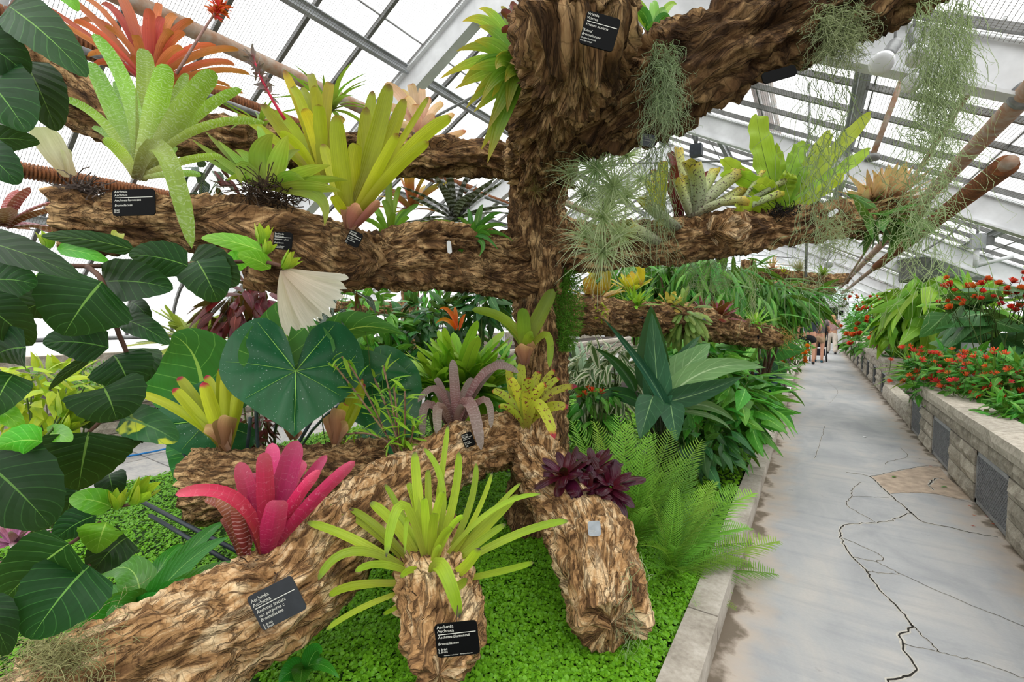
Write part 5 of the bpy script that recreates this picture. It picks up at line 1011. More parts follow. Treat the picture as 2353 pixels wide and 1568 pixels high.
# ------------------------------------------------------------------ ground cover
def bedz(x, y): return .085+.05*fbm(np.stack([x*2.2, y*2.2, 0*x], -1), 5, 2)+.03*fbm(np.stack([x*9, y*9, 0*x], -1), 8, 2)
gx = np.linspace(-4.95, -.47, 90); gy = np.linspace(-.4, 8, 150); XX, YY = np.meshgrid(gx, gy); ZZ = bedz(XX, YY); ed = np.minimum(1, np.minimum(XX+4.97, -.46-XX)/.06); ZZ = ZZ*ed+.03*(1-ed)
V = np.stack([XX, YY, ZZ], -1).reshape(-1, 3); a = (np.arange(149)[:, None]*90+np.arange(89)[None]).ravel(); F = np.stack([a, a+1, a+91, a+90], 1)
gc = thing('ground_cover', 'carpet of tiny round leaved green ground cover', 'ground cover'); gc['kind'] = 'stuff'
mk('moss_mat', V, F, plain('ground_cover_under', (46, 84, 20), .9, .3, 60, .6), gc)
def scatter_gc(n, ymin, ymax, xmin, xmax, size, name, lift=.02, keep=None):
    x = xmin+(xmax-xmin)*rng.random(n); y = ymin+(ymax-ymin)*rng.random(n)
    z = bedz(x, y)*np.minimum(1, np.minimum(x+4.97, -.46-x+.03)/.06)+lift*rng.random(n)**.6
    c = np.stack([x, y, z], 1); th = rng.random(n)*6.283; tl = rng.normal(0, .42, (n, 2)); nn = nz(np.stack([tl[:, 0], tl[:, 1]-.15, np.ones(n)], 1)); u = nz(np.cross(nn, np.stack([np.cos(th), np.sin(th), 0*th], 1))); v = np.cross(nn, u)
    s = (size*(.55+.75*rng.random(n)))[:, None]; ang = np.arange(6)*np.pi/3
    V = c[:, None]+s[:, None]*(np.cos(ang)[None, :, None]*u[:, None]+np.sin(ang)[None, :, None]*v[:, None]*.92)
    V[:, 0] += nn*s*.25; V[:, 3] += nn*s*.2
    i0 = np.arange(n)[:, None]*6; F = np.concatenate([i0+np.array([[0, 1, 2, 3]]), i0+np.array([[0, 3, 4, 5]])]); vv = rng.random(n); U = np.stack([np.full((n, 6), .3), np.broadcast_to(vv[:, None], (n, 6))], -1).reshape(-1, 2)
    tag(mk(name, V.reshape(-1, 3), F, M_GC, gc, U, smooth=False), kind='stuff')
scatter_gc(80000, .9, 3.3, -2.3, -.44, .0088, 'leaf_carpet')
scatter_gc(60000, -.3, 3.4, -4.9, -2.2, .0095, 'leaf_carpet')
scatter_gc(26000, 3.2, 8, -4.9, -.46, .016, 'leaf_carpet', .03)
# ------------------------------------------------------------------ alocasia and neighbours
ab = P(1530, 1030, 3.9); ab[2] = .1
al = thing('alocasia', 'alocasia with long dark spear shaped leaves', 'plant', ab)
def al_leaf(a, b, w, d, dd, mat=M_ALOC, mid=None, kind='arrow', face=.85, chan=.25, pet=True):
    A = P(*a, d); B = P(*b, d+dd); c = None if mid is None else 2*P(*mid, d+dd*.5)-.5*(A+B)
    hleaf(al, A, B, w*d/FPX, mat, c, kind, face, chan, 14, 6, arch=.02, puck=.02, wav=.03)
    if pet: V, F, U = tube_data(stem_path(A, ab, .05, 6)-ab, np.linspace(.008, .014, 6), 6); mk('petiole', V, F, plain('mottled_petiole', (58, 70, 40), .6, .4, 60), al, U)
al_leaf((1500, 905, )[:2], (1496, 702), 78, 3.7, .1, M_DKG); al_leaf((1515, 955), (1498, 718), 66, 3.45, -.05); al_leaf((1545, 968), (1384, 730), 26, 3.4, .1, mid=(1480, 850), chan=.9)
al_leaf((1520, 900), (1632, 788), 84, 3.6, .15, M_ALOCL); al_leaf((1528, 925), (1760, 846), 60, 3.5, .1, M_ALOCL, mid=(1630, 850)); al_leaf((1530, 925), (1705, 866), 50, 3.45, -.1, mid=(1620, 900), chan=.7)
al_leaf((1500, 930), (1610, 772), 34, 3.7, .2, M_ALOC, mid=(1560, 830)); al_leaf((1500, 910), (1470, 1010), 62, 3.4, -.2); al_leaf((1540, 925), (1555, 1015), 56, 3.4, -.25); al_leaf((1460, 900), (1365, 800), 28, 3.6, .1, M_DKG, mid=(1420, 840), chan=.7)
al_leaf((1560, 930), (1690, 970), 26, 3.6, -.1, M_ALOCL, mid=(1630, 935), chan=.8); al_leaf((1570, 945), (1680, 990), 12, 3.6, -.1, M_ALOCL, mid=(1640, 960)); al_leaf((1480, 930), (1350, 930), 36, 3.7, -.05, M_DKG, mid=(1410, 905))
# shrubs round the bed: (name, label, base px+depth, radii px, n, pool, size px ...)
PL_SERR = pool('leaf', M_SERR, 'ovate', .48, .35, .25, 8, 4); PL_DKG = pool('leaf', M_DKG, 'ovate', .45, .35, .25, 7, 2); PL_NARR = pool('leaf', M_NARR, 'lance', .14, .45, .3, 7, 2)
PL_VARG = pool('leaf', M_VARG, 'lance', .27, .5, .25, 7, 4); PL_CH = pool('leaf', M_CHART, 'ovate', .42, .3, .25, 7, 2); PL_PO = pool('leaf', M_POTH, 'ovate', .42, .55, .3, 8, 2)
PL_BIG = pool('leaf', M_BIGG, 'ovate', .7, .3, .2, 9, 4); PL_MAR = pool('leaf', M_REDD, 'lance', .4, .4, .3, 7, 2); PL_BEG = pool('leaf', M_BEGO, 'ovate', .5, .3, .2, 8, 4); PL_SM = pool('leaf', M_SERR, 'ovate', .5, .3, .2, 4, 2); PL_SMD = pool('leaf', M_DKG, 'ovate', .5, .3, .2, 4, 2)
PL_THIN = pool('leaf', M_CREST, 'lance', .16, .5, .3, 7, 2); PL_CAN = pool('leaf', L('leaf_canna', [(0, (110, 176, 60)), (1, (140, 196, 70))], rib=(190, 216, 110), lines=5, trans=.35), 'lance', .3, .35, .3, 9, 4)
def sh(name, label, c, d, rx, ry, n, pl, size, z0=.1, rdep=None, **k):
    s = d/FPX; cen = P(*c, d); base = np.array([cen[0], cen[1], z0]); return shrub(name, label, base, cen, (rx*s, (rdep or rx)*s, ry*s), n, pl, size*s, **k)
sh('leafy_shrub', 'green shrub with serrated veined leaves beside the curb', (1660, 935), 4.3, 105, 105, 230, PL_SERR, 66, up=.8)
sh('leafy_shrub', 'green shrub spilling leaves onto the path by the blue pot', (1715, 890), 5.2, 75, 60, 70, PL_SERR, 62, up=.8)
sh('leafy_shrub', 'green shrub behind the pale alocasia leaves', (1600, 830), 5.0, 90, 70, 180, PL_SERR, 60, up=.8)
sh('leafy_shrub', 'low dark shrub in the shade of the spear leaves', (1600, 1010), 4.0, 100, 55, 110, PL_DKG, 52, up=.8)
sh('leafy_shrub', 'dark green shrub with orange red flower heads', (1350, 950), 3.9, 60, 70, 90, PL_SERR, 48)
sh('variegated_shrub', 'white edged variegated bush right of the trunk', (1390, 860), 4.1, 88, 82, 230, PL_VARG, 50, droop=.5, up=.7, whorl=5)
brom('silver_bromeliad', 'large silvery green agave like bromeliad behind the trunk', (1335, 885, 4.6), 30, 150, pool('leaf', M_AGAV, 'taper', .2, .35, .4, 9, 4), el=(0, 80))
sh('narrow_leaf_tree', 'big weeping tree with narrow glossy green leaves', (1620, 680), 7.4, 165, 100, 1000, PL_NARR, 72, cat='tree', droop=1.0, whorl=6, stem=BSTEM, sr=.02, nst=9, inner=.3)
sh('narrow_leaf_tree', 'weeping narrow leaved branches reaching over the path', (1752, 690), 7.8, 108, 52, 650, PL_NARR, 60, cat='tree', droop=.8, whorl=6, stem=BSTEM, sr=.02)
sh('narrow_leaf_tree', 'narrow leaved tree crown beneath the right branch', (1500, 640), 8.2, 120, 55, 650, PL_NARR, 64, cat='tree', droop=.9, whorl=6, stem=BSTEM, sr=.02)
sh('leafy_shrub', 'mixed green shrubs behind the crested fern', (1000, 760), 5.2, 110, 75, 280, PL_DKG, 46, up=.8)
sh('leafy_shrub', 'tall leafy green stems behind the elephant ear', (860, 740), 4.8, 70, 90, 130, PL_SERR, 46)
sh('leafy_shrub', 'dark leafy climber left of the trunk', (1115, 690), 4.6, 62, 70, 150, PL_DKG, 42)
sh('leafy_shrub', 'low green shrub at the foot of the crested fern', (1010, 900), 4.2, 110, 50, 150, PL_DKG, 40, up=.8)
sh('leafy_shrub', 'green undergrowth left of the crested fern', (870, 850), 4.3, 80, 60, 120, PL_SERR, 42, up=.8)
hero('orange_heliconia', 'orange red arching bracts glimpsed behind the crested fern', (1050, 760, 4.2), [(1008, 712, 12, 0, 1030, 715), (1000, 745, 12, -.05, 1025, 735), (1045, 705, 12, .05), (1070, 722, 10, 0), (1030, 735, 10, -.08)], M_ORF, cat='flower', kind='lance', face=.8)
sh('hanging_vine', 'pale trailing vine hanging on the slimmer cork trunk', (990, 690), 5.8, 34, 60, 110, PL_SM, 22, cat='vine', droop=1.6)
sh('maroon_shrub', 'maroon leaved shrub behind the hibiscus flower', (575, 715), 3.8, 92, 72, 150, PL_MAR, 56, droop=.9)
sh('maroon_shrub', 'small maroon leaved plant below the elephant ear', (575, 985), 3.4, 52, 48, 80, PL_MAR, 36, droop=.5)
sh('begonia', 'striped begonia leaves with red undersides under the branch', (790, 690), 3.0, 62, 40, 16, PL_BEG, 50, cat='begonia', droop=1.2, sr=.003)
sh('begonia', 'dark striped begonia and red leaves behind the banded bromeliad', (470, 405), 2.3, 62, 40, 26, PL_BEG, 44, cat='begonia', droop=1.0, sr=.002, z0=P(470, 480, 2.3)[2])
for o_ in [c for c in COL.objects if c.get('category') == 'begonia']:
    for k, ch in enumerate([c for c in o_.children if c.name.startswith('leaf')]):
        if k % 3 == 0: ch.data = PL_MAR[k % 3]
brom('olive_bromeliad', 'large olive patterned bromeliad in the far left planter', (440, 790, 5.0), 34, 120, pool('leaf', L('leaf_olive', [(0, (120, 130, 50)), (1, (170, 186, 70))], bands=((100, 110, 50), 30, .5, .5), trans=.3), 'strap', .2, .4, .3, 9, 4), el=(5, 80))
brom('rosy_bromeliad', 'rose red striped bromeliad at the left edge before the glass', (10, 520, 2.3), 16, 130, pool('leaf', L('leaf_rosy', [(0, (130, 50, 60)), (1, (190, 80, 90))], bands=((226, 190, 190), 14, .7, .6), trans=.2), 'strap', .26, .45, .35, 9, 4), el=(10, 80))
sh('chartreuse_shrub', 'yellow green shrub beyond the side path', (95, 910), 2.9, 110, 80, 150, PL_CH, 48, up=.9, z0=.0)
sh('chartreuse_shrub', 'chartreuse shrub low behind the hibiscus buds', (60, 1000), 2.9, 90, 40, 70, PL_CH, 42, up=.9, z0=.0)
sh('trailing_plant', 'fine leaved light green plant on the left planter wall', (220, 860), 5.4, 130, 26, 900, PL_SM, 12, stuff=True, up=1, z0=.6)
b = P(30, 1245, 1.75); r = thing('purple_tradescantia', 'purple and white striped spiky plant in the ground cover', 'plant', b); rosette(r, b, 22, .16, pool('leaf', M_TRAD, 'taper', .2, .3, .5, 7), el=(5, 70))
# peace lilies lower left
hero('peace_lily', 'peace lily with glossy rippled leaves behind the front log', (318, 1420, 1.95),
     [(215, 1335, 90, .1, 300, 1310), (525, 1235, 70, .1, 420, 1300), (470, 1350, 70, -.1, 400, 1360), (240, 1380, 60, -.1), (520, 1200, 56, .2, 440, 1260), (330, 1450, 100, -.25, 290, 1400), (170, 1480, 100, -.3, 240, 1430), (400, 1440, 70, -.2), (90, 1470, 80, -.2, 190, 1420), (300, 1290, 80, .15, 320, 1340), (560, 1290, 60, .05, 450, 1330), (140, 1400, 90, .0, 230, 1380), (420, 1250, 60, .25)], M_SPATH, cat='plant', kind='ovate', face=.75, chan=.2, wk=dict(n=13, puck=.02))
hero('peace_lily', 'small glossy green leaves under the front log', (700, 1540, 1.75), [(640, 1570, 60, -.1), (740, 1500, 50, -.1), (690, 1590, 50, -.15), (780, 1560, 30, -.1)], M_SPATH, cat='plant', kind='lance', face=.8, chan=.2)
# bamboo-like orchid canes
cb = P(925, 1062, 2.72); cn = thing('bamboo_orchid', 'tangle of purple jointed canes with grassy leaves', 'orchid', cb); CANE = plain('purple_cane', (96, 52, 66), .6, .3, 40, col2=(150, 130, 84))
for i, (tx, ty, mx, my) in enumerate([(785, 820, 840, 900), (860, 870, 900, 970), (905, 890, 915, 980), (930, 900, 930, 990), (735, 800, 820, 905), (950, 960, 945, 1010), (760, 1010, 860, 1000), (880, 840, 905, 950)]):
    A = cb+RT*rng.normal(0, .015); B = P(tx, ty, 2.6+rng.normal(0, .08)); mid = P(mx, my, 2.66); pth = bez(A, 2*mid-.5*(A+B), B, 12); V, F, U = tube_data(pth-cb, .006*(1+.18*np.sin(np.arange(12)*2.6)), 6); mk('cane', V, F, CANE, cn, U)
    for k in range(3, 12):
        for q in range(2):
            d = nz((pth[k]-pth[k-1])*6+rng.normal(0, .35, 3)); obj('leaf', PL_THIN[(k+q) % 3], cn, orient(pth[k]-cb, d, [0, -.5, 1], .12*(.6+.6*rng.random())))
# ------------------------------------------------------------------ plants on the back log
GR = 'small plants on the back log'
brom('small_bromeliad', 'bright green nest shaped bromeliad on the back log', (1460, 705, 3.95), 30, 62, pool('leaf', M_CREST, 'taper', .22, .3, .3, 7), el=(0, 85), group=GR)
brom('small_bromeliad', 'yellow fern like rosette behind the bright green one', (1450, 670, 4.2), 20, 58, pool('leaf', M_YG2, 'strap', .3, .2, .3, 7), el=(20, 85), group=GR)
brom('small_bromeliad', 'golden bromeliad rosette on the back log', (1540, 710, 4.2), 26, 52, pool('leaf', L('leaf_gold', [(0, (176, 160, 70)), (.6, (232, 206, 110)), (1, (222, 180, 90))], trans=.3), 'strap', .24, .3, .3, 7), el=(5, 85), group=GR)
b = P(1572, 735, 4.15); r = thing('hanging_orchid', 'tumbling clump of blunt green leaves over the back log', 'orchid', b); pl = pool('leaf', L('leaf_blunt', [(0, (110, 150, 64)), (1, (140, 170, 84))], rib=(170, 190, 110), trans=.25), 'strap', .26, .5, .3, 7)
for i in range(85):
    v = nz(rng.normal(0, 1, 3)); v[1] = -abs(v[1]); p = b+v*[.13, .1, .17]*rng.random()**.3; obj('leaf', pl[i % 3], r, orient(p-b, nz(v+[0, 0, -.45]), [0, -.6, .8], .15))
brom('small_bromeliad', 'wine red bromeliad on the back log', (1648, 735, 4.5), 24, 66, pool('leaf', M_RED, 'strap', .2, .35, .3, 8), el=(5, 85), group=GR)
brom('small_bromeliad', 'purple thin leaved bromeliad behind the wine red one', (1612, 715, 4.6), 20, 46, pool('leaf', L('leaf_purple', [(0, (120, 40, 80)), (1, (150, 60, 100))], trans=.2), 'taper', .16, .3, .3, 7), el=(5, 85), group=GR)
brom('small_bromeliad', 'light green arching rosette near the back log end', (1735, 752, 4.75), 30, 58, pool('leaf', M_POTH, 'taper', .17, .5, .3, 7), el=(0, 85), group=GR)
brom('pitcher_bromeliad', 'yellow and red spotted pitcher like plant behind the trunk', (1365, 700, 3.9), 22, 90, pool('leaf', L('leaf_pitcher', [(0, (110, 90, 50)), (.6, (190, 150, 60)), (1, (220, 190, 60))], spots=((150, 50, 40), 40, .55), trans=.3), 'strap', .2, .3, .4, 8), el=(25, 85))
hero('yellow_leaf_plant', 'long yellow hanging leaves below the air plants', (1365, 640, 3.4), [(1392, 672, 26, -.1, 1390, 625), (1472, 658, 22, 0, 1455, 600), (1350, 620, 20, .1)], M_YG2, cat='plant', face=.9)
sh('vine', 'small pale leaved vine on the back log beside the trunk', (1370, 715), 3.55, 24, 26, 40, PL_CH, 14, cat='vine', z0=P(1370, 735, 3.55)[2], sr=.002, nst=3)
rootmass('root_mass', 'tan fibrous tangle at the back log tip', 1785, 775, 5.0, 36, 18, plain('tan_fibre', (176, 140, 70), .9, .3, 40), 220, .06)
# far log plants
for x, y, n, Lp, mt, lab in [(1775, 618, 18, 38, M_PEACH, 'peach bromeliad on the distant log arm'), (1800, 630, 14, 26, M_YG, 'yellow bromeliad on the distant log arm'), (1890, 632, 22, 34, M_GRN, 'green strappy orchid on the distant log arm'), (1902, 664, 14, 18, M_YG, 'tiny lime bromeliad on the lowest distant log'), (1786, 636, 14, 22, M_RED, 'tiny red bromeliad on the distant log arm')]:
    brom('far_bromeliad', lab, (x, y, d3-.1), n, Lp, pool('leaf', mt, 'taper', .2, .3, .3, 5), el=(5, 85), group='plants on the distant log')
b = P(1835, 625, d3-.1); r = thing('grass_tuft', 'dry grassy tuft with white roots on the distant log', 'plant', b); spiky(r, b, 160, .42, .01, M_DRYM, (0, 0, 1.2), 1.2, 'blades')
# ------------------------------------------------------------------ pots and flowers along the curb
pt = np.array([-.72, 10.2, 0.]); GLZ = plain('glazed_blue_pot', (40, 84, 96), .12, .3, 8)
pot = thing('blue_pot', 'glazed blue green plant pot beside the path', 'pot', pt); prof_ = np.array([(0, 0), (.15, 0), (.2, .05), (.27, .22), (.3, .38), (.31, .43), (.345, .44), (.345, .48), (.3, .48), (.28, .42), (0, .41)]); k = 28; th = np.arange(k)*2*np.pi/k
V = np.concatenate([np.stack([r_*np.cos(th), r_*np.sin(th), 0*th+z], 1) for r_, z in prof_]); mk('pot_body', V, [(i*k+j, i*k+(j+1) % k, (i+1)*k+(j+1) % k, (i+1)*k+j) for i in range(len(prof_)-1) for j in range(k)], GLZ, pot)
mb = MB(); V, F, U = tube_data(np.array([(0, 0, .38), (0, 0, .43)]), .285, 24); mb.add(V, F, U).build('potting_soil', SOIL, pot)
cp = pt+[0, 0, .43]; cal = thing('potted_taro', 'taro with fan leaves growing in the blue pot', 'plant', cp)
for (jx, jy, tx, ty, w, dd, mt) in [(1790, 800, 1850, 808, 62, -.1, M_ELEB), (1755, 830, 1775, 850, 38, -.2, M_ELE), (1770, 850, 1785, 872, 36, -.3, M_ELE), (1765, 790, 1740, 800, 44, .1, M_ELEB), (1790, 850, 1805, 868, 28, -.1, M_ELEB)]:
    dpt = np.dot(pt-CAM, FW); heart_leaf(cal, (jx, jy), (tx, ty), w, dpt+dd, -.05, .8, mt, cup=.1, petiole=cp)
def flowers(label, c, d, rx, ry, n, size, mat, pl, nl, ls, z0=.08, cat='flowers', name='flower_bed', petals=7, spiky_=False, stl=4., **k):
    r = sh(name, label, c, d, rx, ry, nl, pl, ls, z0=z0, cat=cat, **k); s = d/FPX; cen = P(*c, d); o = np.array(r.location); pm = []
    for v_ in range(3):
        mb = MB()
        for i in range(petals*(2 if spiky_ else 3)):
            ph = i*2.4; el_ = .35+.9*rng.random(); dr = np.array([math.cos(ph)*math.cos(el_), math.sin(ph)*math.cos(el_), math.sin(el_)]); C = np.stack([dr*f+[0, 0, (.25*f*f if not spiky_ else 0)] for f in (0, .5, 1)]); S = np.tile(nz(np.cross(dr, [0, 0, 1.])), (3, 1)); V, F, U = blade(C, S, np.array([.15, .5, .3])*(.45 if spiky_ else 1.), 2, .3); mb.add(V, F, U)
        npet = len(mb.F); mb.tube([(0, 0, .1), (.15, .1, -2.), (.1, 0, -stl)], .07, 4)
        me_ = mesh('flower', np.concatenate(mb.V), mb.F, mat, np.concatenate(mb.U)); me_.materials.append(GSTEM); mi_ = np.zeros(len(me_.polygons), np.int32); mi_[npet:] = 1; me_.polygons.foreach_set('material_index', mi_); pm.append(me_)
    for i in range(n):
        v = nz(rng.normal(0, 1, 3)); v[2] = abs(v[2])*.8-.1; v[1] = -abs(v[1]); v[2] = -.25+1.2*rng.random()
        p = cen+v*np.array([rx, rx, ry])*s*(.85+.3*rng.random()); obj('flower', pm[i % 3], r, orient(p-o, nz(rng.normal(0, .5, 3)+[1, 0, 0]), nz(v+[0, 0, .8]), size*s*(.7+.6*rng.random())))
    return r
flowers('orange marigolds along the curb past the blue pot', (1800, 828), 11.2, 42, 30, 46, 6, M_ORF, PL_SM, 120, 14)
flowers('orange flowering plant beside the feathery fern', (1668, 1075), 4.6, 26, 24, 16, 10, M_ORF, PL_SERR, 30, 26)
flowers('orange red flower heads right of the trunk', (1375, 905), 3.7, 46, 18, 5, 12, M_REDF, PL_SERR, 30, 34, spiky_=True)
sh('leafy_shrub', 'low green edging plants near the far end of the curb', (1830, 800), 13.5, 30, 22, 500, PL_SM, 8, stuff=True)
sh('leafy_shrub', 'green plants between the curb and the narrow leaved tree', (1730, 830), 9.5, 60, 40, 150, PL_SERR, 26)
sh('creeping_plant', 'small leaved creeping mat along the inside of the curb', (1655, 1065), 5.2, 60, 16, 2600, PL_SMD, 7, stuff=True, rdep=110, up=1.5)
sh('creeping_plant', 'creeping green mat by the corner of the curb', (1785, 880), 11.5, 26, 8, 800, PL_SM, 6, stuff=True, up=1.5)
# ------------------------------------------------------------------ right-hand planters
flowers('dense red flowering shrub in the near planter', (2230, 870), 5.5, 130, 72, 110, 9, M_REDF, PL_SERR, 650, 28, z0=.61, name='red_flower_shrub', cat='shrub', spiky_=True)
flowers('red flowering shrub spilling over the near wall', (2325, 890), 4.7, 115, 84, 90, 9, M_REDF, PL_SERR, 650, 28, z0=.61, name='red_flower_shrub', cat='shrub', spiky_=True)
sh('leafy_shrub', 'green leafy plants filling the near planter edge', (2372, 965), 3.9, 80, 62, 420, PL_SERR, 30, z0=.61)
sh('leafy_shrub', 'low foliage behind the red flowers in the near planter', (2330, 850), 6.2, 110, 60, 380, PL_SERR, 34, z0=.61)
sh('leafy_shrub', 'green undergrowth right behind the trunk foot', (1165, 870), 4.6, 100, 60, 220, PL_SERR, 40, up=.8)
sh('big_leaf_shrub', 'shrub with big matte green leaves and red flowers', (2325, 740), 5.9, 95, 85, 60, PL_BIG, 95, z0=.61, up=.7, droop=.4)
flowers('red flower clusters above the big matte leaves', (2300, 700), 5.6, 100, 66, 64, 9, M_REDF, PL_BIG, 16, 70, stl=9., z0=.6, name='red_flower_shrub', cat='shrub')
sh('pothos_mass', 'mound of lime green drooping pothos leaves', (2140, 720), 8.9, 92, 95, 290, PL_PO, 60, cat='plant', droop=1.2, z0=.6)
sh('canna', 'tall canna leaves rising behind the pothos', (2215, 700), 8.4, 70, 34, 44, PL_CAN, 74, cat='plant', droop=-.4, z0=.6, up=.3)
sh('leafy_shrub', 'yellow green leafy shrub at the back of the right planter', (2105, 690), 9.6, 80, 28, 150, PL_PO, 38, z0=.7)
brom('planter_bromeliad', 'yellow green bromeliad on the near planter corner', (2105, 858, 6.6), 26, 82, pool('leaf', M_GRN, 'taper', .17, .4, .3, 8), el=(0, 75))
brom('grass_clump', 'grassy green leaves arching over the planter corner', (2150, 870, 6.3), 44, 90, PL_THIN, 'plant', el=(0, 60))
sh('trailing_plant', 'lime green fine trailing plant over the near wall top', (2140, 885), 6.2, 36, 16, 1100, pool('leaf', M_CHART, 'ovate', .5, .3, .2, 4, 2), 8, stuff=True, z0=.6)
flowers('tall shrub with small red flowers beside the far wall', (2012, 742), 15.5, 58, 66, 80, 5, M_REDF, PL_SM, 1500, 12, z0=.7, name='red_flower_shrub', cat='shrub', stuff=True)
flowers('low flowering shrub on the far planter edge', (2010, 790), 12.5, 62, 28, 16, 8, M_REDF, PL_SERR, 160, 22, z0=.7, name='red_flower_shrub', cat='shrub')
sh('leafy_shrub', 'dark shrub between the far flowers and the pothos', (2075, 745), 11.0, 55, 65, 230, PL_SMD, 22, z0=.7)
sh('leafy_shrub', 'green shrub at the far end of the right planter', (1975, 745), 18.5, 24, 36, 900, PL_SM, 8, z0=.7, stuff=True)
sh('maroon_shrub', 'low dark purple shrub on the far planter edge', (2055, 805), 10.0, 34, 26, 70, PL_MAR, 20, z0=.7)
sh('leafy_shrub', 'pale low leaves at the far planter corner', (2085, 825), 9.2, 40, 18, 60, PL_SERR, 22, z0=.68)
sg2 = thing('info_board', 'white upright information board among the right plants', 'sign', G(2228, 900, .6)); mb = MB(); mb.box((-.1, -.015, 0), (.16, .015, .62)); mb.build('board', WHITE_P, sg2); mb = MB(); mb.box((-.02, .015, 0), (.06, .04, .5)); mb.build('post', STEEL, sg2)
sg3 = thing('sloping_sign', 'slanted pale info sign on the far wall cap', 'sign', (1.5, 17.5, .74)); mb = MB(); mb.add([(-.2, -.2, .05), (.25, -.2, .05), (.25, .25, .22), (-.2, .25, .22), (-.2, -.2, .03), (.25, -.2, .03), (.25, .25, .2), (-.2, .25, .2)], [(0, 1, 2, 3), (7, 6, 5, 4), (0, 4, 5, 1), (1, 5, 6, 2), (2, 6, 7, 3), (3, 7, 4, 0)]); mb.build('panel', CAPS, sg3); mb = MB(); mb.bar((0, .1, 0), (0, .1, .14), .03, .03, up=(0, 1, 0)); mb.build('stand', STEEL, sg3)
# fallen bits on the path
def flat_leaf(name, label, x, y, ln, mat, cat='leaf'):
    p = G(x, y); r = mk(name, *[q for q in blade(np.stack([np.linspace(0, ln, 6), 0*np.arange(6), .004+.004*np.sin(np.arange(6))], 1), np.tile([0, 1., 0], (6, 1)), ln*.45*prof('lance', np.linspace(0, 1, 6)), 2, .2)][:2], mat, loc=p); r.rotation_euler = (0, 0, rng.random()*6); tag(r, label, cat)
flat_leaf('fallen_leaf', 'curled green leaf lying on the sandy repair patch', 2050, 1098, .06, M_SERR); flat_leaf('fallen_leaf', 'small green leaf fallen near the vent wall', 2178, 1122, .05, M_SERR); flat_leaf('paper_scrap', 'white paper scrap lying on the path', 1985, 1006, .09, WHITE_P, 'paper')
for i, (x, y) in enumerate([(2223, 1163), (2233, 1185), (2230, 1209), (2276, 1205), (2262, 1187), (2134, 1072)]):
    p = G(x, y); o = mk('red_petal', *[q for q in blade(np.stack([np.linspace(0, .03, 4), 0*np.arange(4), .004+0*np.arange(4)], 1), np.tile([0, 1., 0], (4, 1)), .012*prof('lance', np.linspace(0, 1, 4)), 2, .3)][:2], M_REDF, loc=p); tag(o, 'small red petal fallen on the path by the vent wall', 'petal', 'fallen red petals')
# ------------------------------------------------------------------ labels
def label(lab, corners, d, lines, mat=BLACK_L, rule=.3, wire=True, dd=0.):
    """corners px: top-left, top-right, bottom-left; lines: (text, u, v, size, italic)"""
    tl, trr, bl = corners; A = P(*tl, d); B = P(*trr, d+dd); Cc = P(*bl, d+.0); x = B-A; y = Cc-A; w = np.linalg.norm(x); x = x/w; y = y-x*np.dot(x, y); h = np.linalg.norm(y); y = y/h; nn = np.cross(y, x)
    if np.dot(nn, CAM-A) < 0: nn = -nn
    r = thing('plant_label', lab, 'label', A+(y*h*.5)); M = Matrix.Identity(4); cen = A+x*w/2+y*h/2
    mb = MB(); c_ = .012; n = 4; pts = []
    for cx_, cy_, a0 in ((w/2-c_, h/2-c_, 0), (-w/2+c_, h/2-c_, 90), (-w/2+c_, -h/2+c_, 180), (w/2-c_, -h/2+c_, 270)):
        for k in range(n+1): a = math.radians(a0+90*k/n); pts.append((cx_+c_*math.cos(a), cy_+c_*math.sin(a)))
    N = len(pts); V = [cen+x*a-y*b+nn*.002 for a, b in pts]+[cen+x*a-y*b-nn*.002 for a, b in pts]; o_ = np.array(r.location)
    mk('plate', np.array(V)-o_, [tuple(range(N)), tuple(range(2*N-1, N-1, -1))]+[(i, i+N, (i+1) % N+N, (i+1) % N) for i in range(N)], mat, r, smooth=False)
    def put(me, u, v, it=0., sx=1.):
        k = len(me.vertices); c = np.zeros(k*3, np.float32); me.vertices.foreach_get('co', c); c = c.reshape(-1, 3); V = (A-o_)+x*(u*w)+y*(v*h)+nn*.003+c[:, :1]*x*sx-(c[:, 1:2])*y+it*c[:, 1:2]*x; me.vertices.foreach_set('co', V.astype(np.float32).ravel()); me.materials.append(INK); obj('lettering', me, r)
    for tx, u, v, s, it in lines: put(text_mesh(tx, s*h), u, v, it, .95)
    if rule:
        a = A+x*w*.07+y*h*rule+nn*.0028-o_; b = A+x*w*.95+y*h*rule+nn*.0028-o_; q = [a, b, b+y*h*.022, a+y*h*.022]; mk('rule', q, [(0, 1, 2, 3)], INK, r, smooth=False)
    V, F, U = tube_data(np.array([cen-nn*.002-y*h*.3, cen-nn*.03-y*h*.45, cen-nn*.07-y*h*.6])-o_, .0016, 5); mk('wire', V, F, WIRE, r, U); return r
label('black label reading Aechmea flavorosea on the left log', [(258, 437), (356, 434), (272, 497)], 1.66,
      [('Aechméa', .06, .13, .14, 0), ('Aechmea', .06, .26, .14, 0), ('Aechmea flavorosea', .06, .45, .13, .15), ('Bromeliaceae', .06, .64, .13, .15), ('Brésil', .05, .81, .09, 0), ('Brazil', .05, .89, .09, 0)])
label('dark label reading Aechmea fasciata var. purpurea on the front log', [(566, 1374), (668, 1322), (594, 1456)], 1.46,
      [('Aechméa', .05, .2, .15, 0), ('Aechmea', .05, .33, .15, 0), ('Aechmea fasciata', .06, .52, .13, .15), ('var. purpurea c', .06, .64, .13, .15), ('Bromeliaceae', .06, .76, .13, .15), ('E. Brésil', .06, .9, .09, 0), ('E. Brazil', .06, .98, .09, 0)], rule=.37, mat=plain('label_charcoal', (52, 55, 60), .5, .08, 30))
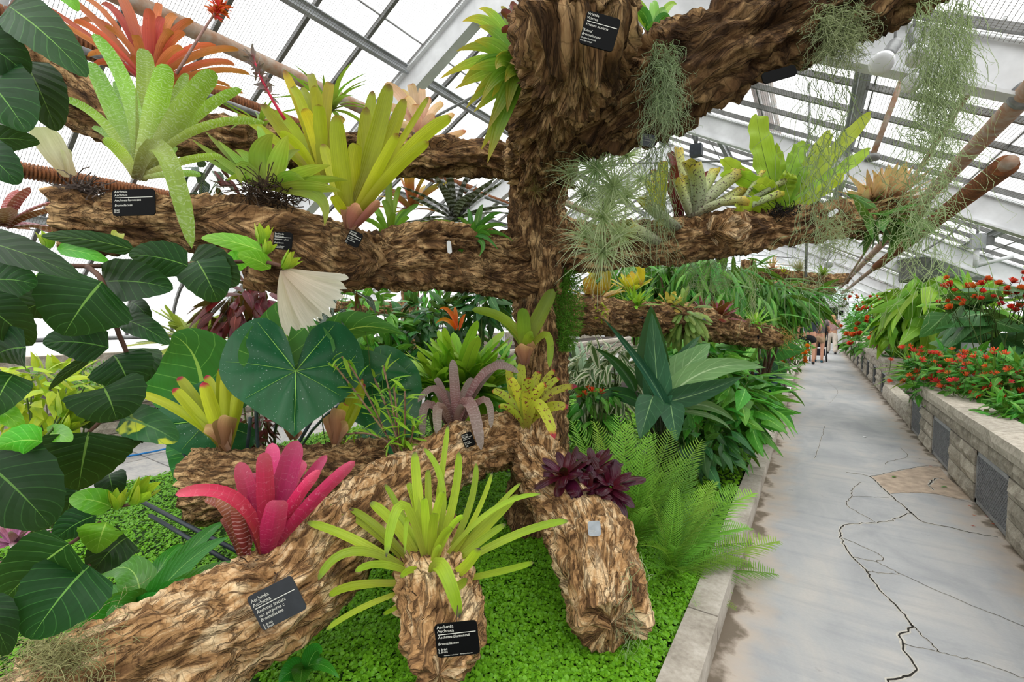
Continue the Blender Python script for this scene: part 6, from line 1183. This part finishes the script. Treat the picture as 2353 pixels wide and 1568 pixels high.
label('black label reading Aechmea blumenavii at the front log end', [(997, 1436), (1095, 1425), (994, 1514)], 1.38,
      [('Aechméa', .06, .13, .14, 0), ('Aechmea', .06, .25, .14, 0), ('Aechmea blumenavii', .06, .43, .12, .2), ('Bromeliaceae', .05, .62, .12, .2), ('S. Brésil', .04, .78, .09, 0), ('S. Brazil', .04, .86, .09, 0), ('Menacée d extinction  ·  Threatened species', .16, .95, .05, 0)])
label('black label reading Vriesea scalaris Rubra on the overhead log', [(1350, 24), (1428, 46), (1326, 98)], 1.36,
      [('Vriéséa', .04, .13, .12, 0), ('Vriesea', .04, .25, .12, 0), ('Vriesea scalaris', .04, .44, .12, .15), ("'Rubra'", .02, .62, .11, 0), ('Bromeliaceae', .02, .74, .11, .15), ('Origine horticole', .02, .84, .07, 0), ('Garden origin', .02, .92, .07, 0)])
label('small black label pinned on the left log beside the hibiscus buds', [(630, 532), (673, 535), (618, 572)], 1.84,
      [('Stanhopéa', .06, .16, .13, 0), ('Stanhopea', .06, .28, .13, 0), ('Stanhopea c. platyc', .06, .46, .11, .15), ('Orchidaceae', .06, .66, .11, .15), ('Colombie et Équateur', .05, .84, .07, 0), ('Colombia & Ecuador', .05, .92, .07, 0)])
label('small tilted black label under the yellow bromeliad', [(806, 526), (836, 540), (792, 558)], 2.0, [('Aechméa', .06, .16, .13, 0), ('Aechmea', .06, .28, .13, 0), ('Aechmea nudicaulis', .06, .48, .11, .15), ("var. 'aurea'", .06, .6, .11, .15), ('Bromeliaceae', .06, .72, .11, .15), ('Brésil', .05, .86, .07, 0), ('Brazil', .05, .93, .07, 0)])
label('narrow black label under the mauve bromeliad', [(1058, 1000), (1082, 991), (1068, 1032)], 2.55, [('Aechméa', .05, .14, .12, 0), ('Aechmea', .05, .26, .12, 0), ('Aechmea hyb', .06, .44, .1, .15), ("'Red Band'", .08, .66, .1, 0), ('Bromeliaceae', .08, .76, .1, .15), ('Origine', .08, .86, .07, 0), ('Garden', .08, .93, .07, 0)])
label('black label seen edge on hanging under the overhead branch', [(1748, 170), (1826, 148), (1742, 198)], 1.58, [], rule=0)
label('slate label on the log tip near the moss beard', [(1475, 306), (1508, 312), (1468, 333)], 1.95, [('Vriesea', .06, .3, .18, 0), ('Bromeliaceae', .06, .6, .14, 0)], mat=GREY_L, rule=.38)
label('slate label on the back log near the arching rosette', [(1658, 746), (1680, 745), (1660, 761)], 4.5, [('Neoregelia', .06, .2, .18, 0), ('Bromeliaceae', .06, .65, .15, 0)], mat=GREY_L)
label('dark label near the tip of the back log', [(1721, 768), (1744, 767), (1720, 781)], 4.72, [('Orchidaceae', .06, .65, .15, 0)], mat=BLACK_L)
label('dark label on the back log behind the spear leaves', [(1462, 727), (1478, 725), (1458, 742)], 3.85, [('Asplenium', .06, .65, .15, 0)], mat=BLACK_L)
label('grey label between the wine red and blunt leaved plants', [(1608, 724), (1622, 724), (1612, 740)], 4.2, [], mat=GREY_L, rule=0)
label('silver plant tag hooked on the right cork log', [(1350, 1199), (1379, 1197), (1354, 1233)], 2.02, [('Neoregelia', .1, .62, .08, 0), ('Bromeliaceae', .1, .72, .08, 0)], mat=SILV, rule=0)
label('white hanging tag beside the air plants', [(1394, 288), (1404, 286), (1398, 322)], 2.25, [], mat=WHITE_P, rule=0)
label('white tag dangling from the arched branch', [(1026, 554), (1036, 553), (1026, 584)], 2.62, [], mat=WHITE_P, rule=0)
label('white tag among the branch end orchids', [(1900, 492), (1922, 478), (1908, 500)], 2.85, [], mat=WHITE_P, rule=0)
label('pale plastic tag beside the light fern', [(1703, 515), (1714, 502), (1708, 520)], 2.8, [], mat=WHITE_P, rule=0)
label('dark label at the left picture edge on the log', [(-40, 567), (14, 566), (-40, 588)], 1.3, [('Bromeliaceae', .05, .6, .3, 0)], rule=0)
# ------------------------------------------------------------------ pipes, hangers, lamps
def pipe(lab, X, Z, y0, y1, r, mat, fins=None, name='heating_pipe'):
    t = thing(name, lab, 'pipe', (X, y0, Z)); V, F, U = tube_data(np.array([(0, 0, 0), (0, (y1-y0)/2, 0), (0, y1-y0, 0)]), r, 14); mk('pipe_body', V, F, mat, t, U)
    if fins:
        fr, sp_, a, b = fins; mb = MB(); y = a-y0; k = 0
        rr = []
        while y < b-y0: rr += [(y, r*1.02), (y+sp_*.1, fr), (y+sp_*.55, fr), (y+sp_*.65, r*1.02)]; y += sp_
        C = np.array([(0, q[0], 0) for q in rr]); V, F, U = tube_data(C, np.array([q[1] for q in rr]), 14); tag(mk('fins', V, F, RUST, t, U), 'rusty brown fins', kind='stuff')
    y = 4.0
    while y < y1:
        if y > y0+.1:
            mb = MB(); mb.tube([(0, y-y0-.03, 0), (0, y-y0+.03, 0)], r*1.25, 12); mb.tube([(0, y-y0, 0), (0, y-y0, max(.1, roofz(abs(X-XR))-.25-Z))], .008, 6); mb.build('hanger', STEEL, t, True)
        y += 3.05
    return t
pipe('plain rusty heating pipe under the right roof', 1.02, 2.86, 1.0, 26.3, .06, PIPE); pipe('finned rusty heating pipe under the right roof', 1.12, 2.62, 4.6, 26.2, .045, PIPE, (.075, .022, 4.7, 12.5))
pipe('finned rusty heating pipe under the middle of the roof', -.62, 4.33, 3.0, 26.2, .05, RUST, (.085, .03, 3.0, 14)); pipe('slim grey pipe beside the middle heating pipe', -.5, 4.33, 3.0, 26.2, .03, PIPE)
pipe('thick grey pipe high under the left roof', -4.0, 3.72, -1.0, 20., .06, PIPE); pipe('finned heating pipe high under the left roof', -4.6, 3.55, -1., 14., .045, RUST, (.08, .026, -.6, 6)); pipe('slim grey pipe under the left roof', -4.35, 3.42, -1., 14., .025, STEEL)
pipe('finned heating pipe low along the left glass', -6.6, 3.0, -1., 14., .045, RUST, (.08, .03, -.5, 5)); pipe('thin rail pipe along the left window', -8.3, 1.25, -1., 20., .03, STEEL)
def rod(lab, a, b, r, mat, name='support_rod', cat='rod', plate=None):
    A = np.asarray(a); t = thing(name, lab, cat, A); V, F, U = tube_data(np.array([A*0, (np.asarray(b)-A)*.5, np.asarray(b)-A]), r, 8); mk('rod', V, F, mat, t, U)
    if plate is not None: mb = MB(); mb.tube([np.asarray(b)-A-np.array([0, 0, .02]), np.asarray(b)-A+np.array([0, 0, .02])], plate, 14); mb.build('end_cap', STEEL, t, True)
    return t
rod('vertical hanger rod dropping from the roof beside the fern', (-.09, 6., 4.05), (-.07, 6., 1.98), .014, STEEL)
rod('slanting support pole ending in a round cap', P(2115, 70, 3.6), P(2004, 362, 3.6), .02, PIPE, plate=.05); rod('grey conduit slanting across the right roof', P(2330, 60, 3.), P(2185, 270, 3.6), .025, PIPE); rod('thin conduit behind the right heating pipes', P(2190, 270, 3.6), P(1935, 660, 12.), .02, PIPE)
jb = thing('junction_box', 'small square steel box clamped to the conduit', 'box', P(2305, 128, 3.05)); mb = MB(); mb.box((-.06, -.05, -.03), (.06, .05, .03)); mb.build('box_body', STEEL, jb); mb = MB(); mb.box((-.07, -.06, .03), (.07, .06, .04)); mb.build('lid', GREY_P, jb); mb = MB(); mb.tube([(0, 0, -.02), (0, 0, .25)], .012, 6); mb.build('hanger', STEEL, jb)
def lamp(lab, neck, mouth, d, r):
    A = P(*neck, d); B = P(*mouth, d-.1); ax = nz(B-A); t = thing('reflector_lamp', lab, 'lamp', A); k = 20; pr = [(-.16, .03), (-.155, .035), (0, .035), (.01, .03)]
    def lathe(nm, pts, mat):
        a1 = nz(np.cross(ax, [0.1, .2, 1])); a2 = np.cross(ax, a1); th = np.arange(k)*2*np.pi/k; V = np.concatenate([(ax*s)[None]+r_*(np.cos(th)[:, None]*a1+np.sin(th)[:, None]*a2) for s, r_ in pts]); mk(nm, V, [(i*k+j, i*k+(j+1) % k, (i+1)*k+(j+1) % k, (i+1)*k+j) for i in range(len(pts)-1) for j in range(k)]+[tuple(range(k)), tuple((len(pts)-1)*k+j for j in range(k))], mat, t)
    lathe('socket', pr, STEEL); lathe('bulb', [(0, .022), (.03, .026), (.06, r*.7), (.10, r*.95), (.13, r), (.14, r*.97), (.147, r*.6), (.15, .004)], WHITE_P)
    mb = MB(); mb.tube([-ax*.15, -ax*.15+np.array([0, 0, .12]), np.array([0, 0, .6])-ax*.2], .008, 6); mb.build('conduit', STEEL, t, True)
lamp('white reflector lamp on a grey arm under the roof', (2040, 125), (2012, 165), 2.7, .062); lamp('white reflector lamp half hidden by moss', (2105, 105), (2112, 150), 2.8, .06); lamp('lower white reflector lamp behind the moss', (2110, 180), (2085, 200), 2.9, .055)
lamp('distant reflector lamp over the far path', (1905, 600), (1903, 612), 10., .09)
# ceiling lamp, ventilation drum and misting gadget at right
dr_ = thing('ventilation_drum', 'grey metal ventilation drum under the right eave', 'fan', P(2165, 618, 9.6)); mb = MB(); mb.tube([(0, 0, -.25), (0, 0, -.2), (0, 0, .18), (0, 0, .2)], [.68, .7, .7, .72], 28); mb.build('drum', STEEL, dr_, True); mb = MB(); mb.tube([(0, 0, .2), (0, 0, .24)], .74, 28); mb.build('rim', GREY_P, dr_, True)
for sx in (-.4, .4): mb = MB(); mb.tube([(sx, 0, .2), (sx, 0, .95)], .02, 6); mb.build('hanger', STEEL, dr_)
mg = thing('misting_sensor', 'grey sensor box on a bent conduit beneath the right roof', 'sensor', P(2245, 555, 6.2)); s = 6.2/FPX
mb = MB(); mb.box((-.06, -.05, -.1), (.08, .05, .1)); mb.build('box_body', GREY_P, mg); mb = MB(); mb.box((.08, -.04, -.06), (.16, .04, .06)); mb.build('side_box', STEEL, mg); mb = MB(); mb.tube(spline(np.array([(0, 0, .1), (.01, 0, .45), (-.03, 0, .6), (-.12, 0, .5), (-.2, 0, .2), (-.55, 0, -.1)]), 24), .015, 7); mb.build('conduit', STEEL, mg, True); mb = MB(); mb.tube([(0, 0, -.1), (0, 0, -.35)], .03, 8); mb.tube([(0, 0, -.33), (.35, 0, -.22)], .025, 8); mb.build('nozzle', WHITE_P, mg, True); mb = MB(); mb.tube([(.01, 0, .44), (.01, 0, .95)], .008, 6); mb.build('hanger', STEEL, mg)
mo = thing('roof_motor', 'dark vent motor on a bracket under the ridge', 'motor', P(1600, 345, 7.5)); mb = MB(); mb.box((-.09, -.08, -.1), (.09, .08, .08)); mb.build('motor_body', DARKM, mo); mb = MB(); mb.tube([(0, 0, .08), (-.25, .05, .9)], .025, 7); mb.tube([(0, 0, .08), (.05, .05, 1.1)], .02, 7); mb.build('arm', STEEL, mo, True)
hz = thing('garden_hose', 'blue hose lying on the side path', 'hose', G(400, 1030)); mb = MB(); mb.tube(spline(np.array([G(220, 1060), G(330, 1045), G(480, 1012), G(590, 985)])+[0, 0, .012]-G(400, 1030), 20), .011, 7); mb.build('hose_tube', plain('hose_blue', (30, 120, 190), .4, .1, 10), hz, True)
# black support legs under the logs
for i, (a, b) in enumerate([((430, 1050, 2.9), (560, 1180, 2.4)), ((300, 1140, 2.6), (570, 1280, 2.2)), ((345, 1185, 2.5), (540, 1300, 2.2)), ((690, 1200, 2.6), (720, 1320, 2.3)), ((760, 1160, 2.7), (730, 1300, 2.35))]):
    A = P(*a); B = P(*b); t = thing('metal_prop', 'slim black metal rod '+('from the side path to the log underside', 'lowest of those crossing the ground cover', 'between two others over the ground cover', 'upright behind the magenta bromeliad', 'leaning behind the magenta bromeliad')[i], 'prop', B, 'black support rods under the logs'); B2 = B.copy(); V, F, U = tube_data(np.array([A-B, (A-B)*.5, A*0]), .011, 8); mk('rod', V, F, DARKM, t, U)
    mb = MB(); mb.tube([A*0, np.array([0, 0, .1-B[2]])], .008, 6); mb.build('foot', DARKM, t)
# ------------------------------------------------------------------ people by the exit
SKIN = plain('skin', (214, 160, 132), .6, .06, 10); NAVY = plain('shirt_charcoal', (58, 68, 78), .8, .1, 20); BLK = plain('shorts_black', (26, 28, 32), .8, .1, 20); KHA = plain('shorts_khaki', (186, 156, 124), .8, .1, 20); TRO = plain('trousers_cream', (226, 212, 198), .8, .08, 10); FLO = plain('blouse_floral', (226, 190, 186), .8, .5, 60, col2=(120, 60, 66)); BLO = plain('hair_blonde', (222, 176, 120), .6, .3, 40); DHA = plain('hair_dark', (60, 44, 34), .6, .3, 40); SHO = plain('shoe_black', (34, 34, 38), .6, .1, 20); TEA = plain('shoe_teal', (40, 100, 116), .6, .2, 20)
def skin(name, verts, edges, radii, mat, parent, sub=1):
    me = bpy.data.meshes.new(name); me.from_pydata([tuple(map(float, v)) for v in verts], edges, []); o = bpy.data.objects.new(name, me)
    md = o.modifiers.new('s', 'SKIN'); md.use_smooth_shade = True
    for i, r in enumerate(radii): me.skin_vertices[0].data[i].radius = (r, r) if np.isscalar(r) else r
    me.skin_vertices[0].data[0].use_root = True
    o.modifiers.new('b', 'SUBSURF').levels = sub; m2 = bake(o); bpy.data.objects.remove(o); m2.materials.append(mat); m2.polygons.foreach_set('use_smooth', np.ones(len(m2.polygons), bool)); return obj(name, m2, parent)
def person(label, X, Y, rz, h, stride, arms, shirt, pants, long, hair, shoes, hairlong=False, head_dz=0):
    r = thing('person', label, 'person', (X, Y, 0)); r.rotation_euler = (0, 0, rz); s = h/1.75; k = stride
    # faces +Y (away from camera)
    J = dict(pel=(0, 0, .95), sp=(0, .01, 1.15), ch=(0, .0, 1.36), nk=(0, 0, 1.5), hd=(0, .02, 1.62), tp=(0, .02, 1.72))
    L_ = {}
    for sd_, f in ((-1, k), (1, -k)):
        q = 'l' if sd_ < 0 else 'r'; L_[q] = [(sd_*.1, 0, .88), (sd_*.11, f*.5+.03, .5), (sd_*.11, f-.02, .1), (sd_*.12, f+.08, .03), (sd_*.12, f+.17, .025)]
    V = [J['pel'], J['sp'], J['ch'], J['nk'], J['hd'], J['tp']]; E = [(0, 1), (1, 2), (2, 3), (3, 4), (4, 5)]; R = [(.16, .11), (.145, .1), (.17, .1), .055, (.078, .095), .05]
    for q in 'lr':
        b = len(V); V += L_[q]; E += [(0, b)]+[(b+i, b+i+1) for i in range(4)]; R += [.092, .062, .042, .045, .035]
    hands = []
    for q, (el, ha) in zip((-1, 1), arms):
        b = len(V); V += [(q*.19, 0, 1.42), el, ha]; E += [(2, b), (b, b+1), (b+1, b+2)]; R += [.06, .043, .03]; hands.append(b+2)
        d = nz(np.array(ha)-np.array(el))
        for f in range(4):
            o = np.array(ha)+d*.05+np.array([0, (f-1.5)*.018, 0]); V += [tuple(o), tuple(o+d*(.06-.008*abs(f-1.5))+np.array([-q*.015, 0, 0]))]; n = len(V); E += [(b+2, n-2), (n-2, n-1)]; R += [.012, .008]
        o = np.array(ha)+np.array([-q*.02, .03, -.03]); V += [tuple(o), tuple(o+d*.03)]; n = len(V); E += [(b+2, n-2), (n-2, n-1)]; R += [.012, .009]
    sc = lambda v: tuple(np.array(v)*s)
    skin('body', [sc(v) for v in V], E, [tuple(np.array(x)*s) if not np.isscalar(x) else x*s for x in R], SKIN, r)
    # face on the side the head looks to
    nb = MB(); nb.tube([np.array((0, .1, 1.63))*s, np.array((0, .135, 1.605))*s], [.008, .016], 6); nb.build('nose', SKIN, r, True)
    for sx in (-1, 1): nb = MB(); nb.tube([np.array((sx*.075, .01, 1.645))*s, np.array((sx*.09, 0, 1.625))*s, np.array((sx*.078, .01, 1.6))*s], [.012, .02, .01], 6); nb.build('ear', SKIN, r, True)
    for sx in (-1, 1): nb = MB(); nb.tube([np.array((sx*.034, .095, 1.645))*s, np.array((sx*.034, .11, 1.645))*s], [.013, .006], 8); nb.build('eye', SHO, r, True)
    nb = MB(); nb.tube([np.array((-.025, .105, 1.575))*s, np.array((.025, .105, 1.575))*s], .006, 6); nb.build('mouth', plain('lips', (176, 96, 90), .5, .1, 10), r, True)
    T = [(0, 0, .93), (0, .01, 1.15), (0, 0, 1.36), (0, 0, 1.46)]; TE = [(0, 1), (1, 2), (2, 3)]; TR = [(.19, .135), (.175, .125), (.19, .125), (.08, .075)]
    for q, (el, ha) in zip((-1, 1), arms): b = len(T); T += [(q*.2, 0, 1.42), tuple(np.array((q*.2, 0, 1.42))*.45+np.array(el)*.55)]; TE += [(2, b), (b, b+1)]; TR += [.08, .068]
    skin('shirt', [sc(v) for v in T], TE, [tuple(np.array(x)*s) if not np.isscalar(x) else x*s for x in TR], shirt, r)
    Pn = [(0, 0, 1.0), (0, 0, .92)]; PE = [(0, 1)]; PR = [(.18, .13), (.19, .145)]
    for q in 'lr':
        a, kk, an = [np.array(v) for v in L_[q][:3]]; b = len(Pn); Pn += [tuple(a-[0, 0, .05])]; PE += [(1, b)]; PR += [.12]
        if long: Pn += [tuple(kk), tuple(an-[0, 0, .03])]; PE += [(b, b+1), (b+1, b+2)]; PR += [.1, .095]
        else: Pn += [tuple(a*.3+kk*.7)]; PE += [(b, b+1)]; PR += [.105]
    skin('trousers' if long else 'shorts', [sc(v) for v in Pn], PE, [tuple(np.array(x)*s) if not np.isscalar(x) else x*s for x in PR], pants, r)
    for q in 'lr':
        an = np.array(L_[q][2]); skin('shoe', [sc((an[0], an[1]-.05, .05)), sc((an[0], an[1]+.05, .05)), sc((an[0], an[1]+.18, .035))], [(0, 1), (1, 2)], [.045*s, .05*s, .036*s], shoes, r)
    if hairlong: skin('hair', [sc(v) for v in [(0, 0, 1.70), (0, -.03, 1.62), (0, -.06, 1.5), (0, -.08, 1.36), (0, -.08, 1.28)]], [(0, 1), (1, 2), (2, 3), (3, 4)], [.085*s, (.105*s, .1*s), (.12*s, .07*s), (.11*s, .05*s), (.06*s, .03*s)], hair, r, 2)
    else: skin('hair', [sc(v) for v in [(0, .03, 1.71), (0, -.02, 1.68), (0, -.05, 1.6)]], [(0, 1), (1, 2)], [.075*s, .092*s, .05*s], hair, r, 2)
    return r
person('person in a charcoal shirt and black shorts walking up the path', -.05, 18.0, .05, 1.80, .16, [((-.3, .02, 1.15), (-.31, .05, .9)), ((.3, .05, 1.15), (.26, .28, 1.03))], NAVY, BLK, False, DHA, SHO)
person('person in khaki shorts pushing the stroller', .22, 18.75, -.1, 1.70, .14, [((-.28, .12, 1.15), (-.22, .35, 1.05)), ((.28, .12, 1.15), (.22, .35, 1.05))], plain('shirt_grey', (120, 110, 110), .8, .1, 20), KHA, False, DHA, TEA)
wmn = person('person with long blonde hair, floral blouse and cream trousers', .72, 23.3, .1, 1.68, .2, [((-.28, .1, 1.15), (-.2, .3, 1.12)), ((.28, .05, 1.15), (.22, .25, 1.1))], FLO, TRO, True, BLO, SHO, True)
bgm = plain('bag_red_brown', (150, 70, 56), .6, .2, 20); bag = thing('shoulder_bag', 'red brown shoulder bag worn across the floral blouse', 'bag', (.44, 23.2, .82)); mb = MB(); mb.box((-.12, -.05, 0), (.1, .05, .24)); mb.build('bag_body', bgm, bag); mb = MB(); mb.box((-.12, -.06, .12), (.1, -.05, .25)); mb.build('flap', bgm, bag); mb = MB(); mb.tube(spline(np.array([(-.02, 0, .22), (.12, -.14, .45), (.38, -.1, .66)]), 10), .012, 6); mb.build('strap', bgm, bag)
st = thing('stroller', 'black pushchair with dark storage basket between the walkers', 'stroller', (.22, 19.4, 0)); mb = MB(); mb.box((-.24, -.2, .5), (.24, .35, .72)); mb.build('seat', BLK, st); mb = MB(); mb.tube(spline(np.array([(0, -.25, 1.0), (0, .05, 1.12), (0, .35, .9)]), 8), [.05, .2, .25, .27, .27, .25, .2, .05], 12); mb.build('canopy', BLK, st, True); mb = MB(); mb.box((-.2, -.2, .2), (.2, .3, .42)); mb.build('basket', plain('basket_navy', (46, 50, 66), .8, .2, 30), st)
for sx in (-.24, .24):
    mb = MB(); mb.tube([(sx, -.45, 1.05), (sx, .25, .12)], .014, 6); mb.tube([(sx, .1, .8), (sx, -.3, .12)], .014, 6); mb.build('frame', DARKM, st, True)
    for sy in (-.3, .28):
        V, F, U = tube_data(np.array([(sx-.02, sy, .1), (sx+.02, sy, .1)]), .1, 18); w_ = mk('wheel', V, F, SHO, st, U); V, F, U = tube_data(np.array([(sx-.025, sy, .1), (sx+.025, sy, .1)]), .04, 12); mk('hub', V, F, STEEL, w_, U)
mb = MB(); mb.tube([(-.24, -.45, 1.05), (.24, -.45, 1.05)], .016, 8); mb.build('handle', BLK, st, True)
bpy.data.scenes.remove(TMP)
